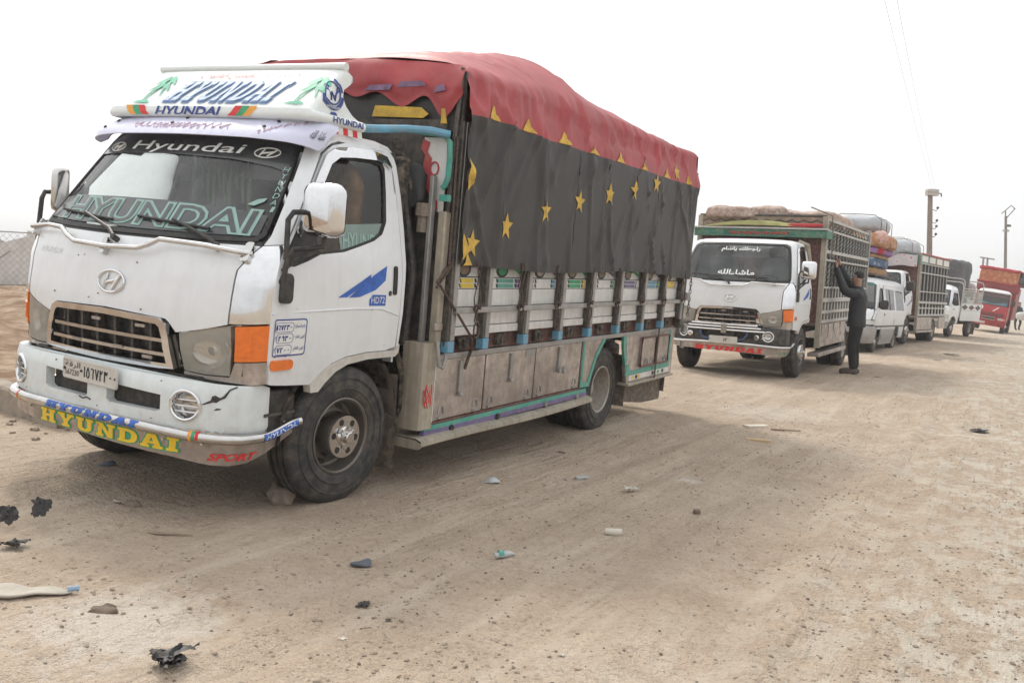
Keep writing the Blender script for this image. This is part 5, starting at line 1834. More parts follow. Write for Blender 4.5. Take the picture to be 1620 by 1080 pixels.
# front drape
rr = []
for k in range(14):
    u = k / 13
    row = []
    for j in range(90):
        x = 1.10 - 2.2 * j / 89
        w = min(1, abs(x) / 1.10)
        zt = shoulder(.78) + .06 * (1 - w ** 2) + .02
        low = 2.44 + .03 * sin(x * 7) - .12 * math.exp(-((abs(x) - .97) / .09) ** 2) + .03 * sin(x * 17)
        row.append((x, .785 - .035 * sin(pi * min(1, u * 1.2)) - .05 * u - .02 * nz(x * 4, u * 2, 1, 71), zt - (zt - low) * u))
    rr.append(row)
part('front_drape', MB().quad_grid(rr), tarp_r, TRP, 60)
fdm = lambda a, b, o: (a, .70 - o + .0 * b, b)
part('blue_print', MB().prism([(.36, 2.475), (.56, 2.48), (.58, 2.515), (.40, 2.51)], lambda a, b, o: (a, .722 - o, b), 0, .004).prism([(.62, 2.495), (.84, 2.505), (.80, 2.535), (.64, 2.53)], lambda a, b, o: (a, .722 - o, b), 0, .004).prism([(.90, 2.46), (.99, 2.475), (.97, 2.515), (.92, 2.50)], lambda a, b, o: (a, .715 - o, b), 0, .004), mat('faded_blue_print', (.20, .12, .20), .6, 0, .3, 20), TRP, 0)
rr = []
for k in range(6):
    rr.append([(1.05 - 2.1 * j / 40, .77 - .02 * k / 5 + .02 * nz(j * .4, k, 1, 75), 2.46 - .23 * k / 5) for j in range(41)])
part('dark_underlay', MB().quad_grid(rr), tarp_k, TRP, 60)
part('yellow_print', MB().prism([(.42, 2.315), (.82, 2.31), (.86, 2.335), (.80, 2.375), (.44, 2.385)], lambda a, b, o: (a, .742 - o, b), 0, .004), star_y, TRP, 0)


for q in STK[1:]:
    part('seam', MB().tube([tarp_side(q + .035 + .006 * sin(k), hem(q) + .01 + (seam(q) - hem(q)) * k / 30, -.001) for k in range(30)], .0045, 5), tarp_k, TRP)


def star_mb(cy, cz, r, sq=.62, rot=0, n=5):
    pts = []
    for k in range(2 * n):
        a = pi / 2 + rot + pi * k / n
        q = r if k % 2 == 0 else r * .42
        pts.append((cy + q * cos(a) * sq, cz + q * sin(a)))
    return panel_mb(pts, tarp_side, .006, 0, (), .014, .016)


for i, (y, z) in enumerate([(.935, 1.555), (1.36, 1.69), (1.93, 1.835), (2.515, 1.95), (3.10, 2.057), (3.655, 2.14), (4.215, 2.26), (4.80, 2.43)]):
    part('star', star_mb(y, z, .098, 1.05, .06 * (i % 3 - 1)), star_y, TRP, 0)
for i, y in enumerate([1.05, 1.55, 2.13, 2.70, 3.275, 3.85, 4.48, 5.12]):
    z = seam(y)
    part('half_star', panel_mb([(y - .085, z + .003), (y + .10, z + .003), (y + .065, z + .035), (y + .045, z + .04), (y + .02, z + .095), (y - .02, z + .045)], tarp_side, .007, 0, (), .014, .016), star_y, TRP, 0)
for pts in ([(.79, 1.88), (.885, 1.96), (.79, 2.08)], [(.79, 1.45), (.87, 1.52), (.79, 1.62)], [(.80, 1.418), (.96, 1.418), (.885, 1.50)]):
    part('corner_patch', panel_mb(pts, tarp_side, .008, 0, (), .014, .016), star_y, TRP, 0)
# ties: loops of webbing hanging from the hem to the rail
tie_i = 0
for y, l in ((1.05, .40), (1.65, .30), (2.26, .40), (2.88, .34), (3.48, .32), (4.10, .22), (4.72, .26), (5.33, .2)):
    r_ = random.Random(int(y * 100))
    mb = MB()
    for j in range(2):
        ph = r_.uniform(0, 6)
        pts = [(1.14 + .012 * j + .006 * sin(ph + q), y + (.022 * j - .02) + .022 * sin(ph + 1.3 * q) * (q / 8), 1.45 - l * q / 8) for q in range(9)]
        mb.tube(pts, .0045, 5)
    e = (1.155, y, 1.45 - l)
    mb.tube([(e[0], e[1] + .035 * sin(t), e[2] - .05 + .055 * cos(t)) for t in [2 * pi * k / 12 for k in range(12)]], .006, 5, closed=True)
    mb.tube([(1.15 + .02 * cos(t), y + .03 * sin(t), 1.14 + .025 * sin(t * 1.5)) for t in [2 * pi * k / 12 for k in range(12)]], .008, 5, closed=True)
    part('tie_strap', mb, strap_m, TRP)
part('tie_strap', MB().tube([(1.09, .74, 2.2), (1.10, .735, 1.75), (1.10, .74, 1.42)], .008, 5).tube([(1.10, .79, 1.44), (1.09, .70, 1.36), (1.085, .64, 1.30)], .009, 5).tube([(1.10, .79, 1.43), (1.09, .70, 1.33), (1.085, .64, 1.27)], .009, 5).tube([(1.085, .66, 1.30), (1.13, .85, 1.10), (1.14, 1.03, .94), (1.10, 1.10, .85)], .009, 5).tube([(1.10, 1.10, .86), (1.07, 1.12, .80), (1.06, 1.10, .72)], .012, 5), strap_m, TRP)
part('corner_tassel', MB().tube([(1.0, .69, 2.36), (1.01, .69, 2.27)], [.012, .02], 6), star_y, TRP)

# ------------------------------------------------------------------ second truck
def lattice(T, sg, y0, y1, x, zones):
    """open side of a cargo body: rails, bars, crossed strips and boards, each its own piece"""
    bx = lambda a, b, *r: ((a, b) if sg > 0 else (-b, -a)) + r
    for z in zones:
        k = z[0]
        if k == 'rail':
            part('rail', MB().box(*bx(x, x + z[4], y0, y1, z[1], z[2])), z[3], T, bevel=.004)
        elif k == 'bars':
            n, m, w, tw = z[3], z[4], z[5], z[6]
            mb = MB()
            if tw:
                rows = []
                for j in range(13):
                    a = tw * j
                    zz = z[1] + (z[2] - z[1]) * j / 12
                    rows.append([(x + .012 + w * .6 * cos(a + pi / 2 * q), w * .6 * sin(a + pi / 2 * q), zz) for q in range(4)])
                mb.quad_grid(rows, True)
            else:
                mb.box(x, x + .02, -w / 2, w / 2, z[1], z[2])
            if sg < 0:
                mb.v = [(-p[0], p[1], p[2]) for p in mb.v]
            me_ = mb.mesh('bar', 20)
            for i in range(n):
                link('bar', me_, m, T, 0, (0, y0 + (y1 - y0) * (i + .5) / n, 0))
        elif k == 'cross':
            n, m = z[3], z[4]
            d = (y1 - y0) / n
            mb = MB()
            for a, b, o in (((-d * .5, z[1]), (d * .5, z[2]), 0), ((-d * .5, z[2]), (d * .5, z[1]), .008)):
                mb.tube([(sg * (x + .01 + o), a[0], a[1]), (sg * (x + .01 + o), b[0], b[1])], .012, 4)
            me_ = mb.mesh('cross_strip', 20)
            for i in range(n):
                link('cross_strip', me_, m, T, 0, (0, y0 + d * (i + .5), 0))
        elif k == 'board':
            part('board', MB().box(*bx(x - .03, x - .012 + z[4], y0, y1, z[1], z[2])), z[3], T, bevel=.004)


dk_back = mat('box_dark_lining', (.03, .027, .026), .85, 0, .2, 4, .2)
bar_m = mat('twisted_bar_grey', (.24, .245, .24), .5, .4, .2, 20, .3)
bar_d = mat('bar_dark_teal', (.07, .10, .10), .55, .2, .2, 20, .3)
rail_w = mat('rail_dirty_white', (.47, .46, .43), .55, 0, .15, 9, .4)
green_b = mat('green_board', (.03, .15, .10), .55, 0, .35, 6, .45)
M2 = pose(3.70, 14.73, .146, radians(29.4), radians(.6), radians(-1.3))
G2 = pose(3.70, 14.73, .146, radians(29.4), radians(.6), 0)
T2 = empty('cargo_truck', M2)
tag(T2, 'white cab truck second in line with black bumper and high metal lattice sides', 'truck', 'trucks parked in the convoy')
build_cab(T2, white2, chrome)
put_wheels(T2, M2, G2, 3.735)
black_b = mat('bumper_black', (.025, .026, .028), .45, 0, .2, 6, .25)
b2 = build_bumper(T2, black_b)
part('bumper_gap_shade', panel_mb(BUMP.f((-.86, .70), (0, .72), (.86, .70), (.86, .80), (0, .81), (-.86, .80)), lambda u, z, o: BUMP.P(u, .75, o) + Vector((0, 0, z - .75)), -.09, 0), black_pl, T2)  # same stand-in shade sheet above the second truck's bumper
for k, z in enumerate((.70, .745, .785)):
    part('bull_bar', MB().tube([BF(t, .72, .05) + Vector((0, 0, z - .72)) for t in [-.60 + .05 * k + (1.2 - .1 * k) * j / 12 for j in range(13)]], .016, 8), chrome, T2)
part('bull_bar_bracket', MB().box(-.03, .05, -1.04, -.98, .66, .80), chrome_d, T2)
part('bumper_rope', MB().tube([BF(-.34, .74, .03), BF(-.36, .66, .04), BF(-.33, .58, .03), BF(-.2, .56, .03)], .012, 6).tube([BF(.34, .74, .03), BF(.36, .66, .04), BF(.30, .58, .03), BF(.22, .56, .03)], .012, 6), mat('blue_rope', (.06, .12, .24), .8), T2)
for t in (-.52, .50):
    part('spot_lamp', MB().lathe([(-1.00, 0), (-1.00, .03), (-.985, .042), (-.94, .04)], 14, 'y', (t, 0, .62)), chrome, T2)
for t in (-.62, .60):
    part('bumper_dash', MB().prism([(t - .04, .60), (t - .025, .60), (t + .04, .645), (t + .025, .645)], BF, .001, .006), white_t, T2)
pl2 = part('number_plate', MB().prism(rrect(-.22, -.05, .22, .05, .012), lambda a, b, o: Vector((a, -.985 - o, .56 + b)), 0, .006), plate_m, T2)
PF2 = lambda a, b, o: Vector((a, -.992 - o, .56 + b))
dm = MB()
ar_digits(dm, '730', PF2, .0, -.03, .035, .05, .004, .001)
part('plate_digits', dm, maroon, pl2)
tb2 = part('chrome_bar', MB().tube([BX(d, TBZ(d), .012) for d in tds], .025, 8), chrome_d, T2)
sk2 = panel('bumper_skirt', skp, alu, T2, SKF, 0, .006, (), .08, .04)
slab_word('skirt_lettering', 'HYUNDAI', redtext, sk2, SKF, (-.46, .385, .58, .452), .004, .3, .3)
part('skirt_squiggle', MB().tube([SKF(.78 + .035 * k, .40 + .018 * sin(k * 2.2), .003) for k in range(9)], .005, 5), green_t, sk2)
lettering('windscreen_words', arabic('راجعلك ياشام'), white_t, T2, F, (-.28, 1.905, .32, 1.985), .008, 0, .03)
lettering('windscreen_words', arabic('ماشاءالله'), white_t, T2, F, (-.24, 1.545, .32, 1.625), .008, 0, .025)
part('hanging_charm', MB().tube([(.05, -.30, 1.95), (.05, -.32, 1.70)], .006, 5).tube([(.05, -.32, 1.72), (.05, -.32, 1.64)], [.02, .008], 6), dark, T2)
rl2 = part('grab_rail', MB().tube([F(t, z, .045) for t, z in rl], .014, 8), chrome_d, T2)
part('side_marker', panel_mb(rrect(-.60, .90, -.50, .96, .024), S, .016, .016, (), .04, .03), amber, T2, 50)
part('door_stripe', dn([(-.15, 1.205), (-.06, 1.203), (.18, 1.245), (.27, 1.30), (.285, 1.385), (.15, 1.325)]), blue_t, T2, 0)
for sg in (1, -1):
    part('chassis_rail', MB().box(*((.32, .42) if sg > 0 else (-.42, -.32)), -.6, 5.2, .56, .72), under, T2)
part('floor', MB().box(-1.03, 1.03, .82, 5.28, .78, .86), wood, T2)
for sg in (1, -1):
    lattice(T2, sg, .84, 5.28, 1.03, [('rail', 2.50, 2.545, rail_w, .035), ('cross', 2.37, 2.50, 13, bar_m), ('rail', 2.33, 2.368, rail_w, .04), ('bars', 2.03, 2.33, 14, bar_m, .05, .55),
                                      ('rail', 1.975, 2.03, rail_w, .045), ('bars', 1.43, 1.975, 14, bar_m, .05, .8), ('rail', 1.85, 1.88, rail_w, .05), ('rail', 1.395, 1.43, rail_w, .045),
                                      ('bars', .82, 1.395, 16, rail_w, .09, 0), ('rail', 1.17, 1.24, rail_w, .042), ('rail', .98, 1.03, rail_w, .042), ('rail', .82, .87, rail_w, .042)])
    bx = lambda a, b, *r: ((a, b) if sg > 0 else (-b, -a)) + r
    part('side_lining', MB().box(*bx(.985, 1.0, .86, 5.26, .80, 2.42)), dk_back, T2)
    for i in range(4):
        part('lower_panel', MB().box(*bx(1.02, 1.05, .86 + .62 * i, .86 + .62 * i + .60, .42, .80)), alu, T2, bevel=.005)
    part('rear_panel', MB().box(*bx(1.02, 1.05, 4.25, 5.28, .42, .80)), alu, T2, bevel=.005)
    part('step', MB().box(*bx(.9, 1.09, .80, 3.3, .27, .335)), teal if sg < 0 else alu, T2, bevel=.008)
    part('corner_post', MB().box(*bx(1.0, 1.085, .76, .838, .42, 2.56)), post_w, T2, bevel=.005)
    part('rear_post', MB().box(*bx(1.0, 1.085, 5.282, 5.36, .42, 2.60)), steel, T2, bevel=.005)
for i in range(4):
    part('panel_drip', MB().tube([(1.051, 1.05 + .55 * i + .1 * sin(i * 3), .79), (1.0515, 1.06 + .55 * i + .1 * sin(i * 3), .70), (1.051, 1.07 + .6 * i, .60 - .05 * (i % 2))], [.010, .006, .003], 4), maroon, T2)
part('front_wall', MB().box(-1.0, 1.0, .79, .82, .84, 2.30), maroon, T2)
part('gap_pipe', MB().tube([(.82, .62, 1.0), (.86, .64, 1.8), (.82, .58, 2.08), (.70, .50, 2.12)], .045, 9), post_w, T2)
part('green_board', MB().box(-1.10, 1.10, .62, .66, 2.20, 2.33), green_b, T2, bevel=.008)
part('green_board', MB().box(1.06, 1.10, .661, 1.2, 2.20, 2.33), green_b, T2, bevel=.008)
sq = MB()
for k in range(18):
    t0 = -.45 + .055 * k
    sq.tube([(t0 + .02 * sin(j * 1.4 + k), .617, 2.265 + .028 * sin(j * 2.2 + k * 1.9)) for j in range(5)], .006, 4)
part('painted_scroll', sq, redtext, T2)
part('cornice', MB().box(-1.12, 1.12, .60, .72, 2.332, 2.36), rail_w, T2, bevel=.005)
part('front_board', MB().box(-1.05, 1.05, .78, .82, 2.37, 2.55), wood, T2, bevel=.006)
for i in range(10):
    part('board_ornament', MB().tube([(-1.0 + .2 * i, .774, 2.46), (-.9 + .2 * i, .774, 2.50), (-.8 + .2 * i, .774, 2.46)], .008, 5), steel_d, T2)
part('top_rail', MB().box(-1.06, 1.06, .77, .83, 2.552, 2.585), steel_d, T2, bevel=.005)
part('mud_flap', MB().box(.55, 1.0, 4.3, 4.31, .08, .55), mud_m, T2)

quilt = {}


def quilt_mat(name, c1, c2, c3, sc=9):
    m = bpy.data.materials.new(name)
    m.use_nodes = True
    t = m.node_tree
    N, L = t.nodes.new, t.links.new
    bs = t.nodes['Principled BSDF']
    bs.inputs['Roughness'].default_value = .9
    tc = N('ShaderNodeTexCoord')
    vo = N('ShaderNodeTexVoronoi')
    vo.inputs['Scale'].default_value = sc
    L(tc.outputs['Object'], vo.inputs['Vector'])
    no = N('ShaderNodeTexNoise')
    no.inputs['Scale'].default_value = sc * .8
    L(tc.outputs['Object'], no.inputs['Vector'])
    cr = N('ShaderNodeValToRGB')
    e = cr.color_ramp.elements
    e[0].position, e[0].color = .18, (*c3, 1)
    e[1].position, e[1].color = .62, (*c1, 1)
    x = cr.color_ramp.elements.new(.36)
    x.color = (*c2, 1)
    ad = N('ShaderNodeMath')
    ad.operation = 'MULTIPLY_ADD'
    L(vo.outputs['Distance'], ad.inputs[0])
    ad.inputs[1].default_value = .7
    mu = N('ShaderNodeMath')
    mu.operation = 'MULTIPLY'
    L(no.outputs['Fac'], mu.inputs[0])
    mu.inputs[1].default_value = .35
    L(mu.outputs['Value'], ad.inputs[2])
    L(ad.outputs['Value'], cr.inputs['Fac'])
    L(cr.outputs['Color'], bs.inputs['Base Color'])
    return m


q_pink = quilt_mat('quilt_pink_brown', (.36, .25, .21), (.50, .42, .36), (.20, .08, .07), 12)
q_orange = quilt_mat('quilt_orange', (.42, .19, .10), (.50, .32, .20), (.55, .45, .36), 8)
q_flower = quilt_mat('quilt_orange_flower', (.40, .12, .055), (.46, .22, .11), (.56, .46, .34), 4.5)
q_purple = mat('quilt_purple', (.30, .17, .36), .9, 0, .2, 12)
q_blue = quilt_mat('quilt_blue', (.06, .10, .18), (.10, .16, .25), (.45, .45, .45), 6)
q_brown = mat('quilt_brown', (.34, .21, .11), .9, 0, .25, 12)
q_grey = mat('wrap_grey_sheet', (.42, .44, .47), .55, 0, .12, 5, .15, bump=.3, bscale=12)
q_dark = mat('tarp_dark_grey', (.085, .088, .095), .7, 0, .2, 4, .2, bump=.3, bscale=10)
q_lime = mat('foam_yellow_green', (.31, .30, .11), .8, 0, .2, 8, .3)
q_redc = mat('red_cloth', (.40, .04, .045), .8, 0, .2, 9)


def bundle(name, M, c, size, m, label, cat, group, rz=0, rnd=.3, amp=.03, seed=1, n=14, freq=2.5, sag=0, ropes=0, rope_mat=None):
    mb_ = softbox_mb(*size, rnd, amp, seed, n + 8, freq, sag)
    mb_.v = [tuple(Vector(p) + noise.noise_vector(Vector(p) * 7 + Vector((seed, 0, 0))) * min(.022, min(size) * .12)) for p in mb_.v]
    o = part(name, mb_, m, None, 60)
    o.matrix_world = M @ Matrix.Translation(c) @ Matrix.Rotation(rz, 4, 'Z')
    tag(o, label, cat, group)
    for k in range(ropes):
        y = -size[1] / 2 + size[1] * (k + .5) / ropes
        hx, hz = size[0] / 2, size[2]
        part('lashing', MB().tube([(-hx * 1.01, y, .02), (-hx * .99, y, hz * .75), (-hx * .7, y, hz * 1.01), (0, y, hz * 1.03), (hx * .7, y, hz * 1.01), (hx * .99, y, hz * .75), (hx * 1.01, y, .02)], .010, 5), rope_mat or rope_m, o)
    return o


GB = 'household bundles on the second truck'
bundle('mattress', M2, (-.55, 1.35, 2.50), (.95, 1.3, .22), q_pink, 'folded floral mattress at the front left on top of the second truck', 'mattress', GB, .05, .2, .03, 1)
bundle('mattress', M2, (.02, 1.5, 2.48), (.55, 1.3, .27), q_pink, 'humped floral mattress in the middle on top of the second truck', 'mattress', GB, -.05, .3, .03, 2)
bundle('blanket_pile', M2, (.45, 2.7, 2.42), (1.15, 2.6, .29), q_pink, 'long floral blanket pile along the road side atop the second truck', 'blanket', GB, 0, .2, .035, 3)
lm = MB().quad_grid([[(-.95 + 1.75 * k / 24, .63 + .13 * j / 6, 2.365 + .115 * sin(pi * k / 24) ** .8 * sin(pi * (j + .6) / 7.2)) for k in range(25)] for j in range(7)])
o = part('foam_board', lm, q_lime, None, 60)
o.matrix_world = M2
tag(o, 'yellow green arched foam board lying above the second truck cab', 'foam board')
bundle('red_cloth_roll', M2, (.72, .70, 2.365), (.62, .12, .07), q_redc, 'red rolled cloth beside the yellow green board above the cab', 'cloth roll', None, 0, .5, .01, 5, 8)
rp = part('lashing_rope', MB().tube([(.72, 1.15, 2.74), (1.07, 1.16, 2.60), (1.10, 1.17, 2.3), (1.105, 1.17, 1.96), (1.10, 1.20, 1.9)], .011, 5), rope_m, None)
rp.matrix_world = M2
tag(rp, 'rope hanging down the lattice side into the man\'s hands', 'rope')

# ------------------------------------------------------------------ third truck
M3 = pose(10.694, 27.08, .30, radians(35.9), 0, radians(-.5))
T3 = empty('cargo_truck', M3)
tag(T3, 'white truck behind the minivan with dark barred sides and painted top panels', 'truck', 'trucks parked in the convoy')
build_cab(T3, white2, white2, black_pl)
put_wheels(T3, M3, pose(10.694, 27.08, .30, radians(35.9), 0, 0), 3.5)
build_bumper(T3, white2)
part('door_stripe', dn([(-.25, 1.10), (-.06, 1.103), (.18, 1.145), (.27, 1.20), (.285, 1.285), (.15, 1.225)]), mat('stripe_violet', (.20, .18, .36), .5), T3, 0)
part('side_marker', panel_mb(rrect(-.66, .90, -.56, .98, .024), S, .016, .016, (), .04, .03), amber, T3, 50)
for sg in (1, -1):
    part('chassis_rail', MB().box(*((.32, .42) if sg > 0 else (-.42, -.32)), -.6, 5.0, .56, .72), under, T3)
    bx = lambda a, b, *r: ((a, b) if sg > 0 else (-b, -a)) + r
    lattice(T3, sg, .80, 5.0, 1.03, [('rail', 2.36, 2.39, rail_w, .04), ('bars', 1.10, 2.36, 9, bar_m, .10, 0), ('rail', 2.08, 2.12, rail_w, .05), ('rail', 1.52, 1.555, rail_w, .05), ('rail', 1.18, 1.25, rail_w, .05),
                                     ('rail', 1.02, 1.06, rail_w, .05), ('bars', .80, 1.18, 9, rail_w, .14, 0), ('rail', .80, .86, rail_w, .05)])
    part('side_lining', MB().box(*bx(.985, 1.0, .82, 4.98, .76, 2.38)), dk_back, T3)
    for i in range(4):
        y0 = .80 + 1.05 * i
        pp = part('top_panel', MB().box(*bx(1.02, 1.06, y0, y0 + 1.03, 2.40, 2.64)), wood if i else teal, T3, bevel=.008)
        part('painted_field', MB().box(*bx(1.06, 1.066, y0 + .12, y0 + .92, 2.43, 2.61)), band_w, pp)
    part('lower_panel', MB().box(*bx(1.02, 1.05, .80, 2.9, .38, .77)), alu, T3, bevel=.006)
    part('rear_panel', MB().box(*bx(1.02, 1.05, 4.0, 5.0, .38, .77)), alu, T3, bevel=.006)
    part('step', MB().box(*bx(.9, 1.09, .72, 2.95, .30, .36)), alu, T3, bevel=.008)
    part('corner_post', MB().box(*bx(1.0, 1.08, .72, .798, .36, 2.66)), post_w, T3, bevel=.005)
part('front_wall', MB().box(-1.0, 1.0, .74, .77, .80, 2.40), maroon, T3)
part('front_board', MB().box(-1.05, 1.05, .60, .64, 2.36, 2.62), green_b, T3, bevel=.008)
part('front_cloth', MB().quad_grid([[(-1.0 + 2.0 * k / 20, .57 + .02 * sin(k), 2.62 - .34 * j / 5 + .02 * sin(k * .9)) for k in range(21)] for j in range(6)]), quilt_mat('cloth_pink_white', (.55, .50, .50), (.62, .58, .57), (.50, .12, .15), 5), T3)
part('top_cap', MB().box(1.0, 1.10, .80, 5.02, 2.642, 2.68), red_deco, T3, bevel=.01)
part('floor', MB().box(-1.03, 1.03, .80, 5.0, .70, .76), wood, T3)
bundle('wrapped_load', M3, (-.15, 1.5, 2.50), (1.9, 2.2, .62), q_grey, 'grey sheet wrapped load bulging above the third truck', 'bundle', None, 0, .45, .04, 8, 16, ropes=3)

# ------------------------------------------------------------------ minivan
VAN = Shell([(.25, -.96, -.70, .78, 3.35), (.45, -1.05, -.76, .825, 3.42), (.70, -1.03, -.74, .845, 3.43), (.85, -.99, -.70, .85, 3.42), (1.05, -.80, -.54, .85, 3.40), (1.15, -.67, -.44, .84, 3.38),
             (1.45, -.40, -.18, .78, 3.34), (1.75, -.14, .06, .72, 3.28), (1.85, .0, .18, .68, 3.22), (1.91, .25, .40, .55, 3.05), (1.93, .5, .6, .35, 2.8)], 2.4)
van_w = mat('van_white', (.68, .69, .70), .35, 0, .05, 3, .15, (.2, .9, .35), coat=.2)
van_g = mat('van_silver', (.36, .365, .375), .4, .3, .08, 4, .25, (.2, .8, .4))
MV = pose(8.515, 23.476, .165, radians(32.9), radians(2.6), 0)
TV = empty('minivan', MV)
tag(TV, 'white minivan with silver lower body and high roof load behind the man', 'minivan')
P, f, s = VAN.P, VAN.f, VAN.s_
panel('bonnet', f((-.80, .86), (0, .88), (.80, .86), (.82, 1.0), (.80, 1.12), (0, 1.135), (-.80, 1.12), (-.82, 1.0)), van_w, TV, P, 0, .03)
fb = panel('bumper', [(-1.12, .28), (0, .27), (1.12, .28), (1.12, .70), (0, .71), (-1.12, .70)], van_g, TV, P, .015, .04, [f((-.42, .42), (.42, .42), (.40, .50), (-.40, .50))])
panel('bumper_grille', f((-.42, .42), (.42, .42), (.40, .50), (-.40, .50)), black_pl, fb, P, -.03, 0)
panel('front_grille', f((-.40, .735), (.40, .735), (.39, .84), (-.39, .84)), black_pl, TV, P, .004, .02)
ws = f((-.80, 1.145), (0, 1.16), (.80, 1.145), (.66, 1.74), (.60, 1.78), (0, 1.80), (-.60, 1.78), (-.66, 1.74))
w_ = panel('windscreen', [(a * .96, 1.47 + (b - 1.47) * .94) for a, b in ws], glass, TV, P, -.005, 0)
panel('windscreen_seal', ws, seal, w_, P, .001, .03, [[(a * .955, 1.47 + (b - 1.47) * .935) for a, b in ws]])
part('windscreen_strip', panel_mb([(a * .93, 1.72 + .05 * (i > 2)) for i, a in enumerate([-.75, 0, .75, .72, 0, -.72])], P, .002, 0), mat('film_teal', (.03, .14, .13), .4), TV, 0)
for sg in (1, -1):
    nn_ = (lambda q: q) if sg > 0 else neg
    hl = panel('headlamp', nn_(f((.44, .735), (.80, .735)) + [(1.03, .75), (1.03, .84)] + f((.78, .85), (.44, .84))), lamp_gl, TV, P, .006, .03)
    panel('pillar', nn_(f((.82, 1.14), (.685, 1.75)) + s((.10, 1.76), (.02, 1.70), (-.38, 1.22), (-.48, 1.13))), van_w, TV, P, 0, .03)
    fd_ = s((-.50, .70), (-.40, .62), (.42, .62), (.42, .34), (.62, .34), (.62, 1.0), (.64, 1.5), (.62, 1.74), (.18, 1.76), (.03, 1.70), (-.37, 1.22), (-.50, 1.10))
    fw_ = s((-.32, 1.16), (.50, 1.13), (.52, 1.66), (.20, 1.67), (.06, 1.62))
    d = panel('front_door', nn_(fd_), van_w, TV, P, .002, .03, [nn_(fw_)])
    panel('window_frame', nn_(fw_), seal, d, P, -.005, .03, [nn_(s((-.26, 1.18), (.47, 1.155), (.49, 1.635), (.21, 1.645), (.08, 1.60)))])
    panel('window', nn_(s((.20, 1.16), (.47, 1.155), (.48, 1.35), (.20, 1.36))), glass_s, d, P, -.01, 0)
    panel('handle', nn_(s((.46, .98), (.56, .98), (.56, 1.02), (.46, 1.02))), seal, d, P, .012, .01)
    sd2 = s((.635, .34), (1.95, .34), (1.97, 1.0), (1.95, 1.74), (.645, 1.74), (.655, 1.5))
    sw = s((.76, 1.12), (1.86, 1.12), (1.84, 1.65), (.77, 1.66))
    d = panel('sliding_door', nn_(sd2), van_w, TV, P, .003, .03, [nn_(sw)])
    panel('window', nn_(sw), glass_s, d, P, -.006, 0)
    panel('window_divider', nn_(s((1.28, 1.12), (1.33, 1.12), (1.33, 1.66), (1.28, 1.66))), seal, d, P, .001, .01)
    rq = s((1.965, .34), (2.10, .34), (2.10, .50), (2.20, .66), (2.45, .72), (2.70, .68), (2.85, .52), (2.90, .36), (3.38, .40), (3.40, 1.0), (3.30, 1.74), (1.965, 1.74), (1.985, 1.0))
    rw_ = s((2.08, 1.12), (3.24, 1.12), (3.16, 1.64), (2.06, 1.65))
    d = panel('rear_quarter', nn_(rq), van_w, TV, P, .001, .03, [nn_(rw_)])
    panel('window', nn_(rw_), glass_s, d, P, -.006, 0)
    panel('front_wing', nn_([(1.05, .72)] + s((-.50, .72), (-.50, .86)) + s((-.50, 1.09)) + f((.83, 1.11), (.83, .87)) + [(1.05, .86)]), van_w, TV, P, 0, .03)
    panel('wing_lower', nn_([(1.12, .30)] + s((-.42, .32), (-.42, .45), (-.34, .58), (-.15, .69), (.0, .71), (.2, .68), (.36, .56), (.41, .34), (.41, .61), (.3, .72), (-.5, .71)) + [(1.12, .70)]), van_g, TV, P, .002, .03)
    panel('side_sill', nn_(s((.44, .22), (2.1, .22), (2.1, .62), (.44, .62))), van_g, TV, P, .006, .02)
    part('side_moulding', MB().tube([P(sg * VAN.sU(y, .70), .70, .006) for y in (-.45, .6, 1.9, 3.3)], .02, 6), black_pl, TV)
    mo = part('mirror', softbox_mb(.20, .10, .24, .3, .0, 1, 6), black_pl, TV)
    mo.location = (sg * .96, -.22, 1.13)
    part('mirror_arm', MB().tube([(-sg * .14, 0, .06), (0, 0, .08)], .02, 6), black_pl, mo)
rows = [[P(-2 + 4 * j / 50, z, 0) for j in range(51)] for z in (1.745, 1.80, 1.85, 1.89, 1.91, 1.92, 1.93)]
last = rows[-1]
part('roof', MB().quad_grid(rows + [[(p.x * .4, 1.8 + (p.y - 1.8) * .6, 1.94) for p in last], [(0, 1.8, 1.945)] * 51]), van_w, TV, 50)
part('tail', MB().cap([(-.83, 3.38, .35), (.83, 3.38, .35), (.84, 3.38, 1.05), (.70, 3.27, 1.76), (-.70, 3.27, 1.76), (-.84, 3.38, 1.05)]), van_w, TV)
part('interior_floor', MB().box(-.76, .76, -.6, 3.3, .40, .46), dark, TV)
part('dashboard', MB().box(-.76, .76, -.62, -.20, .80, 1.12), dark, TV)
for y in (.55, 1.4, 2.3):
    part('bench_seat', MB().box(-.70, .70, y, y + .12, .5, 1.30).box(-.70, .70, y - .4, y, .5, .75), dark, TV, bevel=.03)
for sg in (1, -1):
    wheel(TV, 'front', (sg * .70, 0, .295), sg, 0, .3, .75)
    wheel(TV, 'rear', (sg * .70, 2.5, .295), sg, 0, .3, .75)
part('rear_lamp', MB().box(.70, .80, 3.385, 3.43, .8, 1.1), red_l, TV, bevel=.01)
rk = MB()
for x in (-.52, .52):
    rk.tube([(x, .3, 1.99), (x, 2.9, 1.99)], .02, 6)
for y in (.5, 1.3, 2.1, 2.8):
    rk.tube([(-.56, y, 1.91), (-.52, y, 1.99), (.52, y, 1.99), (.56, y, 1.91)], .018, 6)
part('roof_rack', rk, steel_d, TV)
GV = 'bundles stacked on the minivan roof'
bundle('mattress', MV, (-.1, 1.4, 2.01), (1.15, 2.0, .20), q_brown, 'brown mattress lowest on the minivan roof', 'mattress', GV, 0, .15, .02, 11)
bundle('mattress', MV, (-.08, 1.35, 2.20), (1.2, 2.0, .24), q_blue, 'blue mattress on the minivan roof above the brown one', 'mattress', GV, .03, .15, .02, 12)
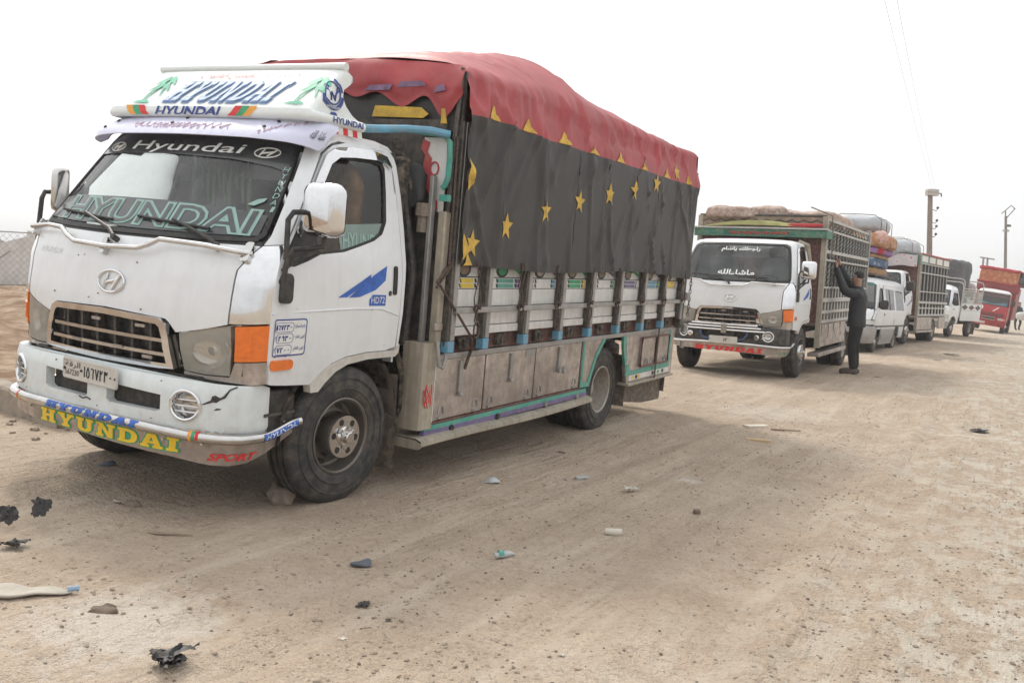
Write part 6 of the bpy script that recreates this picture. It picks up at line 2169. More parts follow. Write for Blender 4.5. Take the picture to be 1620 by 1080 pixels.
bundle('mattress', MV, (-.1, 1.4, 2.43), (1.15, 2.0, .12), q_brown, 'thin brown mattress between blue and purple layers on the minivan', 'mattress', GV, 0, .15, .02, 13)
bundle('blanket', MV, (-.05, 1.4, 2.54), (1.2, 2.0, .17), q_purple, 'purple blanket layer in the minivan roof stack', 'blanket', GV, -.03, .2, .03, 14)
bundle('blanket', MV, (.02, 1.35, 2.69), (1.35, 2.1, .40), q_orange, 'orange floral blanket in the upper part of the minivan stack', 'blanket', GV, .04, .3, .05, 15, ropes=2)
bundle('wrapped_load', MV, (-.15, 1.4, 3.04), (1.25, 2.1, .50), q_grey, 'grey wrapped roll topmost on the minivan roof stack', 'bundle', GV, 0, .5, .04, 16, ropes=3, rope_mat=strap_m)
bundle('cloth_bag', MV, (.52, .55, 2.80), (.34, .4, .30), quilt_mat('cloth_pink_flower', (.62, .34, .30), (.66, .55, .48), (.55, .15, .12), 11), 'pale pink flowered bag hanging at the corner of the minivan stack', 'bag', GV, .2, .5, .05, 17)
bundle('cloth_bag', MV, (.45, .75, 2.50), (.30, .35, .26), q_redc, 'small red bag tucked in the side of the minivan stack', 'bag', GV, .2, .5, .04, 18)

# ------------------------------------------------------------------ pickup with railed bed
PK = Shell([(.30, -.93, -.66, .76, .62), (.60, -1.02, -.72, .82, .66), (.95, -.98, -.68, .83, .68), (1.15, -.82, -.54, .82, .68), (1.70, -.30, -.10, .70, .60), (1.82, -.10, .06, .62, .55), (1.88, .1, .2, .45, .45)], 2.3)
MP = pose(15.436, 33.878, .44, radians(41), radians(4.2), 0)
TP = empty('pickup_truck', MP)
tag(TP, 'small white pickup with railed bed and dark tarpaulin load before the red truck', 'pickup truck', 'trucks parked in the convoy')
P, f, s = PK.P, PK.f, PK.s_
panel('front_panel', [(-1.1, .55)] + f((-.7, .55), (0, .55), (.7, .55)) + [(1.1, .55), (1.1, 1.08)] + f((.79, 1.13), (0, 1.15), (-.79, 1.13)) + [(-1.1, 1.08)], white, TP, P, 0, .03)
panel('bumper', [(-1.15, .30), (1.15, .30), (1.15, .54), (-1.15, .54)], van_g, TP, P, .02, .04)
panel('grille', f((-.36, .66), (.36, .66), (.35, .80), (-.35, .80)), black_pl, TP, P, .008, .02)
ws = f((-.78, 1.155), (0, 1.17), (.78, 1.155), (.64, 1.69), (0, 1.73), (-.64, 1.69))
w_ = panel('windscreen', [(a * .96, 1.45 + (b - 1.45) * .93) for a, b in ws], glass, TP, P, -.005, 0)
panel('windscreen_seal', ws, seal, w_, P, .002, .03, [[(a * .955, 1.45 + (b - 1.45) * .925) for a, b in ws]])
for sg in (1, -1):
    nn_ = (lambda q: q) if sg > 0 else neg
    panel('headlamp', nn_(f((.42, .66), (.74, .66)) + [(1.06, .68), (1.06, .80)] + f((.74, .82), (.42, .80))), lamp_gl, TP, P, .008, .03)
    panel('pillar', nn_(f((.80, 1.15), (.665, 1.70)) + s((-.05, 1.71), (-.14, 1.62), (-.46, 1.22), (-.52, 1.12))), white, TP, P, 0, .03)
    do = s((-.56, .42), (-.42, .42), (-.40, .55), (-.28, .70), (-.05, .76), (.2, .72), (.38, .60), (.42, .44), (.60, .46), (.64, .95), (.58, 1.68), (-.02, 1.71), (-.13, 1.62), (-.46, 1.22), (-.56, 1.08))
    wi = s((-.38, 1.20), (.54, 1.16), (.50, 1.60), (.0, 1.62), (-.06, 1.58))
    d = panel('door', nn_(do), white, TP, P, .003, .03, [nn_(wi)])
    panel('window_seal', nn_(wi), seal, d, P, .0, .03, [nn_(s((-.32, 1.22), (.50, 1.185), (.47, 1.58), (.02, 1.60), (-.04, 1.56)))])
    panel('window', nn_(s((.1, 1.18), (.54, 1.16), (.52, 1.34), (.1, 1.36))), glass_s, d, P, -.006, 0)
    panel('door_trim', nn_(s((-.30, .98), (.0, 1.0), (.02, 1.05), (-.2, 1.03))), van_g, d, P, .006, .004)
    mo = part('mirror', softbox_mb(.17, .10, .22, .3, 0, 1, 6), black_pl, TP)
    mo.location = (sg * .93, -.35, 1.15)
    wheel(TP, 'front', (sg * .70, 0, .32), sg, 0, .3, .82)
    wheel(TP, 'rear', (sg * .72, 2.4, .32), sg, 0, .3, .82)
rows = [[P(-2 + 4 * j / 40, z, 0) for j in range(41)] for z in (1.70, 1.76, 1.82, 1.86, 1.88)]
last = rows[-1]
part('roof', MB().quad_grid(rows + [[(p.x * .4, .3 + (p.y - .3) * .5, 1.90) for p in last], [(0, .3, 1.905)] * 41]), white, TP, 50)
part('cab_back', MB().cap([(-.80, .66, .5), (.80, .66, .5), (.82, .66, 1.1), (.66, .57, 1.78), (-.66, .57, 1.78), (-.82, .66, 1.1)]), white, TP)
part('seat', MB().box(-.7, .7, .35, .5, .6, 1.4), dark, TP, bevel=.03)
part('chassis', MB().box(-.4, .4, -.6, 3.3, .42, .60), under, TP)
part('floor', MB().box(-.83, .83, .74, 3.42, .66, .72), wood, TP)
for sg in (1, -1):
    bx = lambda a, b, *r: ((a, b) if sg > 0 else (-b, -a)) + r
    part('drop_side', MB().box(*bx(.83, .86, .74, 3.42, .60, .98)), white2, TP, bevel=.006)
    pnl = part('painted_panel', MB().box(*bx(.835, .862, .74, 3.42, .99, 1.24)), white2, TP, bevel=.005)
    for k in range(3):
        yc = 1.12 + .9 * k
        part('diamond', MB().prism([(yc - .42, 1.115), (yc, 1.01), (yc + .42, 1.115), (yc, 1.22)], lambda a, b, o: (sg * (.863 + o), a, b), 0, .003), [steel_d, maroon, steel_d][k], pnl, 0)
    for z in (1.25, 1.48, 1.72, 1.80):
        part('rail', MB().tube([(sg * .845, .74, z), (sg * .845, 3.42, z)], .02, 6), rail_w, TP)
    slat = MB().tube([(sg * .845, -.08, 1.25), (sg * .845, .04, 1.48)], .016, 5).mesh('slat')
    slat2 = MB().tube([(sg * .845, -.06, 1.48), (sg * .845, .08, 1.72)], .016, 5).mesh('slat')
    for k in range(14):
        link('slat', slat, rail_w, TP, 0, (0, .90 + .18 * k, 0))
        link('slat', slat2, rail_w, TP, 0, (0, .90 + .18 * k, 0))
for y, h in ((.76, 2.15), (.66, 2.02), (3.40, 2.12)):
    part('hoop', MB().tube([(-.845, y, .98), (-.845, y, h - .15), (-.80, y, h - .04), (-.70, y, h), (.70, y, h), (.80, y, h - .04), (.845, y, h - .15), (.845, y, .98)], .022, 7), rail_w, TP)
part('tail_gate', MB().box(-.83, .83, 3.425, 3.45, .62, 1.24), white2, TP)
part('mud_flap', MB().box(.5, .86, 2.85, 2.86, .08, .55), mud_m, TP)
GP = 'load on the pickup bed'
bundle('tarp_load', MP, (-.15, 1.75, 1.1), (1.45, 1.7, 1.75), q_dark, 'tall dark grey tarpaulin load standing in the pickup bed', 'tarpaulin load', GP, 0, .14, .06, 21, 16)
bundle('tarp_load', MP, (.25, 2.35, 1.3), (.5, .5, 1.50), mat('tarp_dark_teal', (.05, .09, .10), .7, 0, .2, 6), 'dark teal wrapped bundle at the rear edge of the pickup load', 'tarpaulin load', GP, .1, .3, .05, 22, 10)
bundle('sack', MP, (.50, 2.55, 1.45), (.55, .6, .62), mat('sack_pinkish', (.42, .34, .34), .85, 0, .2, 6), 'pale pinkish sack propped on the pickup rail', 'sack', GP, .2, .6, .05, 23, 10)

# ------------------------------------------------------------------ red truck at the end of the line
RD = Shell([(.35, -.92, -.72, .80, .60), (.55, -.98, -.78, .84, .62), (1.0, -.98, -.78, .85, .64), (1.40, -.93, -.74, .85, .64), (1.48, -.90, -.70, .85, .64), (2.10, -.66, -.48, .80, .60), (2.25, -.50, -.34, .74, .55), (2.32, -.25, -.1, .6, .5)], 3.0)
MR = pose(26.02, 49.95, .335, radians(31.5), radians(7.5), 0)
TR = empty('cargo_truck', MR)
tag(TR, 'leaning red truck farthest along the line with orange load on top', 'truck', 'trucks parked in the convoy')
red_c = mat('red_cab_paint', (.38, .012, .018), .4, 0, .1, 4, .12, coat=.2)
red_b = mat('red_box_paint', (.24, .014, .02), .5, 0, .15, 4, .15)
P, f, s = RD.P, RD.f, RD.s_
panel('front_panel', [(-1.1, .62)] + f((-.75, .62), (.75, .62)) + [(1.1, .62), (1.1, 1.44)] + f((.82, 1.46), (-.82, 1.46)) + [(-1.1, 1.44)], red_c, TR, P, 0, .03)
panel('grille', f((-.68, .86), (.68, .86), (.68, 1.06), (-.68, 1.06)), black_pl, TR, P, .006, .02)
for z in (.90, .955, 1.01):
    part('grille_bar', MB().tube([RD.F(t, z, .012) for t in (-.66, -.3, 0, .3, .66)], .012, 5), red_c, TR)
panel('centre_vent', f((-.30, .70), (.30, .70), (.30, .82), (-.30, .82)), black_pl, TR, P, .006, .02)
part('vent_frame', MB().tube([RD.F(t, z, .01) for t, z in ((-.32, .69), (.32, .69), (.32, .83), (-.32, .83))], .014, 5, closed=True), rail_w, TR)
bm_ = panel('bumper', [(-1.15, .36), (1.15, .36), (1.15, .60), (-1.15, .60)], red_c, TR, P, .03, .05)
panel('bumper_plate', f((-.66, .44), (-.12, .44), (-.12, .56), (-.66, .56)), plate_m, bm_, P, .034, .003)
for t in (.22, .55):
    panel('bumper_lamp', f((t - .09, .43), (t + .09, .43), (t + .09, .53), (t - .09, .53)), maroon, bm_, P, .034, .003)
for sg in (1, -1):
    nn_ = (lambda q: q) if sg > 0 else neg
    panel('headlamp', nn_(f((.44, .70), (.72, .70), (.72, .82), (.44, .82))), lamp_gl, TR, P, .008, .02)
    panel('indicator', nn_(f((.73, .70), (.80, .70), (.80, .82), (.73, .82))), amber, TR, P, .008, .02)
    do = s((-.70, .62), (-.45, .62), (-.3, .74), (.0, .82), (.3, .74), (.45, .62), (.60, .62), (.62, 1.4), (.56, 2.12), (-.36, 2.14), (-.62, 1.5), (-.70, 1.44))
    wi = s((-.52, 1.50), (.50, 1.48), (.46, 2.02), (-.30, 2.02))
    d = panel('door', nn_(do), red_c, TR, P, .002, .03, [nn_(wi)])
    panel('window', nn_(wi), glass_s, d, P, -.006, 0)
    panel('pillar', nn_(f((.83, 1.47), (.765, 2.12)) + s((-.38, 2.15), (-.63, 1.5))), red_c, TR, P, 0, .03)
    mo = part('mirror', softbox_mb(.17, .08, .30, .3, 0, 1, 6), black_pl, TR)
    mo.location = (sg * 1.02, -.80, 1.55)
    wheel(TR, 'front', (sg * .72, 0, .40), sg, 0, .3, 1.0)
    wheel(TR, 'rear', (sg * .76, 3.2, .40), sg, 0, .3, 1.0)
ws = f((-.80, 1.475), (.80, 1.475), (.74, 2.11), (-.74, 2.11))
w_ = panel('windscreen', [(a * .97, 1.79 + (b - 1.79) * .95) for a, b in ws], glass, TR, P, -.005, 0)
panel('windscreen_seal', ws, seal, w_, P, .002, .03, [[(a * .965, 1.79 + (b - 1.79) * .94) for a, b in ws]])
cl = [(RD.fU(-.74 + 1.48 * k / 16, 1.5), 1.50 + .012 * (k % 2)) for k in range(17)] + [(RD.fU(.74 - 1.48 * k / 16, 1.6), 1.60 + .05 * cos(k * 3.14 / 8) + .01 * (k % 3)) for k in range(17)]
part('dash_cloth', panel_mb(cl, P, -.012, 0), mat('pale_blue_cloth', (.16, .34, .44), .8, 0, .3, 14), TR, 0)
part('dashboard', MB().box(-.76, .76, -.68, -.35, 1.15, 1.46), dark, TR)
part('seat', MB().box(-.7, .7, .2, .4, .9, 1.9), dark, TR, bevel=.04)
rows = [[P(-2 + 4 * j / 40, z, 0) for j in range(41)] for z in (2.12, 2.18, 2.25, 2.29, 2.32)]
last = rows[-1]
part('roof', MB().quad_grid(rows + [[(p.x * .4, .2 + (p.y - .2) * .5, 2.34) for p in last], [(0, .2, 2.345)] * 41]), white2, TR, 50)
part('roof_edge', MB().tube([RD.P(-1.5 + 3.0 * k / 20, 2.14, .02) for k in range(21)], .03, 6), rail_w, TR)
part('round_badge', MB().prism(ell(-.48, 1.28, .13, .12, 16), RD.F, .002, .008), white_t, TR)
part('round_badge_centre', MB().prism(ell(-.48, 1.28, .06, .055, 12), RD.F, .009, .012), blue_t, TR)
part('painted_slash', MB().prism([(.10, 1.16), (.18, 1.16), (.42, 1.38), (.34, 1.38)], RD.F, .002, .006), white_t, TR)
part('pillar_edge', MB().tube([RD.P(1.02, z, .012) for z in (.62, 1.0, 1.45, 1.8, 2.12)], .018, 5), rail_w, TR)
part('chassis', MB().box(-.4, .4, -.6, 4.6, .55, .72), under, TR)
part('cargo_box', MB().box(-.98, .98, .72, 4.7, .80, 2.62), red_b, TR, bevel=.02)
part('headboard', MB().prism([(-1.02, 2.25), (1.06, 2.25), (1.10, 2.72), (-1.06, 2.72)], lambda a, b, o: (a, .66 - o, b), 0, .05), red_b, TR, bevel=.01)
part('headboard_rail', MB().box(-1.08, 1.12, .55, .70, 2.70, 2.76), red_c, TR, bevel=.01)
GR = 'load on the red truck'
bundle('blanket_load', MR, (-.05, 1.9, 2.64), (1.95, 2.7, .80), q_flower, 'orange flowered blanket load on top of the red truck', 'blanket load', GR, 0, .1, .03, 31, 16)
bundle('dark_cover', MR, (-.08, 1.9, 3.38), (2.08, 2.8, .17), q_redc, 'dark red cover strip topmost on the red truck load', 'cover', GR, 0, .12, .03, 32, 14)
bundle('black_bag', MR, (1.12, 1.25, 2.62), (.42, .5, .85), q_dark, 'black bag hanging off the road side of the red truck load', 'bag', GR, .2, .5, .08, 33, 10)

# ------------------------------------------------------------------ people
skin_c = mat('skin', (.34, .19, .13), .55, 0, .1, 20)
jacket_m = mat('jacket_dark', (.012, .014, .019), .6, 0, .2, 9, .05)
trouser_m = mat('trousers_black', (.006, .006, .007), .85, 0, .2, 9, .04)
hair_m = mat('hair_black', (.012, .010, .010), .7, 0, .2, 60, bump=.4, bscale=120)
shoe_m = mat('shoe_brown', (.055, .035, .028), .55, 0, .2, 9, .2)


def hand_chain(V, E, Rr, wrist, palm, dirs, th):
    """palm with five bent fingers; appends to the skeleton, returns nothing"""
    wi = wrist
    V.append(palm)
    Rr.append(.030)
    E.append((wi, len(V) - 1))
    pi_ = len(V) - 1
    for d1, d2, ln in dirs:
        a = Vector(palm) + Vector(d1) * ln
        b = a + Vector(d2) * ln * .8
        V.append(tuple(a)); Rr.append(.010); E.append((pi_, len(V) - 1))
        V.append(tuple(b)); Rr.append(.008); E.append((len(V) - 2, len(V) - 1))


# man facing local -x (towards the truck side), local z up
MN = Matrix.Translation((5.80, 15.42, terrain(5.80, 15.42))) @ Matrix.Rotation(radians(-29.4), 4, 'Z')
man = empty('person', MN)
tag(man, 'man in dark jacket and black trousers tying a rope on the second truck', 'person')
# body: head, neck, hands in one continuous figure under the clothes
V = [(.02, 0, .95), (.03, 0, 1.15), (.03, 0, 1.33), (.02, 0, 1.44), (-.005, 0, 1.50), (-.02, 0, 1.58), (-.01, 0, 1.67)]
E = [(i, i + 1) for i in range(6)]
Rr = [.05, .05, .04, .05, .058, .082, .078]
V += [(.03, .16, 1.37), (-.10, .20, 1.46), (-.30, .10, 1.78), (-.335, .06, 1.86)]
E += [(2, 7), (7, 8), (8, 9), (9, 10)]
Rr += [.015, .02, .026, .026]
V += [(.03, -.16, 1.37), (-.16, -.20, 1.36), (-.33, -.09, 1.72), (-.355, -.05, 1.80)]
E += [(2, 11), (11, 12), (12, 13), (13, 14)]
Rr += [.015, .02, .026, .026]
hand_chain(V, E, Rr, 10, (-.35, .03, 1.915), [((-.5, -.5, .7), (.4, -.8, -.3), .035), ((-.6, -.4, .65), (.4, -.8, -.4), .042), ((-.7, -.3, .5), (.3, -.85, -.4), .042), ((-.75, -.3, .35), (.3, -.85, -.3), .036), ((.5, -.6, .5), (.2, -.7, .6), .035)], 0)
hand_chain(V, E, Rr, 14, (-.37, -.01, 1.855), [((-.5, .5, .7), (.4, .8, -.3), .035), ((-.6, .4, .65), (.4, .8, -.4), .042), ((-.7, .3, .5), (.3, .85, -.4), .042), ((-.75, .3, .35), (.3, .85, -.3), .036), ((.5, .6, .5), (.2, .7, .6), .035)], 0)
n0 = len(V)
for sg in (1, -1):
    V += [(.02, sg * .09, .90), (.0, sg * .10, .50), (.03, sg * .10, .10), (-.06, sg * .11, .05)]
    E += [(0, len(V) - 4), (len(V) - 4, len(V) - 3), (len(V) - 3, len(V) - 2), (len(V) - 2, len(V) - 1)]
    Rr += [.05, .04, .03, .025]
link('body', skin_mesh('body', V, E, Rr), skin_c, man)
# face: nose, ears, brow, beard stubble shadow is hair
part('nose', MB().tube([(-.105, 0, 1.615), (-.128, 0, 1.585), (-.105, 0, 1.575)], [.008, .014, .010], 6), skin_c, man)
for sg in (1, -1):
    part('ear', MB().tube([(.0, sg * .088, 1.62), (.015, sg * .098, 1.60), (.005, sg * .09, 1.565)], [.010, .014, .009], 6), skin_c, man)
    part('eye', MB().lathe([(-.104, 0), (-.102, .010), (-.096, .014)], 8, 'x', (0, sg * .034, 1.61)), dark, man)
part('mouth', MB().tube([(-.098, -.025, 1.54), (-.108, 0, 1.54), (-.098, .025, 1.54)], .006, 5), maroon, man)
hm = softbox_mb(.168, .170, .152, 1.0, .006, 5, 12, 18)
hm.v = [((p[0] + .004) if p[2] > .085 else max(p[0] + .004, -.012), p[1], p[2] + 1.602) for p in hm.v]
part('hair', hm, hair_m, man, 60)
jk = MB()
rows = []
for z, cx, rx_, ry_ in ((.80, .02, .145, .18), (.82, .02, .152, .187), (.95, .02, .142, .178), (1.05, .022, .138, .172), (1.15, .028, .14, .176), (1.26, .032, .14, .186), (1.34, .03, .128, .19), (1.40, .028, .108, .155), (1.44, .022, .085, .095), (1.48, .012, .074, .074), (1.485, .012, .066, .066), (1.44, .02, .06, .06)):
    rows.append([(cx + rx_ * cos(t) * (1 + .035 * noise.noise(Vector((cos(t) * 2, sin(t) * 2, z * 9)))), ry_ * sin(t) * (1 + .035 * noise.noise(Vector((cos(t) * 2, sin(t) * 2, z * 9 + 5)))), z) for t in [2 * pi * k / 28 for k in range(28)]])
jk.quad_grid(rows, True)
for pts in ([(.04, .10, 1.33), (.02, .175, 1.37), (-.05, .20, 1.425), (-.11, .20, 1.475), (-.16, .175, 1.545), (-.22, .145, 1.635), (-.275, .11, 1.73), (-.325, .075, 1.835)],
            [(.04, -.10, 1.32), (.02, -.175, 1.35), (-.07, -.20, 1.36), (-.16, -.20, 1.39), (-.21, -.175, 1.47), (-.26, -.145, 1.57), (-.305, -.105, 1.675), (-.348, -.065, 1.775)]):
    rr_ = [.085, .088, .080, .076, .070, .064, .056, .046]
    fine, fr_ = [], []
    for i in range(len(pts) - 1):
        for q in range(3):
            u = q / 3
            fine.append(Vector(pts[i]).lerp(Vector(pts[i + 1]), u))
            fr_.append((rr_[i] + (rr_[i + 1] - rr_[i]) * u) * (1 + .05 * sin(i * 3 + q * 2.1)))
    fine.append(Vector(pts[-1]))
    fr_.append(rr_[-1])
    jk.tube(fine, fr_, 14)
part('jacket', jk, jacket_m, man, 60)
part('jacket_mark', MB().prism([(.0, .0), (.05, .01), (.045, .03), (-.005, .02)], lambda a, b, o: (.0 + a, .185 + o, 1.30 + b), 0, .008), grey_in, man)
V = [(.02, 0, .93), (.03, .085, .84), (.0, .095, .50), (.035, .10, .07), (.03, -.085, .84), (-.02, -.095, .50), (.03, -.10, .07), (.02, 0, 1.0)]
E = [(0, 1), (1, 2), (2, 3), (0, 4), (4, 5), (5, 6), (0, 7)]
Rr = [(.13, .15), .11, .08, .066, .11, .08, .066, (.12, .15)]
link('trousers', skin_mesh('trousers', V, E, Rr), trouser_m, man)
for sg in (1, -1):
    sh = softbox_mb(.30, .105, .10, .4, .004, 3, 8)
    so = part('shoe', sh, shoe_m, man, 60)
    so.location = (-.045, sg * .105, -.005)

# far figure carrying a striped white sack
px_, py_ = 31.6, 57.0
MF = Matrix.Translation((px_, py_, terrain(px_, py_))) @ Matrix.Rotation(radians(20), 4, 'Z')
fig = empty('person', MF)
tag(fig, 'dark clothed person at the far right edge carrying a white sack', 'person')
V = [(0, 0, .95), (0, 0, 1.2), (0, 0, 1.42), (0, 0, 1.52), (0, 0, 1.60), (0, 0, 1.70), (.2, 0, 1.40), (.26, -.06, 1.15), (.22, -.26, 1.05), (-.2, 0, 1.40), (-.26, -.06, 1.15), (-.22, -.26, 1.05),
     (.12, 0, .88), (.16, -.06, .5), (.17, .06, .1), (.17, -.06, .05), (-.12, 0, .88), (-.16, .06, .5), (-.17, .0, .1), (-.17, -.12, .05)]
E = [(0, 1), (1, 2), (2, 3), (3, 4), (4, 5), (2, 6), (6, 7), (7, 8), (2, 9), (9, 10), (10, 11), (0, 12), (12, 13), (13, 14), (14, 15), (0, 16), (16, 17), (17, 18), (18, 19)]
Rr = [.15, .15, .15, .06, .08, .09, .07, .06, .045, .07, .06, .045, .10, .075, .055, .05, .10, .075, .055, .05]
link('body', skin_mesh('body', V, E, Rr), jacket_m, fig)
link('head', skin_mesh('head', [(0, -.01, 1.55), (0, -.015, 1.63), (0, -.01, 1.70)], [(0, 1), (1, 2)], [.075, .095, .08], 1), skin_c, fig)
hf = softbox_mb(.21, .22, .15, .8, .01, 4, 8, 12)
hf.v = [(p[0], p[1] + .03, p[2] + 1.64) for p in hf.v]
part('hair', hf, hair_m, fig, 60)
sackm = mat('sack_white', (.62, .62, .60), .8, 0, .08, 5, .1)
sk_o = part('white_sack', softbox_mb(1.25, .42, .50, .4, .04, 7, 12), sackm, None, 60)
sk_o.matrix_world = MF @ Matrix.Translation((.05, -.42, .66))
tag(sk_o, 'white sack with an orange stripe held by the far person', 'sack')
part('orange_stripe', MB().prism([(-.45, .24), (.0, .34), (.1, .30), (-.40, .20)], lambda a, b, o: (a, -.215 - o, b), 0, .012), orange_t, sk_o)

# ------------------------------------------------------------------ poles, lamps and wires
pole_c = mat('pole_concrete', (.24, .19, .165), .85, 0, .2, 5, .2)
pole_s = mat('pole_steel', (.22, .19, .18), .7, .2, .2, 5, .2)
p1 = empty('utility_pole', loc=(0, 0, 0))
tag(p1, 'thick brown utility pole with box on top behind the third truck', 'utility pole', 'poles along the road')
part('mast', MB().tube([(18.34, 39.95, .1), (18.16, 40.2, 3.72), (18.07, 40.35, 6.35)], [.14, .12, .10], 12), pole_c, p1)
b_ = part('top_box', MB().box(-.25, .25, -.14, .14, 0, .28), rail_w, p1, bevel=.02)
b_.location = (18.12, 40.30, 6.34)
part('box_band', MB().box(-.252, .252, -.142, .142, .12, .15), wood, b_)
part('lamp_arm', MB().tube([(.25, 0, .1), (.40, 0, .12), (.42, 0, -.02)], .03, 6), steel_d, b_)
for k, z in enumerate((5.75, 5.2, 4.95, 4.6)):
    i_ = part('insulator', MB().tube([(18.1, 40.3, z), (18.36, 40.3, z - .06), (18.42, 40.3, z + .04)], .016, 5).lathe([(0, .02), (.03, .055), (.07, .06), (.11, .03)], 10, 'z', (18.42, 40.3, z + .02)), steel_d, p1)
p2 = empty('utility_pole', loc=(0, 0, 0))
tag(p2, 'slender pole with bent bracket arms on top above the red truck', 'utility pole', 'poles along the road')
part('mast', MB().tube([(33.55, 62.05, .1), (33.37, 62.29, 4.65), (33.23, 62.47, 8.0)], [.12, .10, .08], 10), pole_s, p2)
part('bracket', MB().tube([(33.2, 62.47, 7.8), (33.2, 62.49, 8.35)], .04, 6).tube([(32.95, 62.49, 8.18), (33.57, 62.52, 8.76), (33.85, 62.51, 8.52)], .035, 6).tube([(33.30, 62.47, 7.9), (33.82, 62.5, 8.55)], .035, 6), pole_s, p2)
part('lamp_head', MB().box(33.32, 33.62, 62.4, 62.6, 7.30, 7.45), steel_d, p2, bevel=.03)
part('cross_arm', MB().box(33.08, 33.50, 62.35, 62.5, 6.95, 7.10), rail_w, p2, bevel=.03)
p3 = empty('utility_pole', loc=(0, 0, 0))
tag(p3, 'distant twin legged pole rising behind the red truck load', 'utility pole', 'poles along the road')
for x in (61.65, 62.20):
    part('leg', MB().tube([(x, 120.6, .2), (x, 120.6, 8.75)], .13, 8), pole_s, p3)
part('cross_arm', MB().tube([(61.2, 120.6, 8.75), (63.1, 120.6, 8.55)], .10, 6), pole_s, p3)
wire_m = mat('cable', (.24, .24, .25), .6)
for i, (e, lb) in enumerate((((5.47, 14.29, 6.01), 'left of two thin overhead cables rising from the thick pole'), ((5.66, 14.29, 6.02), 'right of two thin overhead cables rising from the thick pole'))):
    a, b = Vector((18.16 + .12 * i, 40.34, 6.60)), Vector(e)
    pts = []
    for k in range(26):
        u = 1.55 * k / 25
        p = a + (b - a) * u
        p.z -= .30 * u * (1 - u)
        pts.append(p)
    c = part('overhead_cable', MB().tube(pts, .0035, 5), wire_m, None)
    tag(c, lb, 'cable', 'overhead cables')

# ------------------------------------------------------------------ things lying on the ground
black_f = mat('charred_film', (.014, .014, .016), .55, 0, .3, 20, .15)
rock_m = mat('rock_tan', (.19, .155, .125), .9, 0, .2, 8, .35, bump=.6, bscale=30)
sack_m = mat('woven_sack_grey', (.42, .385, .33), .85, 0, .12, 10, .25, bump=.4, bscale=90)
clear_p = mat('clear_plastic', (.40, .42, .42), .25, 0, .1, 20, .25)
paper_m = mat('paper_scrap', (.56, .52, .45), .85, 0, .1, 20, .2)
litter = 'litter on the dusty ground'


def drop(name, x, y, mb, m, label, cat, rz=0, group=None, smooth=40, dz=0, sc=1.0):
    o = part(name, mb, m, None, smooth)
    o.location = (x, y, terrain(x, y) + dz)
    o.rotation_euler = (0, 0, rz)
    if sc != 1:
        o.scale = (sc, sc, sc)
    tag(o, label, cat, group)
    return o


def rock_mb(r, seed, flat=.7, n=6):
    mb = softbox_mb(r * 2, r * 1.5, r * 2 * flat, .45, r * .35, seed, n, 1.6 / r)
    mb.v = [(p[0], p[1], p[2] - r * .25) for p in mb.v]
    return mb


def sheet_mb(w, d, h, seed, stand=0.0, n=18):
    """crumpled torn sheet with a jagged outline; stand lifts its far side upright"""
    o = Vector((seed * 7.3, seed * 1.9, 0))
    V, idx = [], {}
    for i in range(n + 1):
        for j in range(n + 1):
            u, v = -1 + 2 * i / n, -1 + 2 * j / n
            a = atan2(v, u)
            lim = .72 + .30 * noise.noise(Vector((cos(a) * 1.6, sin(a) * 1.6, seed))) + .18 * noise.noise(Vector((cos(a) * 6, sin(a) * 6, seed + 5)))
            if u * u + v * v > lim * lim:
                continue
            q = Vector((u * 2.2, v * 2.2, 0)) + o
            z = h * (.35 + .9 * abs(noise.noise(q)) + .6 * abs(noise.noise(q * 2.3)))
            x = u * w + .25 * w * noise.noise(q * 1.3 + Vector((0, 0, 3)))
            y = v * d + .25 * d * noise.noise(q * 1.3 + Vector((0, 0, 6)))
            if stand:
                k = max(0, v + .9)
                z += stand * k * .55
                y *= 1 - .6 * min(1, stand * 6)
            idx[i, j] = len(V)
            V.append((x, y, max(.004, z)))
    Fs = []
    for i in range(n):
        for j in range(n):
            q = [(i, j), (i + 1, j), (i + 1, j + 1), (i, j + 1)]
            if all(p in idx for p in q):
                Fs.append(tuple(idx[p] for p in q))
    return MB().add(V, Fs)


def scrap_mb(w, h, seed, blades=7, curl=.6):
    """several torn pieces lying together"""
    r = random.Random(seed)
    mb = MB()
    for k in range(max(1, blades // 6)):
        s_ = sheet_mb(w * r.uniform(.45, .8), w * r.uniform(.3, .5), h * r.uniform(.4, .7), seed + k * 3, 0, 12)
        dx, dy, a = r.uniform(-.35, .35) * w, r.uniform(-.25, .25) * w, r.uniform(0, 6.3)
        mb.add([(p[0] * cos(a) - p[1] * sin(a) + dx, p[0] * sin(a) + p[1] * cos(a) + dy, p[2] + .004 * k) for p in s_.v], s_.f)
    return mb


drop('rock', -1.25, 5.05, rock_mb(.075, 6, .75, 9), rock_m, 'fist sized tan rock lying before the front tyre of the nearest truck', 'rock', .4)
drop('black_scrap', -2.23, 4.32, sheet_mb(.07, .06, .03, 11, .14), black_f, 'upright torn black scrap, right one of three at the left edge', 'scrap', .3, litter)
drop('black_scrap', -2.34, 4.22, sheet_mb(.085, .07, .03, 12, .10), black_f, 'jagged black scrap with a spike at the left edge', 'scrap', 1.0, litter)
drop('black_scrap', -2.15, 3.95, sheet_mb(.10, .07, .035, 13), black_f, 'flat black scrap below the two upright ones at the left edge', 'scrap', 0, litter)
drop('black_scrap', -1.06, 2.84, scrap_mb(.12, .05, 14, 40, .6), black_f, 'charred tangle of black flakes near the bottom edge', 'scrap', .2, litter)
sk_ = softbox_mb(.56, .17, .022, .6, .018, 4, 20, 10)
sk_.v = [(p[0], p[1] * (1 - .55 * max(0, p[0] / .31)), p[2]) for p in sk_.v]
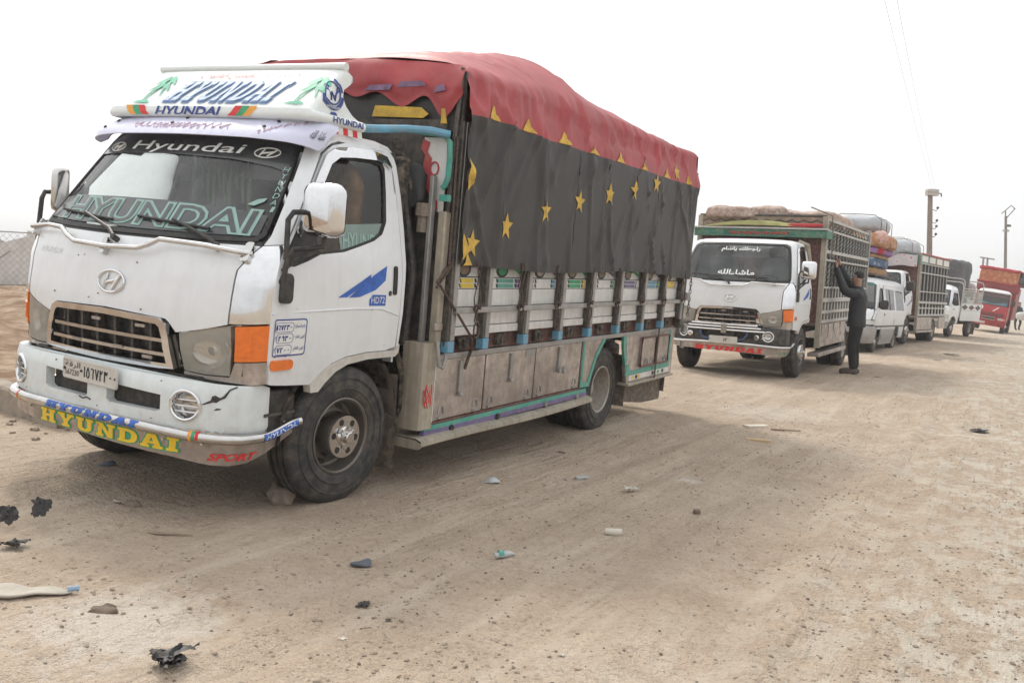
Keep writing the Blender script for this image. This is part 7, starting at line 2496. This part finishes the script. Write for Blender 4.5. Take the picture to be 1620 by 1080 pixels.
o = drop('empty_sack', -1.92, 3.38, sk_, sack_m, 'flattened grey woven sack at the lower left edge', 'sack', radians(14))
part('tied_end', MB().tube([(.262, .0, .012), (.285, .006, .014), (.30, .012, .012)], [.014, .009, .013], 6), mat('blue_tie', (.24, .34, .44), .7), o)
drop('stick', -1.60, 4.31, MB().tube([(-.10, .02, .012), (-.06, -.01, .012), (.02, .0, .010), (.11, .0, .008)], [.010, .009, .007, .004], 6), wood, 'short curved stick on the ground left of centre', 'stick', .1, litter)
drop('flat_stone', -1.46, 3.30, rock_mb(.05, 8, .25), stone_d, 'flat dark stone near the pale patch at lower left', 'stone', .3)
drop('dark_rag', -.63, 4.06, softbox_mb(.10, .06, .02, .6, .025, 9, 8, 14), mat('rag_grey_blue', (.10, .11, .13), .9), 'small dark grey rag in the middle foreground', 'rag', .2, litter)
drop('dark_scrap', -.52, 3.52, scrap_mb(.09, .02, 17, 16, .7), black_f, 'torn dark scrap below the grey rag', 'scrap', 0, litter)
drop('dark_scrap', -.40, 3.33, scrap_mb(.04, .015, 18, 8, .5), black_f, 'tiny dark scrap lowest in the middle foreground', 'scrap', 0, litter)
bt = MB().lathe([(-.055, .0), (-.055, .016), (-.045, .020), (.015, .019), (.03, .011), (.045, .008), (.048, .0)], 12, 'x', (0, 0, .018))
bt.v = [(p[0], p[1], p[2] * (.75 + .2 * sin(p[0] * 60))) for p in bt.v]
o = drop('plastic_bottle', .02, 4.25, bt, clear_p, 'crushed clear bottle with green label in the middle foreground', 'bottle', .3, litter)
part('green_label', MB().lathe([(-.035, .0192), (-.01, .0192)], 12, 'x', (0, 0, .0165)), teal, o)
o = drop('plastic_bottle', .60, 4.80, MB().lathe([(-.05, 0), (-.05, .018), (.03, .022), (.04, .018), (.02, .0)], 12, 'x', (0, 0, .016)), paper_m, 'pale crushed cup right of the clear bottle', 'cup', -.1, litter)
o = drop('paper_packet', .52, 6.20, softbox_mb(.10, .05, .025, .3, .012, 3, 6, 14), clear_p, 'small grey white packet behind the rear wheel', 'packet', .3, litter)
o = drop('paper_packet', .86, 5.85, scrap_mb(.12, .05, 23, 6, .5), paper_m, 'crumpled pale paper right of the packet', 'paper', .3, litter)
o = drop('plastic_bag', -.10, 5.88, softbox_mb(.13, .08, .02, .6, .03, 6, 8, 14), clear_p, 'translucent flattened bag between the truck wheels and the bottle', 'bag', .1, litter)
drop('dirt_clod', 5.0, 9.50, scrap_mb(.22, .05, 25, 18, .6), black_f, 'dark clump of rubbish lying on the road at right', 'clump', .1, litter)
drop('board_piece', 2.50, 9.10, MB().box(-.13, .13, -.05, .05, 0, .02), paper_m, 'pale flat board piece on the sunlit ground right of the truck tail', 'board', .4, litter)
drop('board_piece', 2.30, 8.28, MB().box(-.11, .11, -.04, .04, 0, .02), mat('board_tan', (.50, .36, .20), .8), 'tan flat board piece nearer than the pale one', 'board', -.2, litter)
drop('stick', 2.72, 8.85, MB().tube([(-.14, 0, .01), (.14, .05, .02)], [.01, .006], 5), wood, 'thin stick beside the pale board piece', 'stick', -.5, litter)
drop('blue_wrapper', -2.46, 5.55, softbox_mb(.10, .06, .02, .5, .015, 6, 6, 14), mat('wrapper_slate', (.12, .13, .18), .7), 'slate coloured wrapper in the shade under the front bumper', 'wrapper', .2, litter)
drop('stone', -1.97, 4.76, rock_mb(.04, 15, .5), rock_m, 'small pale stone in the shade below the bumper', 'stone', .2)
drop('paper_scrap', -.54, 3.18, scrap_mb(.04, .012, 27, 6, .4), paper_m, 'tiny pale paper scrap near the bottom edge left of centre', 'paper', 0, litter)
drop('paper_scrap', .23, 3.09, scrap_mb(.045, .015, 28, 6, .4), paper_m, 'tiny paper scrap with dark bit at the bottom centre', 'paper', .4, litter)
drop('leaf_scrap', -2.05, 4.80, scrap_mb(.09, .03, 29, 5, .4), paper_m, 'curled pale scrap beside the stone below the bumper', 'scrap', .4, litter)
drop('leaf_scrap', .42, 7.2, scrap_mb(.13, .02, 30, 6, .4), stone_d, 'dry leafy scrap behind the packet near the rear wheel', 'scrap', .4, litter)
drop('dark_stone', 1.15, 5.35, rock_mb(.022, 21, .7), stone_d, 'single dark stone on the ground right of the pale cup', 'stone', .4)
bags = clear_p
drop('plastic_bag', -3.95, 7.12, scrap_mb(.22, .12, 33, 14, .6), clear_p, 'crumpled translucent bag against the kerb at the left edge', 'bag', .2, litter)
drop('black_strip', 11.3, 23.6, scrap_mb(.5, .06, 35, 10, .6), black_f, 'flat black strip on the ground beside the minivan', 'scrap', .4, litter)
drop('black_strip', 9.7, 20.7, scrap_mb(.35, .03, 36, 8, .6), black_f, 'thin dark debris on the road before the minivan', 'scrap', .4, litter)
drop('dark_leaf', 6.05, 15.0, scrap_mb(.18, .02, 37, 5, .5), stone_d, 'thin dark leaf by the man\'s shoes', 'leaf', .3, litter)

rr_ = random.Random(77)
rub = MB()
for k in range(26):
    u = rr_.uniform(0, 1)
    x, y = -3.3 - 1.6 * u + rr_.uniform(-.1, .3), 6.45 + 1.1 * u - rr_.uniform(0, .45)
    q_ = rock_mb(rr_.uniform(.008, .032), 40 + k, .5)
    z = terrain(x, y)
    a_ = rr_.uniform(0, 6)
    rub.add([(x + p[0] * cos(a_) - p[1] * sin(a_), y + p[0] * sin(a_) + p[1] * cos(a_), z + p[2]) for p in q_.v], q_.f)
ro = part('rubble', rub, stone_m, None, 50)
ro['kind'] = 'stuff'
ro['label'] = 'small rubble lying along the kerb at the left edge'
# ------------------------------------------------------------------ dusty air
hz = part('haze', MB().box(-1000, 1000, -80, 1600, -3, 11), None, None, 0)
hz['kind'] = 'stuff'
hz['label'] = 'thin pale dusty haze in the air over the road'
hm_ = bpy.data.materials.new('dusty_air')
hm_.use_nodes = True
ht = hm_.node_tree
ht.nodes.remove(ht.nodes['Principled BSDF'])
pv = ht.nodes.new('ShaderNodeVolumePrincipled')
pv.inputs['Color'].default_value = (.95, .95, .95, 1)
pv.inputs['Density'].default_value = .0018
ht.links.new(pv.outputs[0], ht.nodes['Material Output'].inputs['Volume'])
hz.data.materials.append(hm_)
